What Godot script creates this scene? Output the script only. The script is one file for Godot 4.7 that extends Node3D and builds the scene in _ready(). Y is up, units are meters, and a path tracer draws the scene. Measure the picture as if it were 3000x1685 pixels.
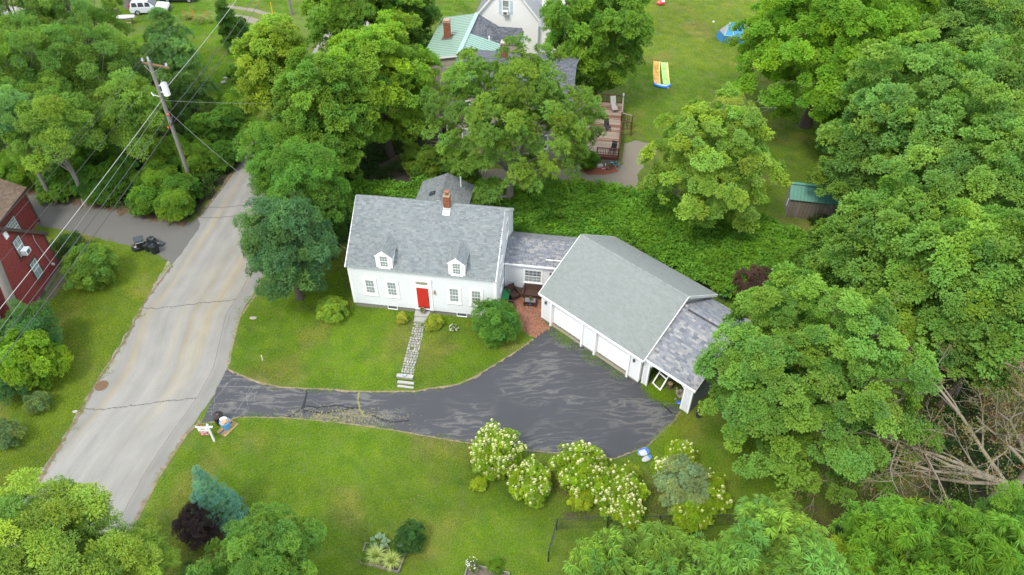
extends Node3D
# A white cape house with a garage seen from a drone over a New England street, overcast summer day.
# Units are metres; the camera stands above the world origin, -z is away from it.

var rng := RandomNumberGenerator.new()
var M := {}
var used := {}
var lobes := {}
var patch_noise := FastNoiseLite.new()
var fine_noise := FastNoiseLite.new()

# ---------------------------------------------------------------- mesh building
class MB:
	var v := PackedVector3Array()
	var n := PackedVector3Array()
	var c := PackedColorArray()
	var col := Color(1, 1, 1)

	func tri(a: Vector3, b: Vector3, d: Vector3) -> void:
		var nn := (d - a).cross(b - a).normalized()
		v.append(a); v.append(b); v.append(d)
		n.append(nn); n.append(nn); n.append(nn)
		c.append(col); c.append(col); c.append(col)

	func quad(a: Vector3, b: Vector3, d: Vector3, e: Vector3) -> void:
		tri(a, b, d)
		tri(a, d, e)

	func face(mid: Vector3, p: Vector3, q: Vector3) -> void:   # faces towards p x q
		quad(mid - p - q, mid - p + q, mid + p + q, mid + p - q)

	func obox(mid: Vector3, x: Vector3, y: Vector3, z: Vector3) -> void:   # half axes
		face(mid + x, y, z); face(mid - x, z, y)
		face(mid + y, z, x); face(mid - y, x, z)
		face(mid + z, x, y); face(mid - z, y, x)

	func box(lo: Vector3, hi: Vector3) -> void:
		var h := (hi - lo) / 2.0
		obox((lo + hi) / 2.0, Vector3(h.x, 0, 0), Vector3(0, h.y, 0), Vector3(0, 0, h.z))

	func tbox(t: Transform3D, size: Vector3) -> void:
		obox(t.origin, t.basis.x * size.x / 2.0, t.basis.y * size.y / 2.0, t.basis.z * size.z / 2.0)

	func beam(a: Vector3, b: Vector3, w: float, h: float, up := Vector3.UP) -> void:
		var d := (b - a) / 2.0
		var side := d.cross(up)
		if side.length() < 1e-5:
			side = d.cross(Vector3.RIGHT)
		side = side.normalized()
		var u := side.cross(d).normalized()
		obox((a + b) / 2.0, d, u * h / 2.0, side * w / 2.0)

	func ring(mid: Vector3, axis: Vector3, r: float, k: int) -> PackedVector3Array:
		var s := axis.cross(Vector3(0.31, 0.12, 0.94) if absf(axis.normalized().y) > 0.9 else Vector3.UP).normalized()
		var t := axis.cross(s).normalized()
		var o := PackedVector3Array()
		for i in k:
			var a := TAU * i / k
			o.append(mid + (s * cos(a) + t * sin(a)) * r)
		return o

	func tube(pts: Array, rad: Array, k := 6, cap := true) -> void:
		var last := PackedVector3Array()
		var lastm := Vector3.ZERO
		for i in pts.size():
			var d: Vector3 = pts[mini(i + 1, pts.size() - 1)] - pts[maxi(i - 1, 0)]
			var r := ring(pts[i], d, rad[i], k)
			if i > 0:
				for j in k:
					var j2 := (j + 1) % k
					var q := [last[j], r[j], r[j2], last[j2]]
					var m := [lastm, pts[i], pts[i], lastm]
					for w in [0, 1, 2, 0, 2, 3]:
						v.append(q[w]); n.append((q[w] - m[w]).normalized()); c.append(col)
			elif cap:
				for j in range(1, k - 1):
					tri(r[0], r[j + 1], r[j])
			last = r
			lastm = pts[i]
		if cap:
			for j in range(1, k - 1):
				tri(last[0], last[j], last[j + 1])

	func blob(mid: Vector3, r: Vector3, rough: float, g: RandomNumberGenerator, rows := 5, k := 8) -> void:
		var g0 := []
		for i in rows + 1:
			var row := []
			var th := PI * i / rows
			for j in k:
				var ph := TAU * j / k
				var f := 1.0 + g.randf_range(-rough, rough)
				row.append(mid + Vector3(sin(th) * cos(ph) * r.x, cos(th) * r.y, sin(th) * sin(ph) * r.z) * f)
			g0.append(row)
		for i in rows:
			for j in k:
				var j2 := (j + 1) % k
				if i > 0:
					tri(g0[i][j], g0[i][j2], g0[i + 1][j2])
				if i < rows - 1 or true:
					tri(g0[i][j], g0[i + 1][j2], g0[i + 1][j])

	func mesh() -> ArrayMesh:
		var a := []
		a.resize(Mesh.ARRAY_MAX)
		a[Mesh.ARRAY_VERTEX] = v
		a[Mesh.ARRAY_NORMAL] = n
		a[Mesh.ARRAY_COLOR] = c
		var m := ArrayMesh.new()
		m.add_surface_from_arrays(Mesh.PRIMITIVE_TRIANGLES, a)
		return m

# ---------------------------------------------------------------- naming
func numbered(called: String, parent: Node) -> String:
	var key := str(parent.get_instance_id()) + called
	var k: int = used.get(key, 0)
	used[key] = k + 1
	return called if k == 0 else "%s_%03d" % [called, k]

func tag(o: Node, label: String, category: String, group := "", kind := "") -> Node:
	if label: o.set_meta("label", label)
	if category: o.set_meta("category", category)
	if group: o.set_meta("group", group)
	if kind: o.set_meta("kind", kind)
	return o

func thing(called: String, label: String, category: String, at := Vector3.ZERO, turn := 0.0, group := "") -> Node3D:
	var o := Node3D.new()
	o.name = numbered(called, self)
	add_child(o, true)
	o.position = at
	o.rotation.y = turn
	tag(o, label, category, group)
	return o

func put(called: String, m: Mesh, mat: Material, parent: Node3D = self) -> MeshInstance3D:
	var o := MeshInstance3D.new()
	o.name = numbered(called, parent)
	o.mesh = m
	o.material_override = mat
	parent.add_child(o, true)
	return o

func part(called: String, b: MB, mat: Material, parent: Node3D) -> MeshInstance3D:
	return put(called, b.mesh(), mat, parent)

func single(called: String, b: MB, mat: Material, label: String, category: String, group := "") -> MeshInstance3D:
	var o := put(called, b.mesh(), mat)
	tag(o, label, category, group)
	return o

func struct(called: String, b: MB, mat: Material) -> MeshInstance3D:
	var o := put(called, b.mesh(), mat)
	o.set_meta("kind", "structure")
	return o

func scatter(called: String, m: Mesh, mat: Material, places: Array, tints: Array, parent: Node3D = self) -> MultiMeshInstance3D:
	var mm := MultiMesh.new()
	mm.transform_format = MultiMesh.TRANSFORM_3D
	mm.use_colors = true
	mm.mesh = m
	mm.instance_count = places.size()
	for i in places.size():
		mm.set_instance_transform(i, places[i])
		mm.set_instance_color(i, tints[i])
	var o := MultiMeshInstance3D.new()
	o.name = numbered(called, parent)
	o.multimesh = mm
	o.material_override = mat
	parent.add_child(o, true)
	return o

# ---------------------------------------------------------------- materials
func noise_tex(freq: float, lo: float, hi: float, sd: int, size := 512, oct := 4) -> NoiseTexture2D:
	var f := FastNoiseLite.new()
	f.seed = sd
	f.frequency = freq
	f.fractal_octaves = oct
	var t := NoiseTexture2D.new()
	t.width = size
	t.height = size
	t.seamless = true
	t.noise = f
	var g := Gradient.new()
	g.set_color(0, Color(lo, lo, lo))
	g.set_color(1, Color(hi, hi, hi))
	t.color_ramp = g
	return t

func mat(lin: Color, rough := 0.8, vertex := false, tex: Texture2D = null, tex_scale := 1.0) -> StandardMaterial3D:
	var m := StandardMaterial3D.new()
	m.albedo_color = lin.linear_to_srgb()
	m.roughness = rough
	m.vertex_color_use_as_albedo = vertex
	if tex:
		m.albedo_texture = tex
		m.uv1_triplanar = true
		m.uv1_world_triplanar = true
		m.uv1_scale = Vector3.ONE * tex_scale
	return m

func make_materials() -> void:
	var fine := noise_tex(0.03, 0.72, 1.0, 3)
	var soft := noise_tex(0.012, 0.86, 1.0, 5)
	var streak := noise_tex(0.02, 0.6, 1.0, 9)
	M.vc = mat(Color.WHITE, 0.85, true, soft, 0.35)
	M.rough = mat(Color.WHITE, 0.95, true, fine, 0.5)
	M.shingle = mat(Color.WHITE, 0.95, true, fine, 1.5)
	M.gloss = mat(Color.WHITE, 0.35, true)
	M.white = mat(Color(0.655, 0.67, 0.685), 0.55, false, noise_tex(0.015, 0.95, 1.0, 11), 0.4)
	M.trim = mat(Color(0.8, 0.8, 0.8), 0.5)
	M.red = mat(Color(0.3, 0.048, 0.042), 0.75, false, streak, 0.5)
	M.tan = mat(Color(0.42, 0.37, 0.31), 0.7, false, soft, 0.4)
	M.concrete = mat(Color(0.33, 0.31, 0.27), 0.95, false, streak, 0.8)
	M.granite = mat(Color(0.46, 0.45, 0.43), 0.9, false, fine, 2.0)
	M.wood = mat(Color.WHITE, 0.9, true, streak, 1.2)
	M.bark = mat(Color(0.14, 0.115, 0.09), 0.95, false, fine, 1.2)
	M.greybark = mat(Color(0.3, 0.275, 0.24), 0.95, false, fine, 1.0)
	M.deadbark = mat(Color(0.34, 0.29, 0.22), 0.95, false, fine, 1.0)
	M.metal = mat(Color(0.45, 0.46, 0.47), 0.45)
	M.metal.metallic = 0.5
	M.dark = mat(Color(0.02, 0.02, 0.022), 0.5)
	M.wire = mat(Color(0.05, 0.055, 0.06), 0.6)
	M.cable = mat(Color(0.36, 0.37, 0.36), 0.5)
	M.glass = mat(Color(0.35, 0.42, 0.42, 0.25), 0.05)
	M.glass.albedo_color.a = 0.25
	M.glass.transparency = BaseMaterial3D.TRANSPARENCY_ALPHA
	M.curtain = mat(Color(0.27, 0.32, 0.31), 0.9)
	M.darkroom = mat(Color(0.06, 0.07, 0.085), 0.8)
	M.leaf = mat(Color.WHITE, 0.55, true)
	M.leaf.backlight_enabled = true
	M.leaf.backlight = Color(0.8, 0.9, 0.4)
	M.leaf.metallic_specular = 0.35
	M.grass = mat(Color.WHITE, 0.7, true)
	M.grass.backlight_enabled = true
	M.grass.backlight = Color(0.7, 0.75, 0.35)
	M.grass.metallic_specular = 0.2
	M.ground = mat(Color.WHITE, 1.0, true, noise_tex(0.06, 0.35, 1.0, 21), 0.45)
	M.gravel = mat(Color.WHITE, 1.0, true, noise_tex(0.08, 0.45, 1.0, 22), 0.6)
	M.door = mat(Color(0.6, 0.028, 0.018), 0.5, false, noise_tex(0.02, 0.85, 1.0, 31), 0.7)
	M.wicker = mat(Color(0.085, 0.042, 0.03), 0.7, false, fine, 3.0)
	M.plastic = mat(Color.WHITE, 0.4, true)
	M.chrome = mat(Color(0.6, 0.6, 0.6), 0.25)
	M.chrome.metallic = 0.8

# ---------------------------------------------------------------- shared building pieces
func clip_range(poly: PackedVector2Array, y: float) -> Vector2:   # the x range of a convex outline at height y
	var lo := 1e9
	var hi := -1e9
	for i in poly.size():
		var a := poly[i]
		var b := poly[(i + 1) % poly.size()]
		if (a.y - y) * (b.y - y) <= 0.0 and absf(a.y - b.y) > 1e-6:
			var x := lerpf(a.x, b.x, (y - a.y) / (b.y - a.y))
			lo = minf(lo, x)
			hi = maxf(hi, x)
	return Vector2(lo, hi)

func slab(b: MB, poly: PackedVector2Array, t: Transform3D, front: float, back: float) -> void:   # outline given clockwise as seen from +z
	var k := poly.size()
	var f := []
	var r := []
	for p in poly:
		f.append(t * Vector3(p.x, p.y, front))
		r.append(t * Vector3(p.x, p.y, back))
	for i in range(1, k - 1):
		b.tri(f[0], f[i], f[i + 1])
		b.tri(r[0], r[i + 1], r[i])
	for i in k:
		var j := (i + 1) % k
		b.quad(f[i], r[i], r[j], f[j])

func clapboards(called: String, poly: PackedVector2Array, t: Transform3D, m: Material, parent: Node3D, course := 0.115) -> void:
	var w := MB.new()
	slab(w, poly, t, 0.0, -0.14)
	part("wall", w, m, parent)
	var b := MB.new()
	var y0 := 1e9
	var y1 := -1e9
	for p in poly:
		y0 = minf(y0, p.y)
		y1 = maxf(y1, p.y)
	var y := y0
	while y < y1 - 0.03:
		var top := minf(y + course, y1 - 0.004)
		var a := clip_range(poly, y + 0.004)
		var d := clip_range(poly, top)
		if d.y > d.x and a.y > a.x:
			var p0 := t * Vector3(a.x, y, 0.024)
			var p1 := t * Vector3(d.x, top, 0.006)
			var p2 := t * Vector3(d.y, top, 0.006)
			var p3 := t * Vector3(a.y, y, 0.024)
			b.quad(p0, p1, p2, p3)
			b.quad(t * Vector3(a.x, y, 0.002), p0, p3, t * Vector3(a.y, y, 0.002))
		y += course
	var o := part(called, b, m, parent)
	o.set_meta("kind", "stuff")

# Laps of roof shingles over an outline in (along the eave, up the slope); o is the eave corner, u along, w up the slope.
func shingles(poly: PackedVector2Array, o: Vector3, u: Vector3, w: Vector3, tones: Array, parent: Node3D, expo := 0.145, wide := Vector2(0.16, 0.36), single_limit := 0, vary := 0.1) -> void:
	var nn := w.cross(u).normalized()
	if nn.y < 0.0:
		nn = -nn
	var flip := nn.dot(u.cross(w)) < 0.0
	var b := MB.new()
	var y1 := 0.0
	for p in poly:
		y1 = maxf(y1, p.y)
	var y := 0.0
	var made := 0
	while y < y1 - 0.02:
		var r := clip_range(poly, minf(y + expo * 0.5, y1 - 0.01))
		var top := minf(y + expo, y1)
		var x := r.x
		while x < r.y - 0.01:
			var x2 := minf(x + rng.randf_range(wide.x, wide.y), r.y)
			if r.y - x2 < 0.06:
				x2 = r.y
			var tone: Color = tones[rng.randi() % tones.size()]
			var f := rng.randf_range(1.0 - vary, 1.0 + vary)
			var lift := rng.randf_range(0.008, 0.017)
			var one := b
			if made < single_limit:
				one = MB.new()
			one.col = Color(tone.r * f, tone.g * f, tone.b * f)
			var g := 0.003
			var p0 := o + u * (x + g) + w * y + nn * lift
			var p1 := o + u * (x + g) + w * (top + 0.01) + nn * 0.003
			var p2 := o + u * (x2 - g) + w * (top + 0.01) + nn * 0.003
			var p3 := o + u * (x2 - g) + w * y + nn * lift
			var q0 := o + u * (x + g) + w * y
			var q3 := o + u * (x2 - g) + w * y
			if flip:
				one.quad(p3, p2, p1, p0); one.quad(q3, p3, p0, q0)
				one.quad(p0, p1, o + u * (x + g) + w * top, q0); one.quad(q3, o + u * (x2 - g) + w * top, p2, p3)
			else:
				one.quad(p0, p1, p2, p3); one.quad(q0, p0, p3, q3)
				one.quad(q0, o + u * (x + g) + w * top, p1, p0); one.quad(p3, p2, o + u * (x2 - g) + w * top, q3)
			if made < single_limit:
				part("shingle", one, M.shingle, parent)
				made += 1
			x = x2
		y += expo
	if b.v.size():
		var m := part("shingles", b, M.shingle, parent)
		m.set_meta("kind", "stuff")

func roof_deck(poly: PackedVector2Array, o: Vector3, u: Vector3, w: Vector3, m: Material, parent: Node3D, thick := 0.14) -> void:
	var b := MB.new()
	var nn := u.cross(w).normalized()
	var t := Transform3D(u, w, nn, o)
	if nn.y < 0.0:
		slab(b, poly, t, thick, 0.0)
	else:
		slab(b, poly, t, 0.0, -thick)
	part("roof_deck", b, m, parent)

# A double-hung window in the plane z=0 of t: casing, sashes with muntins, panes and what hangs behind them.
func window(t: Transform3D, w: float, h: float, parent: Node3D, cols := 3, rows := 2, casing := 0.11, behind_top: Material = null, behind_low: Material = null, frame: Material = null, sill := true, wide_sash := 0.035) -> MeshInstance3D:
	var fm: Material = frame if frame else M.trim
	var b := MB.new()
	var x := w / 2.0
	var y := h / 2.0
	b.box(Vector3(-x - casing, y, 0), Vector3(x + casing, y + casing * 1.15, 0.055))
	b.box(Vector3(-x - casing, -y - casing, 0), Vector3(x + casing, -y, 0.055))
	b.box(Vector3(-x - casing, -y, 0), Vector3(-x, y, 0.052))
	b.box(Vector3(x, -y, 0), Vector3(x + casing, y, 0.052))
	if sill:
		b.box(Vector3(-x - casing - 0.03, -y - casing - 0.03, 0), Vector3(x + casing + 0.03, -y - casing + 0.02, 0.085))
	var o := part("window", b, fm, parent)
	o.transform = t
	for half in 2:
		var y0 := -y if half == 0 else 0.0
		var y1 := 0.0 if half == 0 else y
		var z := 0.026 if half == 0 else 0.034
		var s := MB.new()
		var e := wide_sash
		s.box(Vector3(-x, y0, z), Vector3(x, y0 + e, z + 0.014))
		s.box(Vector3(-x, y1 - e, z), Vector3(x, y1, z + 0.014))
		s.box(Vector3(-x, y0 + e, z), Vector3(-x + e, y1 - e, z + 0.013))
		s.box(Vector3(x - e, y0 + e, z), Vector3(x, y1 - e, z + 0.013))
		part("sash", s, M.trim, o)
		var mu := MB.new()
		for i in range(1, cols):
			var xx := -x + e + (2.0 * x - 2.0 * e) * i / cols
			mu.box(Vector3(xx - 0.009, y0 + e, z + 0.001), Vector3(xx + 0.009, y1 - e, z + 0.011))
		for i in range(1, rows):
			var yy := y0 + e + (y1 - y0 - 2.0 * e) * i / rows
			mu.box(Vector3(-x + e, yy - 0.009, z + 0.001), Vector3(x - e, yy + 0.009, z + 0.0105))
		if mu.v.size():
			part("muntins", mu, M.trim, o)
		var p := MB.new()
		p.face(Vector3(0, (y0 + y1) / 2.0, z + 0.004), Vector3(x - e, 0, 0), Vector3(0, (y1 - y0) / 2.0 - e, 0))
		part("pane", p, M.glass, o)
		var k := MB.new()
		k.face(Vector3(0, (y0 + y1) / 2.0, 0.012 + 0.004 * half), Vector3(x, 0, 0), Vector3(0, (y1 - y0) / 2.0, 0))
		var km: Material = behind_low if half == 0 else behind_top
		part("curtain", k, km if km else M.curtain, o)
	return o

func basis_facing(out: Vector3) -> Basis:   # x to the right as seen from outside, y up, z outwards
	var z := out.normalized()
	var x := Vector3.UP.cross(z).normalized()
	return Basis(x, z.cross(x), z)


# ---------------------------------------------------------------- the scene
func _ready() -> void:
	# camera
	var cam := Camera3D.new()
	cam.name = "camera"
	add_child(cam)
	cam.position = Vector3(0, 41.359, 0)
	cam.rotation = Vector3(-0.7549, 0, 0)
	cam.fov = 41.46
	cam.near = 0.5
	cam.far = 4000.0
	cam.current = true
	# overcast sky
	var env := Environment.new()
	var sky := Sky.new()
	var sm := ProceduralSkyMaterial.new()
	sm.sky_top_color = Color(0.9, 0.935, 0.98)
	sm.sky_horizon_color = Color(0.93, 0.945, 0.965)
	sm.sky_curve = 0.12
	sm.ground_bottom_color = Color(0.35, 0.38, 0.3)
	sm.ground_horizon_color = Color(0.6, 0.63, 0.6)
	sm.sky_energy_multiplier = 1.0
	sky.sky_material = sm
	env.sky = sky
	env.background_mode = Environment.BG_SKY
	env.tonemap_mode = Environment.TONE_MAPPER_LINEAR
	env.tonemap_exposure = 2.5
	env.sdfgi_enabled = true
	env.ssao_enabled = true
	env.ssil_enabled = true
	var we := WorldEnvironment.new()
	we.name = "world_environment"
	we.environment = env
	add_child(we)
	# the sun behind thin cloud
	var sun := DirectionalLight3D.new()
	sun.name = "sun"
	sun.light_energy = 0.45
	sun.light_color = Color(1.0, 0.97, 0.92)
	sun.light_angular_distance = 14.0
	sun.shadow_enabled = true
	add_child(sun)
	sun.look_at_from_position(Vector3.ZERO, Vector3(0.32, -0.85, -0.42))

	rng.seed = 7
	patch_noise.seed = 5
	patch_noise.frequency = 0.09
	patch_noise.fractal_octaves = 3
	fine_noise.seed = 6
	fine_noise.frequency = 0.9
	make_curve()
	make_materials()
	setting()
	main_house()
	breezeway()
	garage()
	tan_house()
	red_house()
	front_walk()
	patio()
	deck_and_stairs()
	poles()
	trees()
	shrubs()
	patio_furniture()
	street_side()
	garden_beds()
	back_yard()
	bicycle()
	top_left()
	fences()

func setting() -> void:
	var woods := [
		PackedVector2Array([Vector2(-79.46, -92.41), Vector2(-49.14, -89.02), Vector2(-37.77, -75.30), Vector2(-29.43, -67.17), Vector2(-26.27, -65.53), Vector2(-26.85, -57.87), Vector2(-27.97, -53.09), Vector2(-30.02, -52.92), Vector2(-33.94, -54.06), Vector2(-37.24, -55.24), Vector2(-42.71, -57.06), Vector2(-45.28, -57.87), Vector2(-58.37, -57.56)]),
		PackedVector2Array([Vector2(26.81, -52.24), Vector2(34.03, -67.17), Vector2(48.09, -85.81), Vector2(64.45, -92.41), Vector2(85.66, -92.41), Vector2(40.94, -23.84), Vector2(25.39, -23.84), Vector2(27.70, -32.91), Vector2(26.68, -42.31), Vector2(25.92, -46.99)]),
		PackedVector2Array([Vector2(-16, -72), Vector2(-9.5, -70), Vector2(-8.6, -64.5), Vector2(-12, -50), Vector2(-18.5, -48)])]
	var mulch := [
		PackedVector2Array([Vector2(2.68, -23.84), Vector2(8.58, -25.05), Vector2(13.68, -23.84), Vector2(19.83, -25.19), Vector2(27.76, -26.60), Vector2(28.62, -23.06), Vector2(19.09, -22.80), Vector2(14.05, -23.37), Vector2(8.61, -23.53), Vector2(2.66, -23.37)]),
		PackedVector2Array([Vector2(-0.20, -27.47), Vector2(8.86, -27.18), Vector2(9.01, -24.64), Vector2(0.05, -25.75)])]
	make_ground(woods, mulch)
	make_road()
	# driveway
	var drive := PackedVector2Array([Vector2(-20.30, -35.50), Vector2(-19.37, -34.98), Vector2(-17.64, -34.22), Vector2(-16.30, -33.86), Vector2(-14.61, -33.72), Vector2(-12.66, -33.65), Vector2(-11.25, -33.47), Vector2(-9.59, -33.44), Vector2(-6.70, -33.47), Vector2(-5.48, -33.75), Vector2(-3.84, -34.07), Vector2(-2.47, -34.87), Vector2(-0.80, -36.28), Vector2(0.35, -37.21), Vector2(1.53, -38.39), Vector2(2.96, -39.65), Vector2(5.03, -37.79), Vector2(6.65, -36.32), Vector2(8.21, -34.87), Vector2(9.12, -34.04), Vector2(9.63, -32.91), Vector2(11.17, -32.23), Vector2(11.43, -31.69), Vector2(10.82, -30.83), Vector2(9.71, -29.61), Vector2(8.70, -28.80), Vector2(7.46, -28.16), Vector2(6.54, -27.92), Vector2(5.16, -28.07), Vector2(3.64, -28.28), Vector2(2.36, -28.34), Vector2(1.08, -28.43), Vector2(0.05, -28.65), Vector2(-2.28, -29.11), Vector2(-3.85, -29.30), Vector2(-5.43, -29.61), Vector2(-7.57, -30.09), Vector2(-9.74, -30.57), Vector2(-11.91, -30.83), Vector2(-13.54, -31.06), Vector2(-15.17, -31.16), Vector2(-17.05, -31.22), Vector2(-18.39, -31.22), Vector2(-19.35, -30.83), Vector2(-20.77, -30.70), Vector2(-20.67, -31.72), Vector2(-20.57, -33.26), Vector2(-20.42, -34.69)])
	sheet("driveway", ragged(drive, 0.25, 0.09, 3), 0.009, drive_material(), "structure", drive_rect)
	var edge_top := PackedVector2Array([Vector2(1.53, -38.39), Vector2(0.35, -37.21), Vector2(-0.80, -36.28), Vector2(-2.47, -34.87), Vector2(-3.84, -34.07), Vector2(-5.48, -33.75), Vector2(-6.70, -33.47), Vector2(-9.59, -33.44), Vector2(-11.25, -33.47), Vector2(-12.66, -33.65), Vector2(-14.61, -33.72), Vector2(-16.30, -33.86), Vector2(-17.64, -34.22), Vector2(-19.37, -34.98), Vector2(-20.30, -35.50), Vector2(-20.53, -37.72), Vector2(-20.72, -40.58), Vector2(-20.02, -43.43)])
	verge("driveway_edge", edge_top, 0.22, Color(0.42, 0.33, 0.2), 0.013, 4)
	var edge_low := PackedVector2Array([Vector2(-20.77, -30.70), Vector2(-19.35, -30.83), Vector2(-18.39, -31.22), Vector2(-15.17, -31.16), Vector2(-11.91, -30.83), Vector2(-7.57, -30.09), Vector2(-3.85, -29.30), Vector2(0.05, -28.65), Vector2(3.64, -28.28), Vector2(6.54, -27.92), Vector2(8.70, -28.80), Vector2(10.82, -30.83), Vector2(11.43, -31.69)])
	verge("driveway_edge", edge_low, 0.16, Color(0.36, 0.3, 0.17), 0.013, 5)
	# the side drive of the red house and the gravel drives
	var side := PackedVector2Array([Vector2(-49.55, -57.56), Vector2(-44.43, -56.81), Vector2(-41.03, -55.72), Vector2(-37.05, -54.77), Vector2(-33.79, -53.66), Vector2(-31.44, -52.98), Vector2(-29.51, -52.41), Vector2(-28.13, -52.24), Vector2(-27.71, -52.92), Vector2(-27.11, -51.97), Vector2(-27.41, -49.02), Vector2(-27.89, -46.60), Vector2(-28.49, -47.24), Vector2(-29.57, -47.99), Vector2(-32.10, -49.02), Vector2(-35.19, -50.07), Vector2(-38.34, -51.09), Vector2(-40.67, -51.69), Vector2(-41.98, -51.91), Vector2(-46.82, -52.24)])
	sheet("side_driveway", ragged(side, 0.3, 0.12, 6), 0.007, M.gravel, "structure", Rect2(0, 0, 1, 1), Color(0.235, 0.225, 0.205))
	verge("side_driveway_edge", PackedVector2Array([Vector2(-28.41, -52.24), Vector2(-29.89, -52.52), Vector2(-33.83, -53.78), Vector2(-37.10, -54.88), Vector2(-41.09, -55.84), Vector2(-44.48, -56.93)]), 1.1, Color(0.22, 0.14, 0.08), 0.011, 7)
	verge("road_edge", PackedVector2Array([Vector2(-27.89, -46.60), Vector2(-28.61, -42.44), Vector2(-28.70, -37.64), Vector2(-29.13, -34.25), Vector2(-29.22, -32.50), Vector2(-29.42, -28.93), Vector2(-29.69, -25.80)]), 0.3, Color(0.33, 0.24, 0.16), 0.012, 8)
	verge("road_edge", PackedVector2Array([Vector2(-22.57, -22.93), Vector2(-22.17, -26.60), Vector2(-21.44, -29.86), Vector2(-20.83, -30.90)]), 0.4, Color(0.36, 0.29, 0.19), 0.012, 9)
	verge("road_edge", PackedVector2Array([Vector2(-27.57, -52.92), Vector2(-26.72, -57.43), Vector2(-26.07, -62.00), Vector2(-25.79, -65.53)]), 0.4, Color(0.3, 0.22, 0.14), 0.012, 10)
	var gravel := PackedVector2Array([Vector2(3.48, -60.45), Vector2(7.26, -60.32), Vector2(9.50, -59.99), Vector2(10.56, -61.12), Vector2(11.22, -64.81), Vector2(12.42, -65.53), Vector2(13.99, -64.81), Vector2(14.19, -63.38), Vector2(12.96, -62.00), Vector2(11.88, -59.47), Vector2(11.59, -57.06), Vector2(9.99, -57.43), Vector2(7.84, -58.18), Vector2(5.25, -58.06), Vector2(0.44, -57.56), Vector2(-8.38, -57.56), Vector2(-14.81, -56.32), Vector2(-16.05, -57.24), Vector2(-13.55, -60.45), Vector2(-10.81, -63.17), Vector2(-7.84, -62.48), Vector2(-6.36, -60.45)])
	sheet("gravel_drive", ragged(gravel, 0.3, 0.2, 11), 0.006, M.gravel, "structure", Rect2(0, 0, 1, 1), Color(0.36, 0.31, 0.24))
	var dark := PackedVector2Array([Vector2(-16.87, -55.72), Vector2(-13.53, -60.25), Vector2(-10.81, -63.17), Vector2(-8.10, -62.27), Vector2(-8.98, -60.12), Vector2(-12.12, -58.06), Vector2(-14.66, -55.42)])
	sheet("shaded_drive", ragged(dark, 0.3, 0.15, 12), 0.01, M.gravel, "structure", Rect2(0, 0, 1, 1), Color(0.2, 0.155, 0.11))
	var chips := PackedVector2Array([Vector2(6.49, -60.12), Vector2(7.48, -60.78), Vector2(10.35, -60.92), Vector2(10.09, -59.86), Vector2(8.70, -59.47), Vector2(7.20, -59.47)])
	sheet("red_mulch", ragged(chips, 0.2, 0.1, 13), 0.012, M.gravel, "structure", Rect2(0, 0, 1, 1), Color(0.4, 0.13, 0.07))
	for q in [[Vector2(-37.72, -98.21), Vector2(-33.55, -96.96), Vector2(-30.57, -95.24), Vector2(-27.42, -92.41), Vector2(-27.18, -91.26), Vector2(-30.30, -94.05), Vector2(-33.30, -95.97), Vector2(-37.52, -97.45)], [Vector2(-37.04, -95.73), Vector2(-34.02, -94.76), Vector2(-30.53, -92.87), Vector2(-28.03, -90.58), Vector2(-28.81, -89.69), Vector2(-31.87, -92.18), Vector2(-34.73, -93.57), Vector2(-36.71, -94.52)]]:
		sheet("gravel_track", ragged(PackedVector2Array(q), 0.4, 0.15, 14), 0.005, M.gravel, "structure", Rect2(0, 0, 1, 1), Color(0.4, 0.36, 0.27))
	sheet("worn_soil", ragged(PackedVector2Array([Vector2(-35.45, -45.05), Vector2(-36.67, -46.40), Vector2(-36.65, -43.43), Vector2(-36.78, -41.00), Vector2(-36.13, -40.58), Vector2(-35.82, -42.98)]), 0.3, 0.15, 15), 0.005, M.gravel, "structure", Rect2(0, 0, 1, 1), Color(0.25, 0.22, 0.16))
	sheet("concrete_pad", PackedVector2Array([Vector2(36.76, -96.58), Vector2(38.20, -96.22), Vector2(37.69, -95.49), Vector2(36.39, -95.97)]), 0.004, M.concrete)
	sheet("paved_yard", ragged(PackedVector2Array([Vector2(-70.56, -98.46), Vector2(-53.86, -95.97), Vector2(-51.39, -96.22), Vector2(-52.26, -94.76), Vector2(-55.22, -94.28), Vector2(-68.66, -94.76)]), 0.4, 0.2, 16), 0.005, M.gravel, "structure", Rect2(0, 0, 1, 1), Color(0.5, 0.47, 0.42))
	# grass
	var walk := PackedVector2Array([house_2d(4.9, -0.1), house_2d(5.9, -0.1), house_2d(6.2, -6.2), house_2d(6.5, -7.5), house_2d(5.0, -7.5), house_2d(5.15, -6.2)])
	var bush_beds: Array = []
	grass("front_grass", "mown grass of the front lawn between the house, street and driveway", [PackedVector2Array([Vector2(-19.98, -43.29), Vector2(-20.56, -42.09), Vector2(-20.60, -40.36), Vector2(-20.41, -38.03), Vector2(-20.28, -36.36), Vector2(-19.31, -35.16), Vector2(-17.68, -34.40), Vector2(-16.29, -34.04), Vector2(-14.59, -33.90), Vector2(-11.50, -33.65), Vector2(-6.86, -33.65), Vector2(-5.50, -33.97), Vector2(-3.90, -34.29), Vector2(-2.48, -35.13), Vector2(-0.92, -36.47), Vector2(1.42, -38.55), Vector2(0.65, -39.08), Vector2(-0.39, -40.58), Vector2(-0.80, -41.65), Vector2(-2.67, -40.79), Vector2(-7.58, -41.30), Vector2(-12.10, -41.69), Vector2(-13.45, -45.53), Vector2(-14.50, -47.99), Vector2(-18.92, -45.53)])], [walk], Color(1.1, 1.1, 1.0), 0.62)
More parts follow.
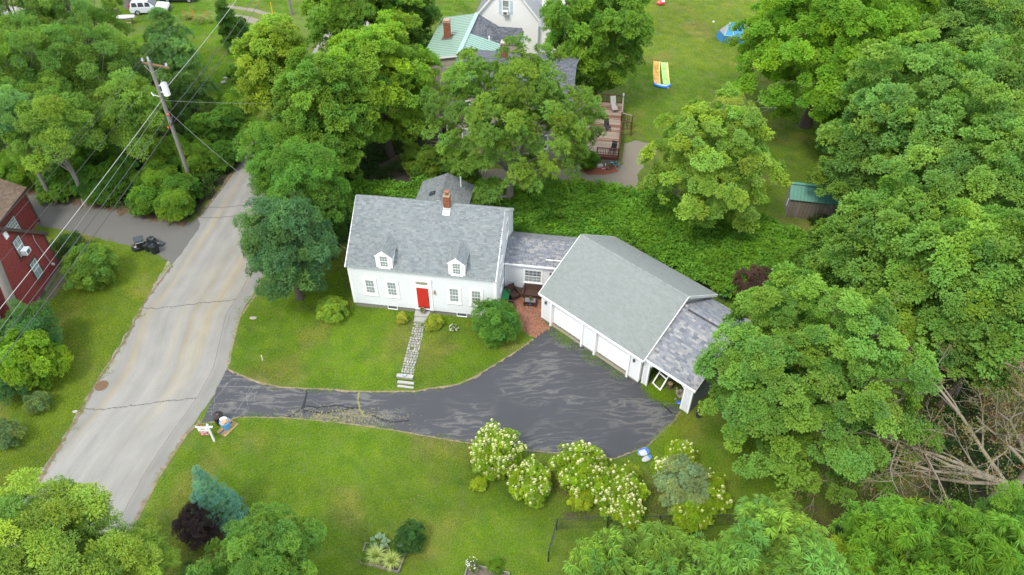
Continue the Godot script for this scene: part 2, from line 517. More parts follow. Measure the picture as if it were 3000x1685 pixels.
	grass("lower_grass", "mown grass of the lower lawn below the driveway", [PackedVector2Array([Vector2(-18.29, -31.06), Vector2(-15.13, -30.99), Vector2(-11.88, -30.67), Vector2(-7.55, -29.93), Vector2(-3.84, -29.14), Vector2(-2.28, -28.99), Vector2(0.05, -28.53), Vector2(2.35, -28.19), Vector2(5.14, -27.92), Vector2(6.53, -27.77), Vector2(8.75, -28.65), Vector2(10.88, -30.70), Vector2(11.52, -31.42), Vector2(12.67, -31.56), Vector2(15.98, -29.61), Vector2(17.77, -26.60), Vector2(17.10, -24.11), Vector2(14.18, -23.95), Vector2(2.67, -23.58), Vector2(2.20, -21.31), Vector2(2.12, -18.97), Vector2(-22.89, -18.97), Vector2(-22.25, -22.67), Vector2(-21.90, -26.17), Vector2(-21.22, -29.67), Vector2(-20.62, -30.63)])], [PackedVector2Array([Vector2(-8.71, -20.90), Vector2(-6.43, -20.29), Vector2(-6.13, -21.52), Vector2(-8.51, -22.03)])], Color(1.02, 1.0, 1.0), 0.62)
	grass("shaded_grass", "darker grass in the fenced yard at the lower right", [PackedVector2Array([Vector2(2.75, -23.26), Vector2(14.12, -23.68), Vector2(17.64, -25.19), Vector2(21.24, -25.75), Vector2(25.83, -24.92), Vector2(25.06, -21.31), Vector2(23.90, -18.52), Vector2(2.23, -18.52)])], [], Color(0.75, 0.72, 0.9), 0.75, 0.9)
	grass("verge_grass", "rough grass on the verge left of the street", [PackedVector2Array([Vector2(-27.96, -46.40), Vector2(-28.48, -46.79), Vector2(-28.66, -42.31), Vector2(-28.77, -37.52), Vector2(-29.13, -34.04), Vector2(-29.28, -32.23), Vector2(-29.50, -28.83), Vector2(-29.86, -25.69), Vector2(-33.19, -23.84), Vector2(-41.38, -39.32), Vector2(-36.74, -40.92), Vector2(-35.39, -45.05), Vector2(-36.92, -46.99), Vector2(-40.40, -51.25), Vector2(-38.18, -50.71), Vector2(-35.07, -49.75), Vector2(-31.98, -48.71), Vector2(-29.53, -47.69)])], [], Color(1.3, 1.05, 1.45), 0.62, 1.15)
	grass("back_grass", "mown grass of the back yard behind the tan house", [PackedVector2Array([Vector2(12.49, -75.30), Vector2(5.19, -82.76), Vector2(23.26, -80.32), Vector2(40.94, -78.91), Vector2(34.03, -67.17), Vector2(27.16, -52.24), Vector2(24.04, -52.24), Vector2(14.86, -55.72), Vector2(14.29, -63.24), Vector2(13.95, -65.10), Vector2(11.56, -65.68)])], [], Color(0.98, 1.05, 0.9), 0.9)
	grass("far_grass", "drier yellowish mown grass at the far end of the back yard", [PackedVector2Array([Vector2(5.19, -82.76), Vector2(6.15, -105.10), Vector2(61.02, -105.10), Vector2(53.75, -87.94), Vector2(40.94, -78.91), Vector2(23.26, -80.32)])], [], Color(1.45, 1.08, 1.6), 0.9)
	grass("roadside_grass", "long grass on the bank at the top left", [PackedVector2Array([Vector2(-47.75, -87.94), Vector2(-42.93, -92.41), Vector2(-36.61, -94.16), Vector2(-28.71, -89.24), Vector2(-26.33, -82.76), Vector2(-27.12, -74.43), Vector2(-26.12, -66.05), Vector2(-29.43, -67.17), Vector2(-33.52, -72.73), Vector2(-38.07, -76.18)])], [], Color(0.95, 1.1, 0.9), 0.85, 1.7)
	grass("top_grass", "grass along the top of the street", [PackedVector2Array([Vector2(-52.28, -97.20), Vector2(-39.56, -103.72), Vector2(-28.70, -103.72), Vector2(-27.91, -94.76), Vector2(-37.79, -98.46), Vector2(-42.30, -93.57), Vector2(-48.58, -90.13)]), PackedVector2Array([Vector2(-14.57, -103.72), Vector2(-4.78, -103.72), Vector2(-4.90, -92.41), Vector2(-10.48, -81.77), Vector2(-12.95, -87.94)])], [], Color(0.95, 1.1, 0.9), 0.95, 1.4)
	grass("strip_grass", "bright grass strip between the carport and the purple-leaved shrub", [PackedVector2Array([Vector2(15.66, -42.98), Vector2(17.39, -42.31), Vector2(20.52, -41.22), Vector2(21.00, -38.51), Vector2(18.05, -38.51), Vector2(16.11, -40.58)])], [], Color(1.05, 1.05, 0.9), 0.62)
	grass("verge_weeds", "tufts of grass along the garage front and inside the carport", [PackedVector2Array([Vector2(3.10, -39.24), Vector2(5.01, -37.60), Vector2(6.63, -36.10), Vector2(8.19, -34.69), Vector2(8.12, -34.54), Vector2(6.55, -35.87), Vector2(4.94, -37.32), Vector2(3.03, -39.00)]), PackedVector2Array([Vector2(9.28, -33.97), Vector2(9.98, -33.44), Vector2(11.77, -32.57), Vector2(11.65, -31.89), Vector2(11.18, -32.30), Vector2(9.64, -32.98)]), PackedVector2Array([Vector2(9.45, -28.68), Vector2(10.91, -30.57), Vector2(11.81, -31.22), Vector2(11.91, -30.25)])], [], Color(1.05, 1.05, 0.9), 0.3)
	# thickets
	var house_area := [house_box(-0.3, -0.4, 11.4, 8.6), house_box(2.7, 8.0, 7.5, 12.3), house_box(11.0, 3.2, 17.6, 8.2), garage_box(-0.4, -0.5, 13.5, 9.2)]
	carpet("knotweed_thicket", "thick waist-high green thicket of broad leaves behind the house and garage", "thicket", [PackedVector2Array([Vector2(-14.71, -55.72), Vector2(-8.26, -56.20), Vector2(-3.17, -55.72), Vector2(0.43, -56.20), Vector2(4.07, -56.44), Vector2(7.68, -56.20), Vector2(12.61, -55.12), Vector2(15.29, -53.95), Vector2(23.63, -50.07), Vector2(25.80, -45.53), Vector2(25.44, -42.31), Vector2(20.46, -41.00), Vector2(17.87, -41.65), Vector2(16.62, -42.31), Vector2(15.98, -42.98), Vector2(13.18, -45.05), Vector2(9.11, -49.02), Vector2(5.36, -47.99), Vector2(0.07, -47.99), Vector2(0.06, -45.05), Vector2(-14.17, -52.24)])], house_area, "vine", Color(0.135, 0.3, 0.028), 0.6, Vector2(0.6, 0.95), Vector2(1.0, 1.5), 21)
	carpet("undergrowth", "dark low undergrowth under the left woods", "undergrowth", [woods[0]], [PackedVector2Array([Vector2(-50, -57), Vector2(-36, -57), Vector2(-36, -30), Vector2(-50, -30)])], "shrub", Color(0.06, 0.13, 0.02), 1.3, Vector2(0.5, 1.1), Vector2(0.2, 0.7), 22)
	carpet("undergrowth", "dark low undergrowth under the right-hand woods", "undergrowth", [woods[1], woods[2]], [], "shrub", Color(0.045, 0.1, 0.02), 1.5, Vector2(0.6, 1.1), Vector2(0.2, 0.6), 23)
	# dead leaves on the lawn
	var g := RandomNumberGenerator.new()
	g.seed = 33
	var lv := MB.new()
	for i in 260:
		var cl: Vector3 = [Vector3(-6.203, 0.000, -29.486), Vector3(5.339, 0.000, -27.181), Vector3(-5.158, 0.000, -29.454), Vector3(-4.097, 0.000, -29.142), Vector3(-16.531, 0.000, -34.870), Vector3(-5.923, 0.000, -25.053), Vector3(-18.012, 0.000, -36.361), Vector3(-6.865, 0.000, -21.550), Vector3(8.729, 0.000, -26.170), Vector3(-18.059, 0.000, -28.987), Vector3(-13.256, 0.000, -35.422), Vector3(-9.548, 0.000, -34.147)][i % 12]
		var p := cl + Vector3(g.randfn() * 0.3, 0.06, g.randfn() * 0.2)
		var f := g.randf_range(0.7, 1.2)
		lv.col = Color(0.4 * f, 0.25 * f, 0.14 * f)
		var a := Vector3(g.randfn(), 0.3, g.randfn()).normalized() * 0.06
		var e := Vector3(g.randfn(), 0.3, g.randfn()).normalized() * 0.06
		lv.tri(p, p + a, p + e)
	tag(single("dead_leaves", lv, M.grass, "scattered brown dead leaves on the lawns", "leaves"), "", "", "", "stuff")

func house_2d(u: float, n: float) -> Vector2:
	var p := house_point(u, 0, n)
	return Vector2(p.x, p.z)

func house_box(u0: float, n0: float, u1: float, n1: float) -> PackedVector2Array:
	return PackedVector2Array([house_2d(u0, n0), house_2d(u1, n0), house_2d(u1, n1), house_2d(u0, n1)])

func garage_box(u0: float, n0: float, u1: float, n1: float) -> PackedVector2Array:
	var t := Transform3D(Basis(Vector3.UP, (-0.76771)), Vector3(2.2470, 0, -40.4505))
	var o := PackedVector2Array()
	for q in [[u0, n0], [u1, n0], [u1, n1], [u0, n1]]:
		var p := t * Vector3(q[0], 0, -q[1])
		o.append(Vector2(p.x, p.z))
	return o

const BRIGHT := Color(0.202, 0.361, 0.032)
const MID := Color(0.150, 0.296, 0.036)
const DARK := Color(0.088, 0.203, 0.032)
const BLUEGREEN := Color(0.096, 0.216, 0.082)
const YELLOW := Color(0.257, 0.385, 0.041)
const WALNUT := Color(0.171, 0.305, 0.049)
const WOODS := Color(0.175, 0.335, 0.065)
const PINE := Color(0.101, 0.203, 0.054)
const SUMAC := Color(0.208, 0.376, 0.079)

func trees() -> void:
	var s := "trees between the street and the houses"
	tree("maple_tree", "yellow-green maple at the street's right side, tallest on its left", s, Vector3(-20.973, 8.500, -62.692), 3.4, 5.2, 62, 1.35, "maple", YELLOW)
	tree("maple_tree", "deep green maple standing right of the yellow-green one by the street", s, Vector3(-15.486, 7.500, -56.883), 4.4, 5.6, 80, 1.4, "maple", MID)
	tree("ash_tree", "fresh green feathery tree below the deep green maple, left of the house ell", s, Vector3(-16.407, 6.500, -47.987), 3.6, 3.8, 60, 1.3, "ash", Color(0.128, 0.290, 0.041))
	tree("ash_tree", "pale green tree leaning over the street between the yellow-green maple and the feathery tree", s, Vector3(-19.953, 6.000, -54.007), 2.5, 3.4, 40, 1.2, "ash", Color(0.14, 0.29, 0.04))
	tree("ash_tree", "blue-green bushy ash overhanging the street beside the white house's left end", s, Vector3(-16.560, 5.200, -42.764), 3.5, 4.0, 78, 1.2, "ash", BLUEGREEN)
	tree("maple_tree", "dark tree squeezed behind the blue-green ash at the house's left gable", s, Vector3(-14.939, 4.600, -47.437), 2.3, 3.4, 30, 1.2, "ash", DARK)
	tree("maple_tree", "bright green maple left of the green metal roof", s, Vector3(-11.821, 7.500, -62.731), 4.9, 6.0, 90, 1.45, "maple", BRIGHT)
	tree("maple_tree", "big green maple at the top edge above the bright one", s, Vector3(-15.735, 8.000, -76.432), 5.4, 5.5, 80, 1.5, "maple", MID)
	tree("maple_tree", "dark maple at the top edge left of the far lawn", s, Vector3(-11.547, 7.000, -80.752), 3.6, 4.5, 46, 1.4, "maple", DARK)
	tree("maple_tree", "small light green tree at the street's far bend", s, Vector3(-24.640, 5.500, -74.401), 2.6, 3.4, 36, 1.2, "maple", BRIGHT)
	tree("walnut_tree", "large loose-leaved walnut hiding the tan house's front", "", Vector3(-0.257, 9.000, -53.751), 6.2, 5.6, 112, 1.3, "walnut", WALNUT, M.greybark, 0.16, 18, 0.0, 2)
	tree("walnut_tree", "thin sparse tree with bare branches over the deck", "", Vector3(5.944, 6.500, -57.903), 2.5, 3.4, 20, 0.9, "walnut", WALNUT, M.greybark, 0.3, 14, 0.0, 3)
	tree("maple_tree", "dense round green maple right of the white gable", "", Vector3(8.856, 7.500, -73.787), 5.3, 6.4, 104, 1.4, "maple", Color(0.147, 0.305, 0.036))
	tree("maple_tree", "broad bright green maple over the blue tent", "", Vector3(30.093, 8.500, -68.176), 8.2, 7.0, 150, 1.6, "maple", Color(0.162, 0.338, 0.024), M.bark, 0.0, 16)
	tree("maple_tree", "bright tree behind the broad maple at the top right", "", Vector3(40.428, 8.000, -78.905), 5.0, 5.5, 60, 1.5, "maple", BRIGHT)
	tree("locust_tree", "yellowish-green tree with bare grey upper branches in the thicket", "", Vector3(15.723, 6.800, -50.511), 5.3, 5.3, 92, 1.25, "maple", Color(0.220, 0.365, 0.053), M.greybark, 0.1, 20, 0.15, 2)
	tree("locust_tree", "pale yellow sprigs on a thin tree top above the thicket tree", "", Vector3(18.081, 8.500, -55.834), 1.6, 2.4, 16, 0.8, "ash", Color(0.324, 0.405, 0.081), M.greybark, 0.3, 14, 0.0, 3)
	var k := "dense trees of the right-hand woods"
	var rows := [
		["tall tree at the front left of the right-hand woods beside the shed", Vector3(31.733, 9.000, -54.363), 5.4, 6.0, 90, WOODS],
		["tall dull green tree at the upper right beside the bright maple", Vector3(41.097, 9.500, -65.304), 5.4, 6.0, 86, Color(0.155, 0.300, 0.061)],
		["tree overhanging the green-roofed shed", Vector3(28.776, 6.000, -51.398), 3.6, 4.0, 46, Color(0.146, 0.283, 0.053)],
		["large tree in the middle of the right-hand woods above the shed's level", Vector3(32.752, 9.000, -47.555), 5.4, 6.0, 92, WOODS],
		["tree at the right edge below the upper corner", Vector3(40.722, 9.500, -55.386), 5.2, 6.0, 80, Color(0.163, 0.308, 0.061)],
		["rounded tree between the shed and the big foreground maple", Vector3(27.095, 7.500, -40.556), 4.7, 5.0, 76, Color(0.155, 0.308, 0.053)],
		["tree at the right edge level with the shed", Vector3(34.219, 9.500, -42.919), 5.0, 5.5, 80, WOODS],
		["lighter green tree behind the foreground maple's right shoulder", Vector3(28.202, 8.500, -35.052), 4.8, 5.2, 80, Color(0.173, 0.332, 0.053)],
		["tree at the right edge above the dead branches", Vector3(29.847, 9.500, -32.591), 4.4, 5.2, 70, Color(0.155, 0.308, 0.053)],
		["tree just above the dead branches at the right", Vector3(28.969, 7.000, -31.993), 3.2, 3.6, 46, WOODS],
		["low tree at the left fringe of the right-hand woods below the shed", Vector3(24.874, 3.800, -43.125), 2.6, 2.6, 30, Color(0.136, 0.276, 0.044)],
		["tree in the upper right corner", Vector3(50.691, 9.000, -74.141), 5.0, 5.5, 70, Color(0.128, 0.244, 0.061)],
		["dark tree at the top edge right of the bright maple", Vector3(50.149, 7.000, -83.938), 4.5, 5.0, 50, PINE],
		["small tree filling the dark gap behind the foreground maple", Vector3(28.126, 4.500, -36.161), 2.8, 3.0, 34, DARK]]
	for r in rows:
		tree("woodland_tree", r[0], k, r[1], r[2], r[3], r[4], 1.5, "maple", r[5])
	tree("maple_tree", "big foreground maple spreading over the carport's right end", "", Vector3(17.106, 7.200, -28.202), 5.9, 6.2, 135, 1.2, "maple", Color(0.154, 0.304, 0.049), M.bark, 0.05, 18, 0.0, 0, "tree", 0.42)
	tree("sumac_tree", "light green long-leaved tree along the bottom edge in front of the wire fence", "long-leaved trees along the bottom edge", Vector3(6.932, 5.600, -15.259), 4.7, 2.2, 62, 1.35, "lance", SUMAC, M.greybark, 0.1, 18)
	tree("sumac_tree", "light green long-leaved tree at the bottom edge, taller and to the right of the first", "long-leaved trees along the bottom edge", Vector3(12.887, 7.000, -16.904), 3.1, 3.0, 46, 1.35, "lance", SUMAC, M.greybark, 0.1, 14)
	tree("sumac_tree", "green long-leaved tree at the lower right corner of the bottom edge", "long-leaved trees along the bottom edge", Vector3(19.463, 7.000, -16.228), 4.2, 3.0, 66, 1.3, "lance", Color(0.162, 0.338, 0.047), M.greybark, 0.05, 14)
	tree("sumac_tree", "yellow-green tree at the bottom edge between the two long-leaved trees", "", Vector3(15.810, 6.000, -16.603), 2.0, 2.2, 40, 0.7, "ash", YELLOW)
	tree("young_tree", "green tree in the bottom right corner", "", Vector3(24.861, 6.000, -18.846), 2.3, 3.2, 44, 0.9, "ash", Color(0.135, 0.297, 0.041))
	tree("maple_tree", "light green maple in the bottom left corner over the street", "", Vector3(-22.001, 8.000, -16.412), 4.2, 3.6, 100, 1.15, "ash", Color(0.237, 0.372, 0.061))
	tree("maple_tree", "second light green maple at the bottom edge leaning over the street", "", Vector3(-19.096, 6.000, -16.700), 2.7, 2.7, 60, 1.0, "ash", Color(0.217, 0.349, 0.057))
	tree("cherry_tree", "rounded green tree with pinkish tips at the bottom of the lower lawn", "", Vector3(-12.740, 4.200, -18.451), 3.0, 2.7, 95, 0.8, "shrub", Color(0.135, 0.277, 0.047))
	# the left woods
	var w := "trees of the left woods"
	var left := [
		["dark leafy tree in the top left corner", Vector3(-48.858, 9.000, -72.298), 6.0, 6.0, 52, "ash", Color(0.133, 0.251, 0.044)],
		["tall leafy tree right of the top left corner", Vector3(-43.367, 9.000, -73.211), 5.2, 6.0, 46, "ash", Color(0.158, 0.296, 0.056)],
		["leafy tree at the left edge below the corner", Vector3(-43.134, 9.000, -61.738), 5.0, 5.5, 44, "ash", Color(0.171, 0.318, 0.056)],
		["leafy tree in the middle of the left woods", Vector3(-38.311, 8.000, -63.646), 4.6, 5.0, 38, "ash", Color(0.133, 0.251, 0.044)],
		["thin-crowned tree showing grey trunks low in the left woods", Vector3(-38.319, 7.500, -54.988), 3.6, 3.2, 24, "ash", Color(0.196, 0.349, 0.056)],
		["tree at the edge of the left woods near the pole", Vector3(-33.828, 6.000, -59.403), 3.4, 4.0, 28, "ash", Color(0.186, 0.327, 0.050)]]
	for r in left:
		tree("woodland_tree", r[0], w, r[1], r[2], r[3], r[4], 1.35, r[5], r[6], M.greybark, 0.05, 12)
	tree("pine_tree", "young blue-green pine left of the utility pole's top", "pines of the left woods", Vector3(-35.597, 4.800, -74.486), 3.3, 4.6, 84, 1.15, "pine", Color(0.184, 0.354, 0.111), M.bark, 0.05, 10, 0.55)
	tree("pine_tree", "pine bough clump at the left edge above the red house", "pines of the left woods", Vector3(-41.276, 9.000, -54.984), 2.6, 2.2, 26, 1.1, "pine", Color(0.176, 0.351, 0.124), M.greybark, 0.1, 8)
	tree("pine_tree", "lower spreading pine beside the street below the young pine", "pines of the left woods", Vector3(-32.657, 2.800, -69.794), 2.6, 2.4, 34, 1.0, "pine", PINE, M.bark, 0.05, 8, 0.4)
	tree("vine_column", "narrow dark vine-covered trunk by the gravel track at the top", "", Vector3(-32.708, 3.600, -84.363), 1.1, 4.2, 22, 0.85, "maple", DARK)
	tree("bank_tree", "small dark bushy tree on the bank below the vine-covered trunk", "", Vector3(-33.122, 1.900, -86.527), 1.7, 2.0, 20, 0.9, "maple", Color(0.081, 0.189, 0.034))
	tree("old_maple", "large grey trunk at the top edge beside the silver car", "", Vector3(-50.0, 9.5, -97.5), 4.0, 3.0, 40, 1.3, "maple", MID, M.greybark, 0.1, 10, 0.0, 0, "tree", 0.55)
	spruce("blue spruce with silvery blue-green needles on the lower lawn", Vector3(-17.323, 0.000, -23.524), 5.7, 1.55)
	for q in [["bare grey dead tree reaching left across the lower right", Vector3(27.821, 4.000, -23.639), Vector3(-0.95, 0.22, -0.1), 21, 10.5], ["bare grey dead tree standing at the right edge behind the first", Vector3(29.618, 4.000, -24.552), Vector3(-0.1, 0.8, -0.5), 27, 6.5]]:
		dead_tree(q[0], q[1], q[2], q[3], q[4])

func spruce(label: String, at: Vector3, h: float, r: float) -> void:
	var t := thing("blue_spruce", label, "tree", at)
	var g := RandomNumberGenerator.new()
	g.seed = 44
	var places := []
	var tints := []
	var y := 0.35
	while y < h:
		var f := y / h
		var rr := r * (1.0 - f) * (1.0 if f > 0.12 else 0.85)
		var k := maxi(2, int(rr * 9.0))
		for i in k:
			var a := TAU * i / k + y * 3.1
			var q := rr * g.randf_range(0.55, 1.05)
			var s := 0.2 + 0.22 * (1.0 - f)
			places.append(Transform3D(Basis(Vector3.UP, g.randf() * TAU) * Basis.from_scale(Vector3(s, s, s)), Vector3(cos(a) * q, y + g.randf_range(-0.1, 0.1) - q * 0.12, sin(a) * q)))
			tints.append(tinted(Color(0.17, 0.37, 0.3), g, 0.22))
		y += 0.24
	scatter("crown", boughs("pine")[0], M.leaf, places, tints, t).set_meta("kind", "stuff")
	var b := MB.new()
	b.tube([Vector3.ZERO, Vector3(0, h * 0.5, 0), Vector3(0, h, 0)], [0.1, 0.06, 0.015], 7)
	part("trunk", b, M.bark, t)

func dead_tree(label: String, at: Vector3, lean: Vector3, sd: int, l: float) -> void:
	var g := RandomNumberGenerator.new()
	g.seed = sd
	var t := thing("dead_tree", label, "tree", Vector3(at.x, 0, at.z), 0.0, "bare trees at the lower right")
	var b := MB.new()
	var base := Vector3(0, 4.0, 0)
	b.tube([Vector3(0, -0.1, 0), base * 0.5, base], [0.3, 0.25, 0.22], 9)
	part("trunk", b, M.deadbark, t)
	var leaves := MB.new()
	for limb in 5:
		var br := MB.new()
		var d := (lean.normalized() + Vector3(g.randfn(), g.randfn() * 0.8, g.randfn()) * 0.26).normalized()
		grow(br, leaves, base, d, l * g.randf_range(0.8, 1.05), 0.13, 0, g)
		part("limb", br, M.deadbark, t)
	part("withered_leaves", leaves, M.leaf, t)

func grow(b: MB, leaves: MB, from: Vector3, d: Vector3, l: float, r: float, depth: int, g: RandomNumberGenerator) -> void:
	var pts := [from]
	var rad := [r]
	var p := from
	var dd := d
	var k := 5
	for i in k:
		dd = (dd + Vector3(g.randfn(), g.randfn() + 0.15, g.randfn()) * 0.13).normalized()
		p += dd * l / k
		if p.y < 0.4:
			p.y = 0.4
		pts.append(p)
		rad.append(r * (1.0 - 0.8 * (i + 1.0) / k) + 0.005)
	b.tube(pts, rad, 6 if depth < 2 else 4)
	if depth >= 3:
		for i in 2:
			if g.randf() < 0.8:
				var q := p + Vector3(g.randfn(), g.randfn(), g.randfn()) * 0.18
				var f := g.randf_range(0.7, 1.2)
				leaves.col = Color(0.2 * f, 0.2 * f, 0.07 * f) if g.randf() < 0.7 else Color(0.25 * f, 0.13 * f, 0.06 * f)
				for j in 7:
					var a := Vector3(g.randfn(), g.randfn() - 0.3, g.randfn()).normalized() * 0.13
					var e := a.cross(Vector3(g.randfn(), g.randfn(), g.randfn())).normalized() * 0.035
					var o := q + Vector3(g.randfn(), g.randfn(), g.randfn()) * 0.12
					leaves.tri(o, o + a * 0.5 + e, o + a)
					leaves.tri(o, o + a, o + a * 0.5 - e)
		return
	var n: int = [6, 5, 4][depth]
	for i in n:
		var f := 0.25 + 0.75 * (i + g.randf()) / n
		var at: Vector3 = pts[clampi(int(f * k), 1, k)]
		var s := (d + Vector3(g.randfn(), g.randfn() * 0.8 + 0.1, g.randfn()) * 0.62).normalized()
		grow(b, leaves, at, s, l * g.randf_range(0.34, 0.5), r * 0.42, depth + 1, g)

func shrubs() -> void:
	shrub("patio_bush", "rounded green bush at the white house's right corner beside the patio", "", Vector3(-1.105, 1.400, -38.714), 1.75, 1.65, 70, 0.6, "shrub", Color(0.116, 0.279, 0.045))
	shrub("rhododendron", "rounded rhododendron with reddish seed heads left of the front windows", "", Vector3(-13.645, 0.800, -40.717), 1.12, 0.95, 50, 0.42, "shrub", Color(0.283, 0.446, 0.061))
	shrub("golden_shrub", "narrow golden-yellow shrub left of the granite door steps", "", Vector3(-8.309, 0.500, -40.002), 0.42, 0.62, 20, 0.26, "shrub", Color(0.456, 0.474, 0.082))
	shrub("golden_shrub", "wider yellow-green shrub right of the granite door steps", "", Vector3(-5.826, 0.550, -39.620), 0.68, 0.68, 30, 0.32, "shrub", Color(0.338, 0.421, 0.056))
	var d := shrub("daisy_clump", "small clump of white flowers on the lawn right of the door", "", Vector3(-4.346, 0.150, -39.346), 0.3, 0.15, 8, 0.16, "shrub", Color(0.162, 0.270, 0.041), "flowers")
	blossoms(d, Vector3(0, 0.2, 0), 0.36, 0.14, 30, 0.045, Color(0.8, 0.78, 0.76), Color(0.85, 0.82, 0.8), 3)
	var hy := [["hydrangea on the driveway's lower edge, leftmost and most heavily in bloom", Vector3(-1.066, 1.350, -27.448), 1.5, 1.75, 110, 280], ["hydrangea below the leftmost one, further from the driveway", Vector3(1.133, 1.150, -25.443), 1.25, 1.15, 80, 120], ["hydrangea in the middle of the row, touching the driveway edge", Vector3(4.092, 1.150, -26.482), 1.5, 1.35, 100, 170], ["hydrangea right of the middle one, reaching down to the wire fence", Vector3(6.368, 1.150, -24.759), 1.5, 1.3, 100, 150], ["low hydrangea hanging over the wire fence", Vector3(6.831, 1.150, -23.566), 0.9, 0.8, 40, 60], ["hydrangea behind the silver shrub at the right end of the row", Vector3(10.595, 1.150, -27.291), 0.95, 1.1, 50, 60], ["hydrangea with white flowers at the right of the silver shrub", Vector3(11.589, 1.150, -24.624), 1.2, 1.4, 70, 60], ["hydrangea below the silver shrub, over the wire fence", Vector3(10.435, 1.150, -23.436), 1.1, 1.1, 60, 30], ["hydrangea at the left foot of the silver shrub", Vector3(9.304, 1.150, -26.425), 0.6, 0.7, 26, 40]]
	for r in hy:
		var o := shrub("hydrangea", r[0], "hydrangeas along the driveway", r[1], r[2], r[3], r[4], 0.44, "shrub", Color(0.25, 0.4, 0.022))
		bloom(o, bush_tips, int(r[5] * 2.5), 0.1, Color(0.5, 0.58, 0.15), Color(0.8, 0.77, 0.5), 50 + int(r[5]))
	shrub("silver_shrub", "silvery grey-green shrub at the right end of the hydrangea row", "", Vector3(10.289, 1.700, -24.904), 1.6, 1.5, 90, 0.5, "shrub", Color(0.270, 0.378, 0.189))
	shrub("golden_barberry", "small golden shrub at the foot of the leftmost hydrangea", "golden shrubs among the hydrangeas", Vector3(-2.060, 0.400, -25.833), 0.5, 0.42, 16, 0.28, "shrub", Color(0.373, 0.491, 0.035))
	shrub("golden_barberry", "golden shrub below the middle hydrangea", "golden shrubs among the hydrangeas", Vector3(4.188, 0.500, -24.723), 0.8, 0.55, 26, 0.34, "shrub", Color(0.342, 0.454, 0.035))
	shrub("golden_barberry", "golden shrub between the driveway's end and the fourth hydrangea", "golden shrubs among the hydrangeas", Vector3(7.489, 0.450, -26.596), 0.55, 0.45, 18, 0.3, "shrub", Color(0.310, 0.416, 0.053))
	shrub("purple_smokebush", "dark purple-leaved shrub beside the blue spruce", "", Vector3(-18.067, 1.400, -22.578), 1.35, 1.3, 60, 0.5, "shrub", Color(0.062, 0.04, 0.042))
	shrub("purple_barberry", "purple-brown shrub at the edge of the thicket right of the garage", "", Vector3(18.466, 1.700, -42.528), 1.45, 1.15, 40, 0.5, "shrub", Color(0.115, 0.068, 0.06))
	shrub("purple_barberry", "smaller purple-brown shrub below the larger one by the rear fence", "", Vector3(19.290, 1.000, -41.502), 0.9, 0.7, 22, 0.4, "shrub", Color(0.115, 0.068, 0.06))
	shrub("dark_bush", "dark round bush beside the birdbath on the lower lawn", "", Vector3(-5.898, 0.900, -21.933), 0.85, 0.95, 44, 0.36, "shrub", Color(0.054, 0.142, 0.034))
	shrub("shaded_bush", "dark round bush in the shade under the foreground maple", "", Vector3(20.134, 1.000, -22.627), 1.1, 1.0, 44, 0.45, "shrub", Color(0.047, 0.121, 0.041))
	shrub("deck_bush", "clipped dark green bush in front of the deck", "", Vector3(7.320, 0.900, -60.448), 0.95, 0.85, 34, 0.42, "shrub", Color(0.095, 0.216, 0.020))
	shrub("sumac_shrub", "yellowish shrub left of the ell's roof behind the white house", "", Vector3(-7.765, 1.800, -58.457), 1.9, 1.6, 46, 0.7, "maple", Color(0.149, 0.270, 0.034))
	shrub("sumac_shrub", "lighter shrub by the shaded drive at the wooden stairs", "", Vector3(-9.179, 1.600, -59.730), 1.2, 1.3, 24, 0.6, "ash", Color(0.203, 0.324, 0.047))
	shrub("sumac_shrub", "green shrub between the wooden stairs and the walnut", "", Vector3(-4.647, 1.700, -57.965), 1.8, 1.5, 40, 0.7, "maple", Color(0.115, 0.243, 0.034))
	shrub("wall_shrub", "dark shrub at the right end of the bins' lawn against the red house", "", Vector3(-36.596, 1.000, -47.934), 1.25, 1.1, 36, 0.5, "shrub", Color(0.081, 0.169, 0.041))
	shrub("round_shrub", "large rounded shrub on the grass before the red house", "", Vector3(-33.208, 1.500, -44.717), 1.95, 1.55, 84, 0.6, "shrub", Color(0.155, 0.292, 0.049))
	var l := "shrubs at the lower left edge"
	shrub("verge_shrub", "blue-green bush just below the red house's corner", l, Vector3(-34.234, 2.200, -36.923), 2.0, 1.9, 60, 0.75, "ash", Color(0.101, 0.236, 0.061))
	shrub("verge_shrub", "bright yellow-green bush at the left edge below the blue-green one", l, Vector3(-33.518, 2.000, -34.602), 2.2, 1.7, 70, 0.75, "maple", Color(0.196, 0.358, 0.027))
	shrub("verge_shrub", "dark blue-green bush at the left edge under the bright one", l, Vector3(-33.817, 1.200, -33.330), 1.3, 1.0, 34, 0.55, "ash", Color(0.081, 0.203, 0.068))
	shrub("verge_shrub", "small greyish bush on the verge left of the drain", l, Vector3(-31.946, 0.600, -31.929), 0.9, 0.7, 26, 0.42, "shrub", Color(0.162, 0.257, 0.095))
	shrub("verge_shrub", "greyish bush at the left edge below the small one", l, Vector3(-32.718, 0.900, -29.122), 1.0, 0.9, 28, 0.48, "shrub", Color(0.162, 0.257, 0.108))
	shrub("lily_clump", "dark strappy plants at the bottom edge under the rounded tree", "", Vector3(-18.024, 0.500, -20.102), 0.7, 0.4, 18, 0.35, "ash", Color(0.108, 0.203, 0.041))
	var u := "bushes along the street's left side"
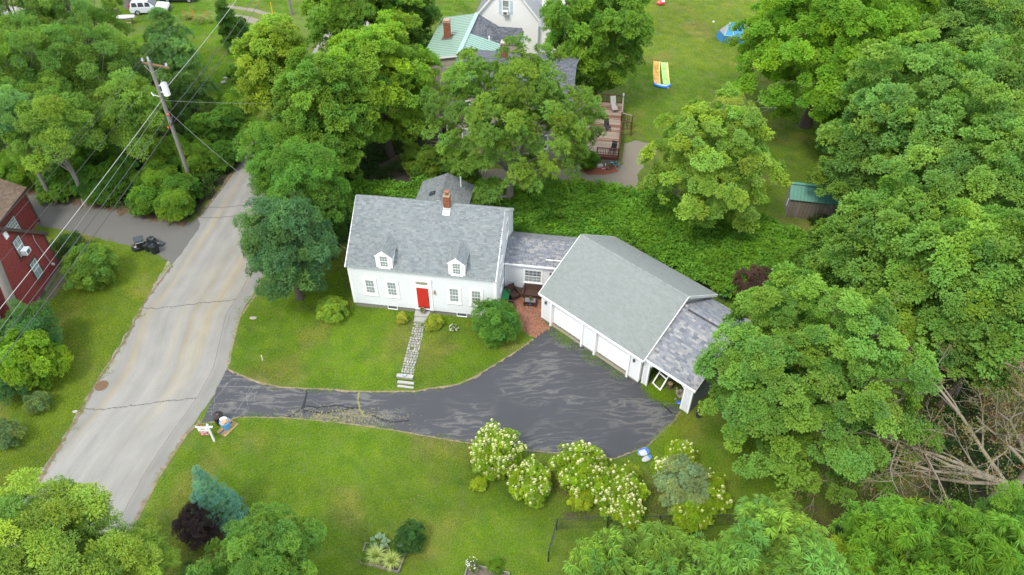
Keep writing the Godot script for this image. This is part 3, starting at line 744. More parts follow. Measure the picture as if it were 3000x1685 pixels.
	var under := [[Vector3(-35.754, 1.300, -57.283), "leafy bush above the side driveway, left of the pole", 2.0], [Vector3(-32.105, 1.300, -56.662), "bright leafy bush left of the pole's foot", 1.9], [Vector3(-29.643, 1.300, -55.145), "bush at the foot of the utility pole", 1.8], [Vector3(-32.133, 1.300, -53.676), "low bush nearest the side driveway", 1.4], [Vector3(-29.336, 1.300, -53.102), "bush at the corner of street and side driveway", 1.5], [Vector3(-29.284, 1.300, -65.057), "vine-covered mound beside the street's bend", 2.1], [Vector3(-28.723, 1.300, -67.299), "pale bush on the bank at the street's bend", 1.6], [Vector3(-29.386, 1.300, -60.181), "bush on the bank right of the pole's middle", 2.0], [Vector3(-27.334, 1.300, -60.849), "bush beside the street above the pole's foot", 1.6], [Vector3(-30.067, 1.300, -65.057), "bright bush right of the pole below the pine", 2.0], [Vector3(-32.215, 1.300, -60.849), "bush left of the pole's middle", 2.0], [Vector3(-37.311, 1.300, -55.746), "bush above the middle of the side driveway", 2.0], [Vector3(-40.913, 1.300, -56.662), "bush above the left end of the side driveway", 2.0], [Vector3(-45.247, 1.300, -58.230), "bush behind the red wing's roof corner", 2.2], [Vector3(-36.345, 1.300, -60.849), "yellowish tangled bush inside the left woods", 2.2], [Vector3(-40.201, 1.300, -60.181), "bush in the shade of the thin-crowned tree", 2.0], [Vector3(-28.760, 1.300, -70.445), "bush on the bank opposite the yellow-green maple", 1.5], [Vector3(-30.155, 1.300, -77.339), "small bush near the white stones on the bank", 1.2]]
	for i in under.size():
		var r: Array = under[i]
		var c: Color = [Color(0.121, 0.270, 0.034), Color(0.162, 0.311, 0.034), Color(0.095, 0.223, 0.030)][i % 3]
		shrub("roadside_bush", r[1], u, r[0], r[2], r[2] * 0.8, int(24 + r[2] * 14), 0.75, ["maple", "ash", "vine"][i % 3], c)

func fences() -> void:
	chain_fence("black chain-link fence below the hydrangeas, turning down at its left end", [Vector3(2.078, 0.000, -21.003), Vector3(2.633, 0.000, -22.990), Vector3(5.642, 0.000, -23.123), Vector3(8.696, 0.000, -23.189), Vector3(14.035, 0.000, -23.256), Vector3(14.943, 0.000, -24.344)], 1.2, Color(0.015, 0.02, 0.02))
	chain_fence("dark green chain-link fence corner behind the carport by the thicket", [Vector3(14.509, 0.000, -40.274), Vector3(16.636, 0.000, -42.312), Vector3(19.890, 0.000, -41.077)], 1.2, Color(0.015, 0.04, 0.03))
	for q in [[Vector3(-31.552, 0.000, -81.632), 0.35, "white stone topmost on the bank at the street's far left"], [Vector3(-31.253, 0.000, -82.306), 0.25, "small white stone right of the topmost bank stone"], [Vector3(-31.213, 0.000, -84.023), 0.3, "white stone highest up the bank"], [Vector3(-32.079, 0.000, -77.120), 0.35, "white stone halfway down the bank"], [Vector3(-32.147, 0.000, -78.058), 0.28, "pale stone just above the halfway one on the bank"], [Vector3(-30.003, 0.000, -75.287), 0.3, "pale stone half hidden in grass lowest on the bank"]]:
		loose_stone(q[2], q[0], Vector3(q[1], q[1] * 0.6, q[1] * 0.75), Color(0.5, 0.48, 0.43), "white stones on the bank")
	loose_stone("pale flat stone on the verge left of the road below the drain", Vector3(-29.562, 0.000, -31.675), Vector3(0.2, 0.08, 0.12))
	loose_stone("white boulder in the red mulch beside the bicycle", Vector3(8.384, 0.000, -60.789), Vector3(0.35, 0.22, 0.25), Color(0.6, 0.58, 0.52))
	loose_stone("small buff stone at the water slide's end", Vector3(17.177, 0.000, -75.967), Vector3(0.2, 0.08, 0.12), Color(0.5, 0.36, 0.25))
	loose_stone("low grey stones at the driveway mouth on the lawn's upper edge", Vector3(-19.711, 0.000, -40.564), Vector3(0.3, 0.06, 0.18), Color(0.4, 0.36, 0.3))
	var st := MB.new()
	st.box(Vector3(-0.02, 0, -0.02), Vector3(0.02, 0.55, 0.02))
	var o := single("lawn_stake", st, M.trim, "short white stake standing in the front lawn near the street", "stake")
	o.position = Vector3(-17.962, 0.000, -36.294)


# ---------------------------------------------------------------- foliage
# One bough of leaves: sprigs over a flattened dome, each a spray of leaf blades.
func make_bough(sp: String, sd: int) -> ArrayMesh:
	var g := RandomNumberGenerator.new()
	g.seed = 900 + sd * 17 + sp.hash() % 1000
	var b := MB.new()
	var d: Dictionary = {
		"maple": {"flat": 0.55, "sprigs": 26, "leaves": 13, "l": 0.26, "w": 0.2, "sr": 0.3, "droop": 0.25},
		"ash": {"flat": 0.7, "sprigs": 28, "leaves": 16, "l": 0.27, "w": 0.095, "sr": 0.27, "droop": 0.35},
		"lance": {"flat": 0.6, "sprigs": 9, "leaves": 18, "l": 0.62, "w": 0.09, "sr": 0.05, "droop": 0.75},
		"walnut": {"flat": 0.5, "sprigs": 18, "leaves": 14, "l": 0.4, "w": 0.12, "sr": 0.12, "droop": 0.5},
		"pine": {"flat": 0.45, "sprigs": 30, "leaves": 22, "l": 0.34, "w": 0.04, "sr": 0.1, "droop": -0.2},
		"shrub": {"flat": 0.75, "sprigs": 30, "leaves": 12, "l": 0.22, "w": 0.12, "sr": 0.2, "droop": 0.1},
		"vine": {"flat": 0.35, "sprigs": 30, "leaves": 9, "l": 0.25, "w": 0.19, "sr": 0.24, "droop": 0.3},
	}[sp]
	for s in d.sprigs:
		var ph := g.randf() * TAU
		var up := g.randf_range(-0.5, 1.0)
		var side := sqrt(maxf(0.0, 1.0 - up * up))
		var out := Vector3(cos(ph) * side, up, sin(ph) * side)
		var r := pow(g.randf_range(0.25, 1.0), 0.45)
		var mid := Vector3(out.x * r, out.y * r * d.flat, out.z * r)
		var sf := g.randf_range(0.72, 1.3) * (0.86 + 0.26 * r)
		for k in d.leaves:
			var dirn := Vector3(g.randfn(), g.randfn() * 0.5, g.randfn()).normalized()
			var at: Vector3 = mid + dirn * d.sr * pow(g.randf(), 0.6)
			var tip := (dirn + out * 0.7 + Vector3(0, 0.15 - d.droop * g.randf_range(0.4, 1.4), 0)).normalized()
			var nn := (out * 0.5 + Vector3.UP * 0.8 + Vector3(g.randfn(), g.randfn(), g.randfn()) * 0.42).normalized()
			var sd2 := tip.cross(nn)
			if sd2.length() < 0.05:
				continue
			sd2 = sd2.normalized()
			nn = sd2.cross(tip).normalized()
			var l: float = d.l * g.randf_range(0.75, 1.2)
			var w: float = d.w * g.randf_range(0.8, 1.15) * 0.5
			var f := 1.75 * sf * g.randf_range(0.72, 1.28)
			b.col = Color(f * g.randf_range(0.94, 1.12), f, f * g.randf_range(0.95, 1.4))
			var a := at
			var m: Vector3 = at + tip * l * 0.45 + nn * w * 0.35
			var e: Vector3 = at + tip * l + Vector3(0, -d.droop * l * 0.35, 0)
			b.tri(a, m + sd2 * w, e)
			b.tri(a, e, m - sd2 * w)
	return b.mesh()

func boughs(sp: String) -> Array:
	if not lobes.has(sp):
		lobes[sp] = []
		for i in 5:
			lobes[sp].append(make_bough(sp, i))
	return lobes[sp]

func tinted(c: Color, g: RandomNumberGenerator, spread := 0.16) -> Color:
	var f := g.randf_range(1.0 - spread, 1.0 + spread)
	var y := g.randf_range(-0.1, 0.2)
	return Color(c.r * f * (1.0 + y), c.g * f * (1.0 + y * 0.3), c.b * f * (1.0 - y))

# A crown: billows set over an uneven ellipsoid, each a flattened heap of boughs, fewer of them inside. One bough mesh serves all trees of the kind.
func crown(parent: Node3D, mid: Vector3, rx: float, ry: float, count: int, size: float, sp: String, c: Color, sd: int, called := "crown", gaps := 0.12, cone := 0.0) -> Array:
	var g := RandomNumberGenerator.new()
	g.seed = sd
	var nz := FastNoiseLite.new()
	nz.seed = sd
	nz.frequency = 0.9
	var places := []
	var tints := []
	var tips := []
	var heaps := maxi(6, int(count * 1.6))
	var bs := size * 0.46
	for i in heaps:
		var fy := 1.0 - 2.0 * (i + 0.5) / heaps
		var ph := i * 2.39996 + g.randf_range(-0.4, 0.4)
		if fy < -0.5 and g.randf() < 0.55:
			continue
		var side := sqrt(maxf(0.0, 1.0 - fy * fy))
		var dirn := Vector3(cos(ph) * side, fy + g.randf_range(-0.12, 0.12), sin(ph) * side)
		var rough := 1.0 + 0.5 * nz.get_noise_3dv(dirn * 1.6) + 0.13 * g.randf_range(-1, 1)
		if nz.get_noise_3dv(dirn * 2.3 + Vector3(9, 4, 2)) < -0.38 + gaps:
			rough *= 0.6
		var inner := 1.0
		if i % 5 == 4:
			inner = g.randf_range(0.35, 0.7)
		var k := rough * inner * (1.0 - size * 0.5 / rx)
		var taper := 1.0 - cone * (fy * 0.5 + 0.5)
		var at := mid + Vector3(dirn.x * rx * k * taper, dirn.y * ry * k, dirn.z * rx * k * taper)
		var lr := size * (0.3 + 0.5 * g.randf() * g.randf()) * (1.0 - cone * 0.45 * (fy * 0.5 + 0.5))
		var tone := tinted(c, g, 0.24)
		var lean := (Vector3.UP + Vector3(dirn.x, 0.0, dirn.z) * 0.75).normalized()
		var q := Basis(Quaternion(Vector3.UP, lean))
		var n := int(clampf(lr / bs * 3.6, 2, 7))
		for b in n:
			var a := TAU * b / n + g.randf()
			var rr := lr * sqrt(g.randf_range(0.05, 1.0))
			var o := at + q * Vector3(cos(a) * rr, lr * 0.7 * (1.0 - pow(rr / lr, 2.0)) + g.randf_range(-0.3, 0.35) * lr, sin(a) * rr)
			if o.y < 0.2:
				o.y = 0.2 + g.randf() * 0.2
			var s := bs * g.randf_range(0.75, 1.2)
			places.append(Transform3D(q * Basis(Vector3(g.randf_range(-0.25, 0.25), 1, g.randf_range(-0.25, 0.25)).normalized(), g.randf() * TAU) * Basis.from_scale(Vector3(s, s * g.randf_range(0.8, 1.2), s)), o))
			tints.append(tinted(tone, g, 0.08))
		tips.append(at)
	for i in heaps:   # loose sprays between the billows
		var d := Vector3(g.randfn(), g.randfn() + 0.25, g.randfn()).normalized()
		var k := (0.6 + 0.32 * g.randf()) * minf(1.06, 1.0 + 0.5 * nz.get_noise_3dv(d * 1.6))
		var taper := 1.0 - cone * (d.y * 0.5 + 0.5)
		var o := mid + Vector3(d.x * rx * k * taper, d.y * ry * k, d.z * rx * k * taper)
		if o.y < 0.3 or d.y < -0.6:
			continue
		var s := bs * g.randf_range(0.55, 0.95)
		places.append(Transform3D(Basis(Vector3(g.randf_range(-0.5, 0.5), 1, g.randf_range(-0.5, 0.5)).normalized(), g.randf() * TAU) * Basis.from_scale(Vector3(s, s * g.randf_range(0.9, 1.5), s)), o))
		tints.append(tinted(c, g, 0.2))
	scatter(called, boughs(sp)[sd % 5], M.leaf, places, tints, parent).set_meta("kind", "stuff")
	return tips

func trunk(parent: Node3D, top: float, r: float, tips: Array, mid: Vector3, m: Material, sd: int, limbs := 12, bare := 0) -> void:
	var g := RandomNumberGenerator.new()
	g.seed = sd + 5
	var b := MB.new()
	var pts := []
	var rad := []
	var wander := Vector3(g.randf_range(-0.3, 0.3), 0, g.randf_range(-0.3, 0.3))
	for i in 7:
		var f := i / 6.0
		pts.append(Vector3(0, top * f - 0.1, 0).lerp(Vector3(mid.x, top * f, mid.z), f) + wander * sin(f * 5.0) * 0.6)
		rad.append(r * (1.55 if i == 0 else 1.0) * (1.0 - 0.75 * f))
	b.tube(pts, rad, 9)
	part("trunk", b, m, parent)
	if tips.size() == 0 or limbs == 0:
		return
	var br := MB.new()
	for i in mini(limbs, tips.size()):
		var e: Vector3 = tips[(i * 7 + sd) % tips.size()]
		var f := clampf((e.y / top) * 0.55, 0.15, 0.8) * g.randf_range(0.75, 1.0)
		var s := Vector3.ZERO.lerp(Vector3(mid.x, 0, mid.z), f) + Vector3(0, top * f, 0)
		var h := s.lerp(e, 0.5) + Vector3(g.randf_range(-0.4, 0.4), g.randf_range(-0.1, 0.6), g.randf_range(-0.4, 0.4))
		var r0 := r * (1.0 - 0.7 * f) * 0.45
		br.tube([s, s.lerp(h, 0.5) + Vector3(0, 0.1, 0), h, e], [r0, r0 * 0.75, r0 * 0.55, r0 * 0.2], 5)
		for j in bare:
			var q := h.lerp(e, g.randf_range(0.2, 1.0))
			var z := q + Vector3(g.randfn(), g.randf_range(0.0, 1.3), g.randfn()) * 1.0
			br.tube([q, q.lerp(z, 0.5) + Vector3(0, 0.1, 0), z], [r0 * 0.3, r0 * 0.22, 0.012], 4)
	part("branches", br, m, parent)

# kind, crown centre in the world, its radii, number of boughs and their size
func tree(called: String, label: String, group: String, at: Vector3, rx: float, ry: float, count: int, size: float, sp: String, c: Color, m: Material = null, gaps := 0.12, limbs := 12, cone := 0.0, bare := 0, category := "tree", r := 0.0) -> Node3D:
	var t := thing(called, label, category, Vector3(at.x, 0, at.z), 0.0, group)
	var sd := int(absf(at.x) * 131 + absf(at.z) * 57) + 11
	var mid := Vector3(0, at.y, 0)
	var tips := crown(t, mid, rx, ry, count, size, sp, c, sd, "crown", gaps, cone)
	trunk(t, at.y + ry * 0.55, r if r > 0.0 else 0.05 * rx + 0.06, tips, mid, m if m else M.bark, sd, limbs, bare)
	return t

var bush_tips := []
func shrub(called: String, label: String, group: String, at: Vector3, rx: float, ry: float, count: int, size: float, sp: String, c: Color, category := "shrub") -> Node3D:
	var t := thing(called, label, category, Vector3(at.x, 0, at.z), 0.0, group)
	var sd := int(absf(at.x) * 131 + absf(at.z) * 57) + 3
	var mid := Vector3(0, at.y, 0)
	var tips := crown(t, mid, rx, ry, count, size, sp, c, sd, "foliage", 0.02)
	bush_tips = tips
	var b := MB.new()
	b.col = Color(0.12, 0.09, 0.06)
	for i in mini(7, tips.size()):
		var e: Vector3 = tips[(i * 5) % tips.size()]
		b.tube([Vector3(0.05 * cos(i), -0.05, 0.05 * sin(i)), e * Vector3(0.4, 0.6, 0.4), e], [0.03, 0.022, 0.008], 4)
	part("stems", b, M.rough, t)
	return t

func flower_ball() -> ArrayMesh:
	var g := RandomNumberGenerator.new()
	g.seed = 77
	var b := MB.new()
	for i in 26:
		var d := Vector3(g.randfn(), g.randfn() + 0.3, g.randfn()).normalized()
		b.col = Color.WHITE * g.randf_range(0.85, 1.1)
		var s := d.cross(Vector3(0.2, 0.9, 0.4)).normalized() * 0.3
		var t := d.cross(s).normalized() * 0.3
		b.face(d * 0.85, s, t)
	return b.mesh()

func blossoms(t: Node3D, mid: Vector3, rx: float, ry: float, count: int, size: float, c: Color, c2: Color, sd: int) -> void:
	var g := RandomNumberGenerator.new()
	g.seed = sd
	var places := []
	var tints := []
	for i in count:
		var d := Vector3(g.randfn(), absf(g.randfn()) * 0.9 - 0.1, g.randfn() + 0.25).normalized()
		var s := size * g.randf_range(0.6, 1.25)
		var k := g.randf_range(0.93, 1.12)
		places.append(Transform3D(Basis.from_scale(Vector3.ONE * s), mid + Vector3(d.x * rx, d.y * ry, d.z * rx) * k))
		tints.append(c.lerp(c2, g.randf()))
	scatter("blossom", flower_ball(), M.vc, places, tints, t).set_meta("kind", "stuff")

func bloom(t: Node3D, tips: Array, count: int, size: float, c: Color, c2: Color, sd: int) -> void:   # flower heads clustered at the tips of a bush
	var g := RandomNumberGenerator.new()
	g.seed = sd
	var places := []
	var tints := []
	for i in count:
		var p: Vector3 = tips[g.randi() % tips.size()]
		if p.y < 0.5 and g.randf() < 0.7:
			continue
		var o := p + Vector3(g.randfn() * 0.16, 0.12 + absf(g.randfn()) * 0.12, g.randfn() * 0.16)
		places.append(Transform3D(Basis.from_scale(Vector3.ONE * size * g.randf_range(0.5, 1.3)), o))
		tints.append(c.lerp(c2, g.randf() * g.randf() * 1.3))
	scatter("blossom", flower_ball(), M.vc, places, tints, t).set_meta("kind", "stuff")

# Blades standing in a clump, bent outwards.
func blade_tuft(count: int, spread: float, h: float, w: float, bend: float, g: RandomNumberGenerator, b: MB, at := Vector3.ZERO) -> void:
	for i in count:
		var a := g.randf() * TAU
		var o := Vector3(cos(a), 0, sin(a))
		var base := at + o * spread * sqrt(g.randf())
		var hh := h * g.randf_range(0.6, 1.15)
		var s := o.cross(Vector3.UP) * w
		var f := g.randf_range(0.75, 1.25)
		b.col = Color(f * g.randf_range(0.9, 1.15), f, f)
		var bd := bend * g.randf_range(0.1, 1.1)
		var m := base + o * hh * bd * 0.35 + Vector3(0, hh * 0.65, 0)
		var e := base + o * hh * bd + Vector3(0, hh * (1.0 - bd * 0.5), 0)
		b.tri(base - s, m, base + s)
		b.tri(m - s * 0.8, e, m + s * 0.8)

func inside(p: Vector2, polys: Array) -> bool:
	for q in polys:
		if Geometry2D.is_point_in_polygon(p, q):
			return true
	return false

func grass_colour(x: float, z: float) -> Color:
	var a := patch_noise.get_noise_2d(x * 1.0, z * 1.0)
	var b := fine_noise.get_noise_2d(x, z)
	var f := 1.0 + 0.28 * a + 0.34 * b
	var dry := clampf((patch_noise.get_noise_2d(x * 1.7 + 300.0, z * 1.7) - 0.12) * 2.0, 0.0, 0.6)
	var c := Color(0.205, 0.36, 0.02).lerp(Color(0.34, 0.36, 0.07), dry)
	return Color(c.r * f * (1.0 + 0.25 * b), c.g * f, c.b * f)

var grass_patch: ArrayMesh
func grass(called: String, label: String, keep: Array, skip: Array, tone := Color.WHITE, step := 0.8, tall := 1.0) -> void:
	if grass_patch == null:
		var g := RandomNumberGenerator.new()
		g.seed = 4
		var b := MB.new()
		for i in 120:
			blade_tuft(4, 0.05, 0.075, 0.009, 0.7, g, b, Vector3(g.randf_range(-0.55, 0.55), 0, g.randf_range(-0.55, 0.55)))
		grass_patch = b.mesh()
	var places := []
	var tints := []
	var lo := Vector2(1e9, 1e9)
	var hi := Vector2(-1e9, -1e9)
	for q in keep:
		for p in q:
			lo = lo.min(p)
			hi = hi.max(p)
	var x := lo.x
	while x < hi.x:
		var z := lo.y
		while z < hi.y:
			var p := Vector2(x + rng.randf_range(-0.3, 0.3), z + rng.randf_range(-0.3, 0.3)) 
			if inside(p, keep) and not inside(p, skip):
				var s := rng.randf_range(0.85, 1.2)
				places.append(Transform3D(Basis(Vector3.UP, rng.randf() * TAU) * Basis.from_scale(Vector3(s, s * tall * rng.randf_range(0.7, 1.3), s)), Vector3(p.x, 0.0, p.y)))
				var c := grass_colour(p.x, p.y)
				tints.append(Color(c.r * tone.r, c.g * tone.g, c.b * tone.b))
			z += step
		x += step
	var o := scatter(called, grass_patch, M.grass, places, tints)
	tag(o, label, "grass", "", "stuff")

func carpet(called: String, label: String, category: String, keep: Array, skip: Array, sp: String, c: Color, step: float, size: Vector2, height: Vector2, sd: int) -> void:
	var g := RandomNumberGenerator.new()
	g.seed = sd
	var root := thing(called, label, category)
	root.set_meta("kind", "stuff")
	var places := [[], [], [], [], []]
	var tints := [[], [], [], [], []]
	var lo := Vector2(1e9, 1e9)
	var hi := Vector2(-1e9, -1e9)
	for q in keep:
		for p in q:
			lo = lo.min(p)
			hi = hi.max(p)
	var x := lo.x
	while x < hi.x:
		var z := lo.y
		while z < hi.y:
			var p := Vector2(x, z) + Vector2(g.randf_range(-0.5, 0.5), g.randf_range(-0.5, 0.5)) * step
			if inside(p, keep) and not inside(p, skip):
				var s := g.randf_range(size.x, size.y)
				var w := g.randi() % 5
				var y := g.randf_range(height.x, height.y) + patch_noise.get_noise_2d(p.x * 3.0, p.y * 3.0) * (height.y - height.x)
				places[w].append(Transform3D(Basis(Vector3(g.randf() - 0.5, 3.0, g.randf() - 0.5).normalized(), g.randf() * TAU) * Basis.from_scale(Vector3.ONE * s), Vector3(p.x, y, p.y)))
				tints[w].append(tinted(c, g, 0.2))
			z += step
		x += step
	var set_: Array = boughs(sp)
	for w in 5:
		if places[w].size():
			scatter("foliage", set_[w], M.leaf, places[w], tints[w], root).set_meta("kind", "stuff")


# ---------------------------------------------------------------- the ground and what lies flat on it
var road_left := [Vector2(-30.3, -8), Vector2(-29.9, -25.9), Vector2(-29.5, -29), Vector2(-29.25, -34.3), Vector2(-28.85, -37.7), Vector2(-28.64, -42.5), Vector2(-28.41, -47), Vector2(-27.62, -53.1), Vector2(-26.76, -57.6), Vector2(-26.1, -62.1), Vector2(-25.8, -65.7), Vector2(-25, -73), Vector2(-23.6, -85), Vector2(-22, -98), Vector2(-20, -116)]
var road_right := [Vector2(-23.2, -8), Vector2(-22.57, -22.9), Vector2(-22.17, -26.6), Vector2(-21.46, -29.9), Vector2(-21.06, -31.2), Vector2(-20.6, -33), Vector2(-20.25, -35.6), Vector2(-20.8, -41), Vector2(-20.33, -43.4), Vector2(-19.6, -50), Vector2(-18.9, -57), Vector2(-18.2, -64), Vector2(-17.4, -72), Vector2(-16, -84), Vector2(-14.3, -98), Vector2(-12.5, -116)]

func along(line: Array, z: float) -> float:
	for i in line.size() - 1:
		if z <= line[i].y and z >= line[i + 1].y:
			return lerpf(line[i].x, line[i + 1].x, (z - line[i].y) / (line[i + 1].y - line[i].y))
	return line[-1].x

func ragged(poly: PackedVector2Array, step: float, amp: float, sd: int) -> PackedVector2Array:
	var o := PackedVector2Array()
	var f := FastNoiseLite.new()
	f.seed = sd
	f.frequency = 0.8
	for i in poly.size():
		var a := poly[i]
		var b := poly[(i + 1) % poly.size()]
		var k := maxi(1, int(a.distance_to(b) / step))
		var s := (b - a).normalized().orthogonal()
		for j in k:
			var p := a.lerp(b, float(j) / k)
			o.append(p + s * amp * (f.get_noise_2d(p.x, p.y) + 0.5 * f.get_noise_2d(p.x * 4.0, p.y * 4.0)))
	return o

func sheet(called: String, poly: PackedVector2Array, y: float, m: Material, kind_label := "structure", region := Rect2(0, 0, 1, 1), c := Color.WHITE) -> MeshInstance3D:
	var ix := Geometry2D.triangulate_polygon(poly)
	var v := PackedVector3Array()
	var n := PackedVector3Array()
	var uv := PackedVector2Array()
	var cc := PackedColorArray()
	for k in range(0, ix.size(), 3):
		var t := [poly[ix[k]], poly[ix[k + 1]], poly[ix[k + 2]]]
		if (t[1] - t[0]).cross(t[2] - t[0]) < 0.0:
			t = [t[0], t[2], t[1]]
		for p in t:
			v.append(Vector3(p.x, y, p.y)); n.append(Vector3.UP); cc.append(c)
			uv.append((p - region.position) / region.size)
	var a := []
	a.resize(Mesh.ARRAY_MAX)
	a[Mesh.ARRAY_VERTEX] = v; a[Mesh.ARRAY_NORMAL] = n; a[Mesh.ARRAY_TEX_UV] = uv; a[Mesh.ARRAY_COLOR] = cc
	var mm := ArrayMesh.new()
	mm.add_surface_from_arrays(Mesh.PRIMITIVE_TRIANGLES, a)
	var o := put(called, mm, m)
	o.set_meta("kind", kind_label)
	return o

func noise_bytes(w: int, h: int, freq: float, sd: int, gw := 0, gh := 0, oct := 3) -> PackedByteArray:
	var f := FastNoiseLite.new()
	f.seed = sd
	f.frequency = freq
	f.fractal_octaves = oct
	var im := f.get_image(gw if gw else w, gh if gh else h, false, false, false)
	im.convert(Image.FORMAT_L8)
	if gw:
		im.resize(w, h, Image.INTERPOLATE_CUBIC)
	return im.get_data()

var to_srgb := PackedByteArray()
func make_curve() -> void:
	to_srgb.resize(1025)
	for i in 1025:
		to_srgb[i] = int(clampf(Color(i / 1024.0, 0, 0).linear_to_srgb().r * 255.0, 0, 255))

func textured(w: int, h: int, bytes: PackedByteArray, rough: float) -> StandardMaterial3D:
	var im := Image.create_from_data(w, h, false, Image.FORMAT_RGB8, bytes)
	var m := StandardMaterial3D.new()
	m.albedo_texture = ImageTexture.create_from_image(im)
	m.roughness = rough
	return m

func stamp_line(b: PackedByteArray, w: int, h: int, pts: Array, r: float, c: Array, jitter: float, g: RandomNumberGenerator, fade := 1.0) -> void:   # pts in pixels
	for i in pts.size() - 1:
		var p: Vector2 = pts[i]
		var q: Vector2 = pts[i + 1]
		var k := int(p.distance_to(q)) + 1
		var off := Vector2.ZERO
		for j in k:
			off = off * 0.93 + Vector2(g.randf_range(-1, 1), g.randf_range(-1, 1)) * jitter
			var s := p.lerp(q, float(j) / k) + off
			var rr := r * g.randf_range(0.6, 1.3)
			for yy in range(int(s.y - rr), int(s.y + rr) + 1):
				for xx in range(int(s.x - rr), int(s.x + rr) + 1):
					if xx < 0 or yy < 0 or xx >= w or yy >= h or g.randf() > fade:
						continue
					var o := (yy * w + xx) * 3
					b[o] = c[0]; b[o + 1] = c[1]; b[o + 2] = c[2]

func road_material() -> StandardMaterial3D:   # u across 11 m, v along 48 m
	var w := 1024
	var h := 2048
	var grain := noise_bytes(w, h, 0.33, 41, 0, 0, 2)
	var blot := noise_bytes(w, h, 0.03, 42, 256, 512, 4)
	var lanes := noise_bytes(w, h, 0.06, 43, 128, 20, 3)
	var fine := noise_bytes(w, h, 0.12, 44, 1024, 128, 2)
	var b := PackedByteArray()
	b.resize(w * h * 3)
	for y in h:
		for x in w:
			var i := y * w + x
			var f := (0.62 + 0.52 * grain[i] / 255.0 + 0.22 * (blot[i] / 255.0 - 0.5) + 0.12 * (fine[i] / 255.0 - 0.5))
			var yl := clampf((lanes[i] / 255.0 - 0.52) * 3.5, 0.0, 1.0) * 0.8
			var tr := (lanes[(i + 37 * 128) % (w * h)] / 255.0 - 0.5) * 0.3
			f *= 1.0 + tr
			var s := x * 11.0 / w
			var gut := clampf((s - 9.0) * 4.0, 0.0, 1.0) * 0.16 + clampf((1.6 - s) * 2.0, 0.0, 1.0) * 0.22
			f *= 1.0 - gut
			b[i * 3] = to_srgb[int(minf(f * (0.246 + 0.03 * yl) , 1.0) * 1024)]
			b[i * 3 + 1] = to_srgb[int(minf(f * (0.237 - 0.0 * yl), 1.0) * 1024)]
			b[i * 3 + 2] = to_srgb[int(minf(f * (0.217 - 0.06 * yl), 1.0) * 1024)]
	var g := RandomNumberGenerator.new()
	g.seed = 12
	var px := w / 11.0
	var pz := h / 48.0
	stamp_line(b, w, h, [Vector2(9.05 * px, 0), Vector2(9.0 * px, 0.5 * h), Vector2(9.1 * px, h)], 1.6, [105, 100, 88], 0.5, g)
	stamp_line(b, w, h, [Vector2(1.25 * px, 0), Vector2(1.4 * px, 0.5 * h), Vector2(1.2 * px, h)], 1.3, [128, 120, 106], 0.6, g)
	for z in [11.5, 13.0, 24.3, 34.0]:
		var y: float = z * pz
		stamp_line(b, w, h, [Vector2(1.5 * px, y), Vector2(3.4 * px, y + 0.1 * pz), Vector2(5.2 * px, y - 0.25 * pz), Vector2(9 * px, y - 0.9 * pz)], 0.9, [88, 86, 80], 1.0, g)
	return textured(w, h, b, 0.95)

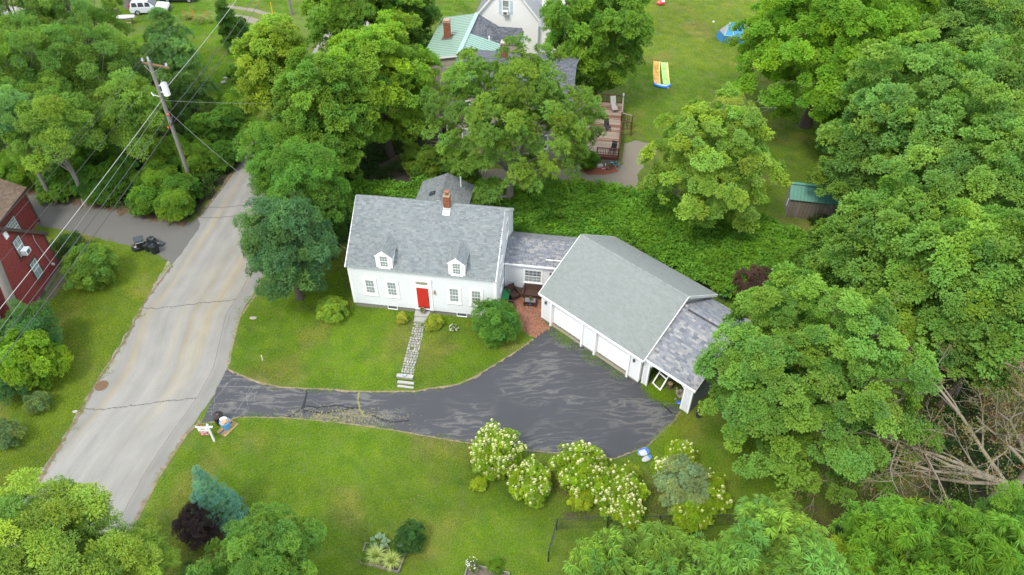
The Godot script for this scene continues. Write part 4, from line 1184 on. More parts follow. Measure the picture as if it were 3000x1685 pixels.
var drive_rect := Rect2(-22.5, -42.0, 36.5, 17.2)
func drive_material() -> StandardMaterial3D:
	var w := 2048
	var h := 968
	var grain := noise_bytes(w, h, 0.4, 51, 0, 0, 2)
	var wear := noise_bytes(w, h, 0.03, 52, 260, 720, 6)
	var wear2 := noise_bytes(w, h, 0.012, 53, 1024, 900, 4)
	var blot := noise_bytes(w, h, 0.02, 54, 256, 121, 3)
	var b := PackedByteArray()
	b.resize(w * h * 3)
	for y in h:
		for x in w:
			var i := y * w + x
			var sx := clampi(x + int((wear2[i] - 128) * 0.12), 0, w - 1)
			var sy := clampi(y + int((x - 900) * 0.09 * clampf((x - 900) / 500.0, 0.0, 1.0)) % 300 + int((wear2[i] - 128) * 0.16), 0, h - 1)
			var a := clampf((1.0 - absf(wear[sy * w + sx] / 127.5 - 1.02) * 6.0), 0.0, 1.0) * clampf((blot[i] / 255.0 - 0.34) * 2.6, 0.0, 1.1)
			a *= clampf((grain[i] - 96) / 70.0, 0.0, 1.0)
			a = minf(a, 0.55)
			var f := 0.8 + 0.4 * grain[i] / 255.0 + 0.25 * (blot[i] / 255.0 - 0.5)
			b[i * 3] = to_srgb[int(minf(lerpf(0.046 * f, 0.23, a), 1.0) * 1024)]
			b[i * 3 + 1] = to_srgb[int(minf(lerpf(0.048 * f, 0.215, a), 1.0) * 1024)]
			b[i * 3 + 2] = to_srgb[int(minf(lerpf(0.054 * f, 0.19, a), 1.0) * 1024)]
	var g := RandomNumberGenerator.new()
	g.seed = 15
	var k := Vector2(w, h) / drive_rect.size
	var at := func(p: Vector2) -> Vector2: return (p - drive_rect.position) * k
	# pale scrapes by the street
	for i in 46:
		var p := Vector2(g.randf_range(-21.5, -17.5), g.randf_range(-35.0, -29.8))
		var d := Vector2(g.randf_range(-0.4, 0.4), 1.0) if g.randf() < 0.45 else Vector2(1.0, g.randf_range(-0.12, 0.05))
		var q := p + d * g.randf_range(0.5, 2.6)
		stamp_line(b, w, h, [at.call(p), at.call(q)], 0.3, [128, 126, 120], 0.4, g, 0.4)
	# tar-filled and open cracks
	var cracks := [[Vector2(-14.26, -33.61), Vector2(-14.20, -32.74), Vector2(-14.33, -31.89), Vector2(-14.73, -31.36), Vector2(-15.68, -31.06), Vector2(-18.39, -31.22)], [Vector2(-14.23, -32.91), Vector2(-14.14, -32.06), Vector2(-14.02, -31.56)], [Vector2(-14.14, -32.16), Vector2(-13.19, -32.03), Vector2(-12.14, -32.23), Vector2(-11.03, -32.03), Vector2(-10.34, -31.96)], [Vector2(-13.95, -31.79), Vector2(-12.97, -31.56), Vector2(-11.52, -31.76), Vector2(-10.36, -32.06)], [Vector2(-9.45, -31.36), Vector2(-8.05, -30.83), Vector2(-6.87, -30.96)], [Vector2(10.13, -32.57), Vector2(10.79, -31.56)]]
	for c in cracks:
		var pts := []
		for p in c:
			pts.append(at.call(p))
		stamp_line(b, w, h, pts, 2.2, [33, 34, 37], 0.9, g)
	stamp_line(b, w, h, [at.call(Vector2(-10.64, -33.44)), at.call(Vector2(-10.62, -32.57)), at.call(Vector2(-10.33, -31.89)), at.call(Vector2(-9.70, -31.22))], 2.2, [118, 116, 60], 2.0, g, 0.45)
	for i in 900:   # alligator cracks with moss
		var p := Vector2.ZERO
		p = Vector2(-11.69, -31.16) + Vector2(g.randfn() * 2.0, g.randfn() * 0.42)
		var d := Vector2.from_angle(g.randf() * TAU) * g.randf_range(0.05, 0.17)
		stamp_line(b, w, h, [at.call(p), at.call(p + d)], 0.5, [118, 112, 66], 0.5, g, 0.6)
	return textured(w, h, b, 0.85)

func ground_colour(x: float, z: float, woods: Array, mulch: Array) -> Color:
	var p := Vector2(x, z)
	var c := grass_colour(x, z)
	c = Color(c.r * 0.8, c.g * 0.72, c.b * 0.9)
	if inside(p, woods):
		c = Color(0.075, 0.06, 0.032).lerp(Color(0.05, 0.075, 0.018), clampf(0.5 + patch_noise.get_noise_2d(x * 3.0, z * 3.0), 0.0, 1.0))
	elif inside(p, mulch):
		c = Color(0.12, 0.085, 0.055).lerp(c, clampf(0.3 + fine_noise.get_noise_2d(x, z), 0.0, 1.0))
	return c

func make_ground(woods: Array, mulch: Array) -> void:
	var v := PackedVector3Array()
	var c := PackedColorArray()
	var n := PackedVector3Array()
	var ix := PackedInt32Array()
	var step := 0.55
	var xs := []
	var zs := []
	for e in [-1500.0, -600.0, -250.0, -130.0]: xs.append(e)
	var x := -78.0
	while x < 78.0:
		xs.append(x)
		x += step
	for e in [130.0, 250.0, 600.0, 1500.0]: xs.append(e)
	for e in [-1500.0, -700.0, -300.0, -180.0]: zs.append(e)
	var z := -118.0
	while z < -8.0:
		zs.append(z)
		z += step
	for e in [30.0, 90.0, 250.0, 700.0]: zs.append(e)
	for j in zs.size():
		for i in xs.size():
			v.append(Vector3(xs[i], 0, zs[j]))
			n.append(Vector3.UP)
			c.append(ground_colour(xs[i], zs[j], woods, mulch))
	var w := xs.size()
	for j in zs.size() - 1:
		for i in w - 1:
			var a := j * w + i
			ix.append_array(PackedInt32Array([a, a + 1, a + w + 1, a, a + w + 1, a + w]))
	var arr := []
	arr.resize(Mesh.ARRAY_MAX)
	arr[Mesh.ARRAY_VERTEX] = v; arr[Mesh.ARRAY_NORMAL] = n; arr[Mesh.ARRAY_COLOR] = c; arr[Mesh.ARRAY_INDEX] = ix
	var m := ArrayMesh.new()
	m.add_surface_from_arrays(Mesh.PRIMITIVE_TRIANGLES, arr)
	put("ground", m, M.ground).set_meta("kind", "structure")

func make_road() -> void:
	var v := PackedVector3Array()
	var n := PackedVector3Array()
	var uv := PackedVector2Array()
	var f := FastNoiseLite.new()
	f.frequency = 0.5
	var rows := []
	var z := -8.0
	while z > -116.0:
		var l := along(road_left, z) + f.get_noise_1d(z * 2.0) * 0.25
		var r := along(road_right, z) + f.get_noise_1d(z * 2.0 + 500.0) * 0.22
		rows.append([l, r, z])
		z -= 0.4
	for i in rows.size() - 1:
		var a: Array = rows[i]
		var b: Array = rows[i + 1]
		var q := [Vector3(a[0], 0.004, a[2]), Vector3(b[0], 0.004, b[2]), Vector3(b[1], 0.004, b[2]), Vector3(a[1], 0.004, a[2])]
		for k in [0, 1, 2, 0, 2, 3]:
			v.append(q[k]); n.append(Vector3.UP)
			var right := along(road_right, q[k].z)
			uv.append(Vector2(1.0 - (right - q[k].x + 0.9) / 11.0, (q[k].z + 66.0) / 48.0))
	var arr := []
	arr.resize(Mesh.ARRAY_MAX)
	arr[Mesh.ARRAY_VERTEX] = v; arr[Mesh.ARRAY_NORMAL] = n; arr[Mesh.ARRAY_TEX_UV] = uv
	var m := ArrayMesh.new()
	m.add_surface_from_arrays(Mesh.PRIMITIVE_TRIANGLES, arr)
	put("road", m, road_material()).set_meta("kind", "structure")

func verge(called: String, pts: PackedVector2Array, wide: float, c: Color, y: float, sd: int) -> void:   # a strip of bare sandy soil along a pavement's edge
	var b := MB.new()
	var f := FastNoiseLite.new()
	f.seed = sd
	f.frequency = 1.3
	var g := RandomNumberGenerator.new()
	g.seed = sd
	for i in pts.size() - 1:
		var a := pts[i]
		var e := pts[i + 1]
		var k := maxi(1, int(a.distance_to(e) / 0.2))
		var s := (e - a).normalized().orthogonal()
		for j in k:
			var p := a.lerp(e, float(j) / k)
			var q := a.lerp(e, float(j + 1) / k)
			var w0 := wide * maxf(0.0, 0.45 + 0.9 * f.get_noise_2dv(p * 1.5))
			var w1 := wide * maxf(0.0, 0.45 + 0.9 * f.get_noise_2dv(q * 1.5))
			var t := g.randf_range(0.8, 1.2)
			b.col = Color(c.r * t, c.g * t, c.b * t)
			var o := wide * 0.2
			b.quad(Vector3(p.x - s.x * o, y, p.y - s.y * o), Vector3(q.x - s.x * o, y, q.y - s.y * o), Vector3(q.x + s.x * w1, y, q.y + s.y * w1), Vector3(p.x + s.x * w0, y, p.y + s.y * w0))
	struct(called, b, M.gravel)


# ---------------------------------------------------------------- the white house; x along its front, y up, -z back from the front wall
var greys := [Color(0.222, 0.25, 0.26), Color(0.242, 0.268, 0.275), Color(0.212, 0.238, 0.247), Color(0.262, 0.28, 0.283), Color(0.235, 0.26, 0.268), Color(0.192, 0.216, 0.228)]
var slates := [Color(0.22, 0.235, 0.27), Color(0.27, 0.285, 0.31), Color(0.36, 0.35, 0.345), Color(0.19, 0.205, 0.24), Color(0.24, 0.255, 0.29), Color(0.31, 0.315, 0.33)]
var pales := [Color(0.262, 0.29, 0.277), Color(0.272, 0.3, 0.288), Color(0.252, 0.28, 0.267)]
var darkgreys := [Color(0.10, 0.11, 0.13), Color(0.13, 0.14, 0.16), Color(0.085, 0.095, 0.115), Color(0.16, 0.165, 0.185)]

func pv(a: Array) -> PackedVector2Array:
	return PackedVector2Array(a)

func gable_roof(parent: Node3D, x0: float, x1: float, zf: float, yf: float, zr: float, yr: float, zb: float, yb: float, tones: Array, single := 0, expo := 0.145, wide := Vector2(0.16, 0.36), vary := 0.1) -> void:   # ridge along x
	var w := Vector3(0, yr - yf, zr - zf)
	var l := w.length()
	w = w.normalized()
	var p := pv([Vector2(0, 0), Vector2(0, l), Vector2(x1 - x0, l), Vector2(x1 - x0, 0)])
	shingles(p, Vector3(x0, yf, zf), Vector3.RIGHT, w, tones, parent, expo, wide, single, vary)
	roof_deck(p, Vector3(x0, yf - 0.01, zf), Vector3.RIGHT, w, M.trim, parent)
	var w2 := Vector3(0, yr - yb, zr - zb)
	var l2 := w2.length()
	w2 = w2.normalized()
	var p2 := pv([Vector2(0, 0), Vector2(0, l2), Vector2(x1 - x0, l2), Vector2(x1 - x0, 0)])
	shingles(p2, Vector3(x1, yb, zb), Vector3.LEFT, w2, tones, parent, expo, wide, 0, vary)
	roof_deck(p2, Vector3(x1, yb - 0.01, zb), Vector3.LEFT, w2, M.trim, parent)
	ridge_caps(parent, Vector3(x0, yr, zr), Vector3(x1, yr, zr), w, w2, tones)

func ridge_caps(parent: Node3D, a: Vector3, b: Vector3, w: Vector3, w2: Vector3, tones: Array) -> void:
	var m := MB.new()
	var l := a.distance_to(b)
	var u := (b - a) / l
	var x := 0.0
	while x < l:
		var e := minf(x + 0.21, l)
		var t: Color = tones[rng.randi() % tones.size()]
		var f := rng.randf_range(0.9, 1.1)
		m.col = Color(t.r * f, t.g * f, t.b * f)
		var s := a + u * x + Vector3(0, 0.035, 0)
		var q := a + u * e + Vector3(0, 0.022, 0)
		m.quad(s - w * 0.15, s, q, q - w * 0.15)
		m.quad(s, s - w2 * 0.15, q - w2 * 0.15, q)
		x = e
	part("ridge_cap", m, M.shingle, parent)

func main_house() -> void:
	var h := thing("white_house", "white clapboard cape house with grey shingle roof, two dormers and a red front door", "house", Vector3(-12.1437, 0, -41.8778), (-0.14734))
	var L := 11.104
	var D := 8.19
	var hs := 0.441
	var fn := MB.new()
	fn.box(Vector3(0.05, -0.3, -D + 0.05), Vector3(L - 0.05, hs, -0.05))
	part("foundation", fn, M.concrete, h)
	clapboards("siding", pv([Vector2(0, hs), Vector2(0, 4.42), Vector2(L, 4.42), Vector2(L, hs)]), Transform3D(), M.white, h)
	var gab := pv([Vector2(0, hs), Vector2(0, 4.4), Vector2(4.0945, 7.46), Vector2(D, 4.4), Vector2(D, hs)])
	clapboards("siding", gab, Transform3D(basis_facing(Vector3.RIGHT), Vector3(L, 0, 0)), M.white, h)
	clapboards("siding", gab, Transform3D(basis_facing(Vector3.LEFT), Vector3(0, 0, -D)), M.white, h)
	clapboards("siding", pv([Vector2(0, hs), Vector2(0, 4.42), Vector2(L, 4.42), Vector2(L, hs)]), Transform3D(basis_facing(Vector3.FORWARD), Vector3(L, 0, -D)), M.white, h)
	for x in [0.0, L]:
		for z in [0.0, -D]:
			var cb := MB.new()
			cb.box(Vector3(x - 0.035 if x == 0.0 else x - 0.17, hs - 0.03, z - 0.17 if z == 0.0 else z - 0.035), Vector3(x + 0.17 if x == 0.0 else x + 0.035, 4.45, z + 0.035 if z == 0.0 else z + 0.17))
			part("corner_board", cb, M.trim, h)
	var fr := MB.new()
	fr.box(Vector3(-0.02, 4.2, 0.0), Vector3(L + 0.02, 4.45, 0.04))
	part("frieze_board", fr, M.trim, h)
	gable_roof(h, -0.08, L + 0.07, 0.2565, 4.362, -4.0945, 7.634, -8.45, 4.36, greys)
	for s in [[L + 0.012, L + 0.09], [-0.11, -0.03]]:
		for q in [[0.27, -4.0945], [-8.46, -4.0945]]:
			var rk := MB.new()
			var a := Vector3((s[0] + s[1]) / 2.0, 4.25, q[0])
			var e := Vector3((s[0] + s[1]) / 2.0, 7.51, q[1])
			rk.beam(a, e, 0.05, 0.2)
			part("rake_board", rk, M.trim, h)
	# front windows
	for x in [1.207, 2.894, 7.63, 9.298]:
		var low: Material = M.darkroom if x > 9.0 else M.curtain
		window(Transform3D(Basis(), Vector3(x + 0.306, 2.302, 0.01)), 0.68, 1.33, h, 3, 2, 0.2, M.curtain, low)
	# gable windows on the right
	var br := basis_facing(Vector3.RIGHT)
	for q in [[1.95, 2.3, 0.72, 1.3], [2.75, 2.3, 0.72, 1.3], [2.24, 5.0, 0.75, 1.2], [5.1, 5.0, 0.75, 1.2]]:
		window(Transform3D(br, Vector3(L + 0.01, q[1], -q[0])), q[2], q[3], h, 3, 2, 0.12, M.curtain, M.darkroom)
	# basement windows
	for q in [[2.68, 3.36], [8.08, 8.78]]:
		var w := MB.new()
		w.box(Vector3(q[0] - 0.05, 0.08, -0.06), Vector3(q[1] + 0.05, 0.12, 0.03))
		w.box(Vector3(q[0] - 0.05, 0.12, -0.06), Vector3(q[0], 0.43, 0.02))
		w.box(Vector3(q[1], 0.12, -0.06), Vector3(q[1] + 0.05, 0.43, 0.02))
		var o := part("basement_window", w, M.trim, h)
		var p := MB.new()
		p.box(Vector3(q[0], 0.12, -0.055), Vector3(q[1], 0.43, -0.035))
		part("pane", p, M.darkroom, o)
	# door
	var d := MB.new()
	d.box(Vector3(4.83, hs - 0.02, 0.0), Vector3(5.085, 3.45, 0.07))
	d.box(Vector3(6.005, hs - 0.02, 0.0), Vector3(6.27, 3.45, 0.07))
	d.box(Vector3(4.8, 3.36, 0.0), Vector3(6.3, 3.62, 0.1))
	d.box(Vector3(5.085, 2.72, 0.0), Vector3(6.005, 2.98, 0.06))
	d.box(Vector3(5.085, 0.46, 0.0), Vector3(6.005, 0.66, 0.06))
	part("door_surround", d, M.trim, h)
	var door := MB.new()
	for i in 4:
		door.box(Vector3(5.09 + i * 0.228, 0.70, 0.02), Vector3(5.09 + (i + 1) * 0.228 - 0.006, 2.715, 0.045))
	var dr := part("door", door, M.door, h)
	dr.set_meta("label", "red front door")
	var dh := MB.new()
	dh.box(Vector3(5.91, 1.6, 0.045), Vector3(5.955, 1.78, 0.075))
	dh.tube([Vector3(5.93, 1.68, 0.07), Vector3(5.93, 1.68, 0.13)], [0.02, 0.03], 8)
	part("handle", dh, M.dark, dr)
	var th := MB.new()
	th.box(Vector3(5.085, 0.662, 0.0), Vector3(6.005, 0.70, 0.08))
	part("threshold", th, M.dark, h)
	var tr := MB.new()
	tr.box(Vector3(5.13, 3.02, 0.012), Vector3(5.96, 3.33, 0.018))
	var to := part("transom_window", tr, M.darkroom, h)
	for i in 6:
		var mu := MB.new()
		mu.col = Color(0.6, 0.47, 0.25)
		var xx := 5.14 + i * 0.162
		mu.box(Vector3(xx - 0.011, 3.02, 0.02), Vector3(xx + 0.011, 3.33, 0.034))
		part("muntin", mu, M.vc, to)
	var mh := MB.new()
	mh.col = Color(0.6, 0.47, 0.25)
	mh.box(Vector3(5.13, 3.11, 0.021), Vector3(5.96, 3.135, 0.033))
	part("muntin", mh, M.vc, to)
	var lan := MB.new()
	lan.col = Color(0.35, 0.27, 0.1)
	lan.box(Vector3(6.44, 2.3, 0.03), Vector3(6.5, 2.62, 0.05))
	lan.tube([Vector3(6.47, 2.62, 0.05), Vector3(6.47, 2.68, 0.11), Vector3(6.47, 2.6, 0.13)], [0.012, 0.012, 0.012], 5)
	lan.tube([Vector3(6.47, 2.26, 0.13), Vector3(6.47, 2.32, 0.13), Vector3(6.47, 2.5, 0.13), Vector3(6.47, 2.6, 0.13)], [0.03, 0.075, 0.06, 0.015], 6)
	var lo := part("wall_lantern", lan, M.gloss, h)
	# dormers
	for x in [2.32, 7.69]:
		dormer(h, x)
	# chimney
	var c := part_bricks(h, "chimney", Vector3(6.66, 7.2, -4.12), Vector3(7.12, 8.42, -3.72))
	var fl := MB.new()
	fl.col = Color(0.62, 0.63, 0.65)
	fl.box(Vector3(6.61, 7.1, -4.17), Vector3(7.17, 7.45, -3.67))
	fl.quad(Vector3(6.62, 7.08, -3.3), Vector3(6.62, 7.32, -3.62), Vector3(7.16, 7.32, -3.62), Vector3(7.16, 7.08, -3.3))
	part("flashing", fl, M.vc, c)
	var cp := MB.new()
	cp.col = Color(0.5, 0.38, 0.24)
	cp.box(Vector3(6.64, 8.42, -4.14), Vector3(7.14, 8.5, -3.7))
	part("crown_wash", cp, M.rough, c)
	var ct := MB.new()
	ct.col = Color(0.33, 0.15, 0.08)
	ct.tube([Vector3(6.89, 8.5, -3.92), Vector3(6.89, 8.7, -3.92)], [0.12, 0.12], 8)
	ct.box(Vector3(6.7, 8.74, -4.1), Vector3(7.08, 8.79, -3.78))
	for q in [[6.72, -4.08], [7.05, -4.08], [6.72, -3.8], [7.05, -3.8]]:
		ct.box(Vector3(q[0] - 0.012, 8.5, q[1] - 0.012), Vector3(q[0] + 0.012, 8.74, q[1] + 0.012))
	part("flue_cap", ct, M.rough, c)
	# the ell behind
	var e := thing("rear_ell", "low shingled ell with a white vent pipe behind the white house", "building", Vector3(-12.1437, 0, -41.8778), (-0.14734))
	var bx := MB.new()
	bx.box(Vector3(3.0, 0, -11.85), Vector3(7.1, 3.5, -D - 0.02))
	part("wall", bx, M.white, e)
	for s in [[2.82, 1.0], [7.32, -1.0]]:
		var w := Vector3(5.07 - s[0], 4.69 - 3.6, 0)
		var l := w.length()
		w = w.normalized()
		var uu := Vector3.FORWARD if s[1] < 0.0 else Vector3.BACK
		var oo := Vector3(s[0], 3.6, -D + 0.0) if s[1] < 0.0 else Vector3(s[0], 3.6, -12.0)
		var pp := pv([Vector2(0, 0), Vector2(0, l), Vector2(3.81, l), Vector2(3.81, 0)])
		shingles(pp, oo, uu, w, greys, e)
		roof_deck(pp, oo + Vector3(0, -0.01, 0), uu, w, M.trim, e)
	ridge_caps(e, Vector3(5.07, 4.69, -D), Vector3(5.07, 4.69, -12.0), Vector3(1.0, 0.45, 0).normalized(), Vector3(-1.0, 0.45, 0).normalized(), greys)
	var pi_ := MB.new()
	pi_.tube([Vector3(6.33, 3.95, -11.1), Vector3(6.33, 5.05, -11.1)], [0.06, 0.06], 10)
	part("vent_pipe", pi_, M.trim, e)
	var vt := MB.new()
	vt.col = Color(0.05, 0.06, 0.07)
	vt.tbox(Transform3D(Basis(Vector3(0, 0, 1), 0.45), Vector3(4.3, 4.38, -9.4)), Vector3(0.5, 0.16, 0.42))
	part("roof_vent", vt, M.gloss, e)

func part_bricks(parent: Node3D, called: String, lo: Vector3, hi: Vector3) -> MeshInstance3D:   # a stack of coursed bricks round a mortar core
	var core := MB.new()
	core.col = Color(0.34, 0.27, 0.22)
	core.box(lo + Vector3(0.008, 0, 0.008), hi - Vector3(0.008, 0, 0.008))
	var o := part(called, core, M.rough, parent)
	var y := lo.y
	var odd := 0
	var b := MB.new()
	while y < hi.y - 0.05:
		var t := minf(y + 0.062, hi.y)
		for side in 4:
			var along_x := side % 2 == 0
			var a := lo.x if along_x else lo.z
			var e := hi.x if along_x else hi.z
			var p := a - (0.1 if odd else 0.0)
			while p < e - 0.01:
				var q := minf(p + 0.2, e)
				var s := maxf(p, a)
				if q - s > 0.03:
					var f := rng.randf_range(0.75, 1.2)
					b.col = Color(0.36 * f, 0.125 * f, 0.06 * f)
					if along_x:
						var z := lo.z if side == 0 else hi.z
						b.box(Vector3(s + 0.005, y + 0.005, z - 0.012), Vector3(q - 0.005, t - 0.004, z + 0.012))
					else:
						var x := lo.x if side == 1 else hi.x
						b.box(Vector3(x - 0.0115, y + 0.006, s + 0.005), Vector3(x + 0.0115, t - 0.005, q - 0.005))
				p = q
		y += 0.068
		odd = 1 - odd
	part("bricks", b, M.rough, o).set_meta("kind", "stuff")
	return o

func dormer(h: Node3D, x: float) -> void:
	var w := 1.19
	var o := MB.new()
	var m := x + w / 2.0
	var zf := 0.1
	var t := Transform3D(Basis(), Vector3(0, 0, zf))
	slab(o, pv([Vector2(x, 4.42), Vector2(x, 5.52), Vector2(m, 6.02), Vector2(x + w, 5.52), Vector2(x + w, 4.42)]), t, 0.0, -2.2)
	var d := part("dormer", o, M.trim, h)
	for s in [x - 0.02, x + w - 0.15]:
		var b := MB.new()
		b.box(Vector3(s, 4.4, zf), Vector3(s + 0.17, 5.52, zf + 0.03))
		part("corner_board", b, M.trim, d)
	for s in [-1.0, 1.0]:
		var ex: float = m + s * (w / 2.0 + 0.1)
		var wv := Vector3(m - ex, 0.56, 0)
		var l := wv.length()
		wv = wv.normalized()
		var uu := Vector3.FORWARD if s > 0.0 else Vector3.BACK
		var oo := Vector3(ex, 5.52, zf + 0.12) if s > 0.0 else Vector3(ex, 5.52, -2.1)
		# cut where the dormer meets the main slope
		var pp := pv([Vector2(0, 0), Vector2(0, l), Vector2(2.2, l), Vector2(1.55, 0)]) if s > 0.0 else pv([Vector2(0.66, 0), Vector2(0, l), Vector2(2.22, l), Vector2(2.22, 0)])
		shingles(pp, oo, uu, wv, greys, d, 0.12)
		roof_deck(pp, oo + Vector3(0, -0.01, 0), uu, wv, M.trim, d)
	window(Transform3D(Basis(), Vector3(m, 5.06, zf + 0.01)), 0.6, 1.02, d.get_parent(), 3, 2, 0.12, M.curtain, M.curtain)

func breezeway() -> void:
	var h := thing("breezeway", "white clapboard breezeway with grey roof linking the house and the garage", "building", Vector3(-12.1437, 0, -41.8778), (-0.14734))
	var L := 11.16
	var z := -3.6314
	var fn := MB.new()
	fn.box(Vector3(L, -0.3, -7.7), Vector3(16.6, 0.34, z - 0.03))
	part("foundation", fn, M.concrete, h)
	clapboards("siding", pv([Vector2(L, 0.34), Vector2(L, 2.9), Vector2(16.45, 2.9), Vector2(16.45, 0.34)]), Transform3D(Basis(), Vector3(0, 0, z)), M.white, h)
	var bk := MB.new()
	bk.box(Vector3(L, 0.34, -7.7), Vector3(18.6, 2.2, -7.6))
	part("rear_wall", bk, M.white, h)
	var cv := MB.new()
	cv.box(Vector3(L, 0.3, z), Vector3(L + 0.12, 2.9, z + 0.035))
	part("corner_board", cv, M.trim, h)
	var w := Vector3(0, 3.5 - 2.905, -(5.85 - 3.43))
	var l := w.length()
	w = w.normalized()
	var pp := pv([Vector2(0, 0), Vector2(0, l), Vector2(6.95, l), Vector2(5.25, 0)])
	shingles(pp, Vector3(L, 2.905, -3.43), Vector3.RIGHT, w, slates, h)
	roof_deck(pp, Vector3(L, 2.895, -3.43), Vector3.RIGHT, w, M.trim, h)
	var w2 := Vector3(0, 3.5 - 2.35, 7.95 - 5.85)
	var l2 := w2.length()
	w2 = w2.normalized()
	var p2 := pv([Vector2(0, 0), Vector2(1.5, l2), Vector2(8.44, l2), Vector2(8.44, 0)])
	shingles(p2, Vector3(L + 8.44, 2.35, -7.95), Vector3.LEFT, w2, slates, h)
	roof_deck(p2, Vector3(L + 8.44, 2.34, -7.95), Vector3.LEFT, w2, M.trim, h)
	ridge_caps(h, Vector3(L, 3.5, -5.85), Vector3(L + 6.9, 3.5, -5.85), w, w2, slates)
	var gt := MB.new()
	gt.box(Vector3(L, 2.78, -3.44), Vector3(16.3, 2.9, -3.34))
	part("gutter", gt, M.trim, h)
	var pl := MB.new()
	pl.tube([Vector3(14.3, 3.17, -3.95), Vector3(16.4, 3.17, -3.95)], [0.045, 0.045], 8)
	part("vent_pipe", pl, M.trim, h)
	window(Transform3D(Basis(), Vector3(13.38, 1.66, z + 0.01)), 1.3, 1.2, h, 4, 2, 0.11, M.darkroom, M.curtain)
	var lt := MB.new()
	lt.col = Color(0.12, 0.1, 0.09)
	lt.tube([Vector3(14.75, 1.95, z + 0.1), Vector3(14.75, 2.2, z + 0.1)], [0.07, 0.09], 8)
	lt.box(Vector3(14.71, 2.02, z), Vector3(14.79, 2.1, z + 0.1))
	part("wall_lamp", lt, M.gloss, h)

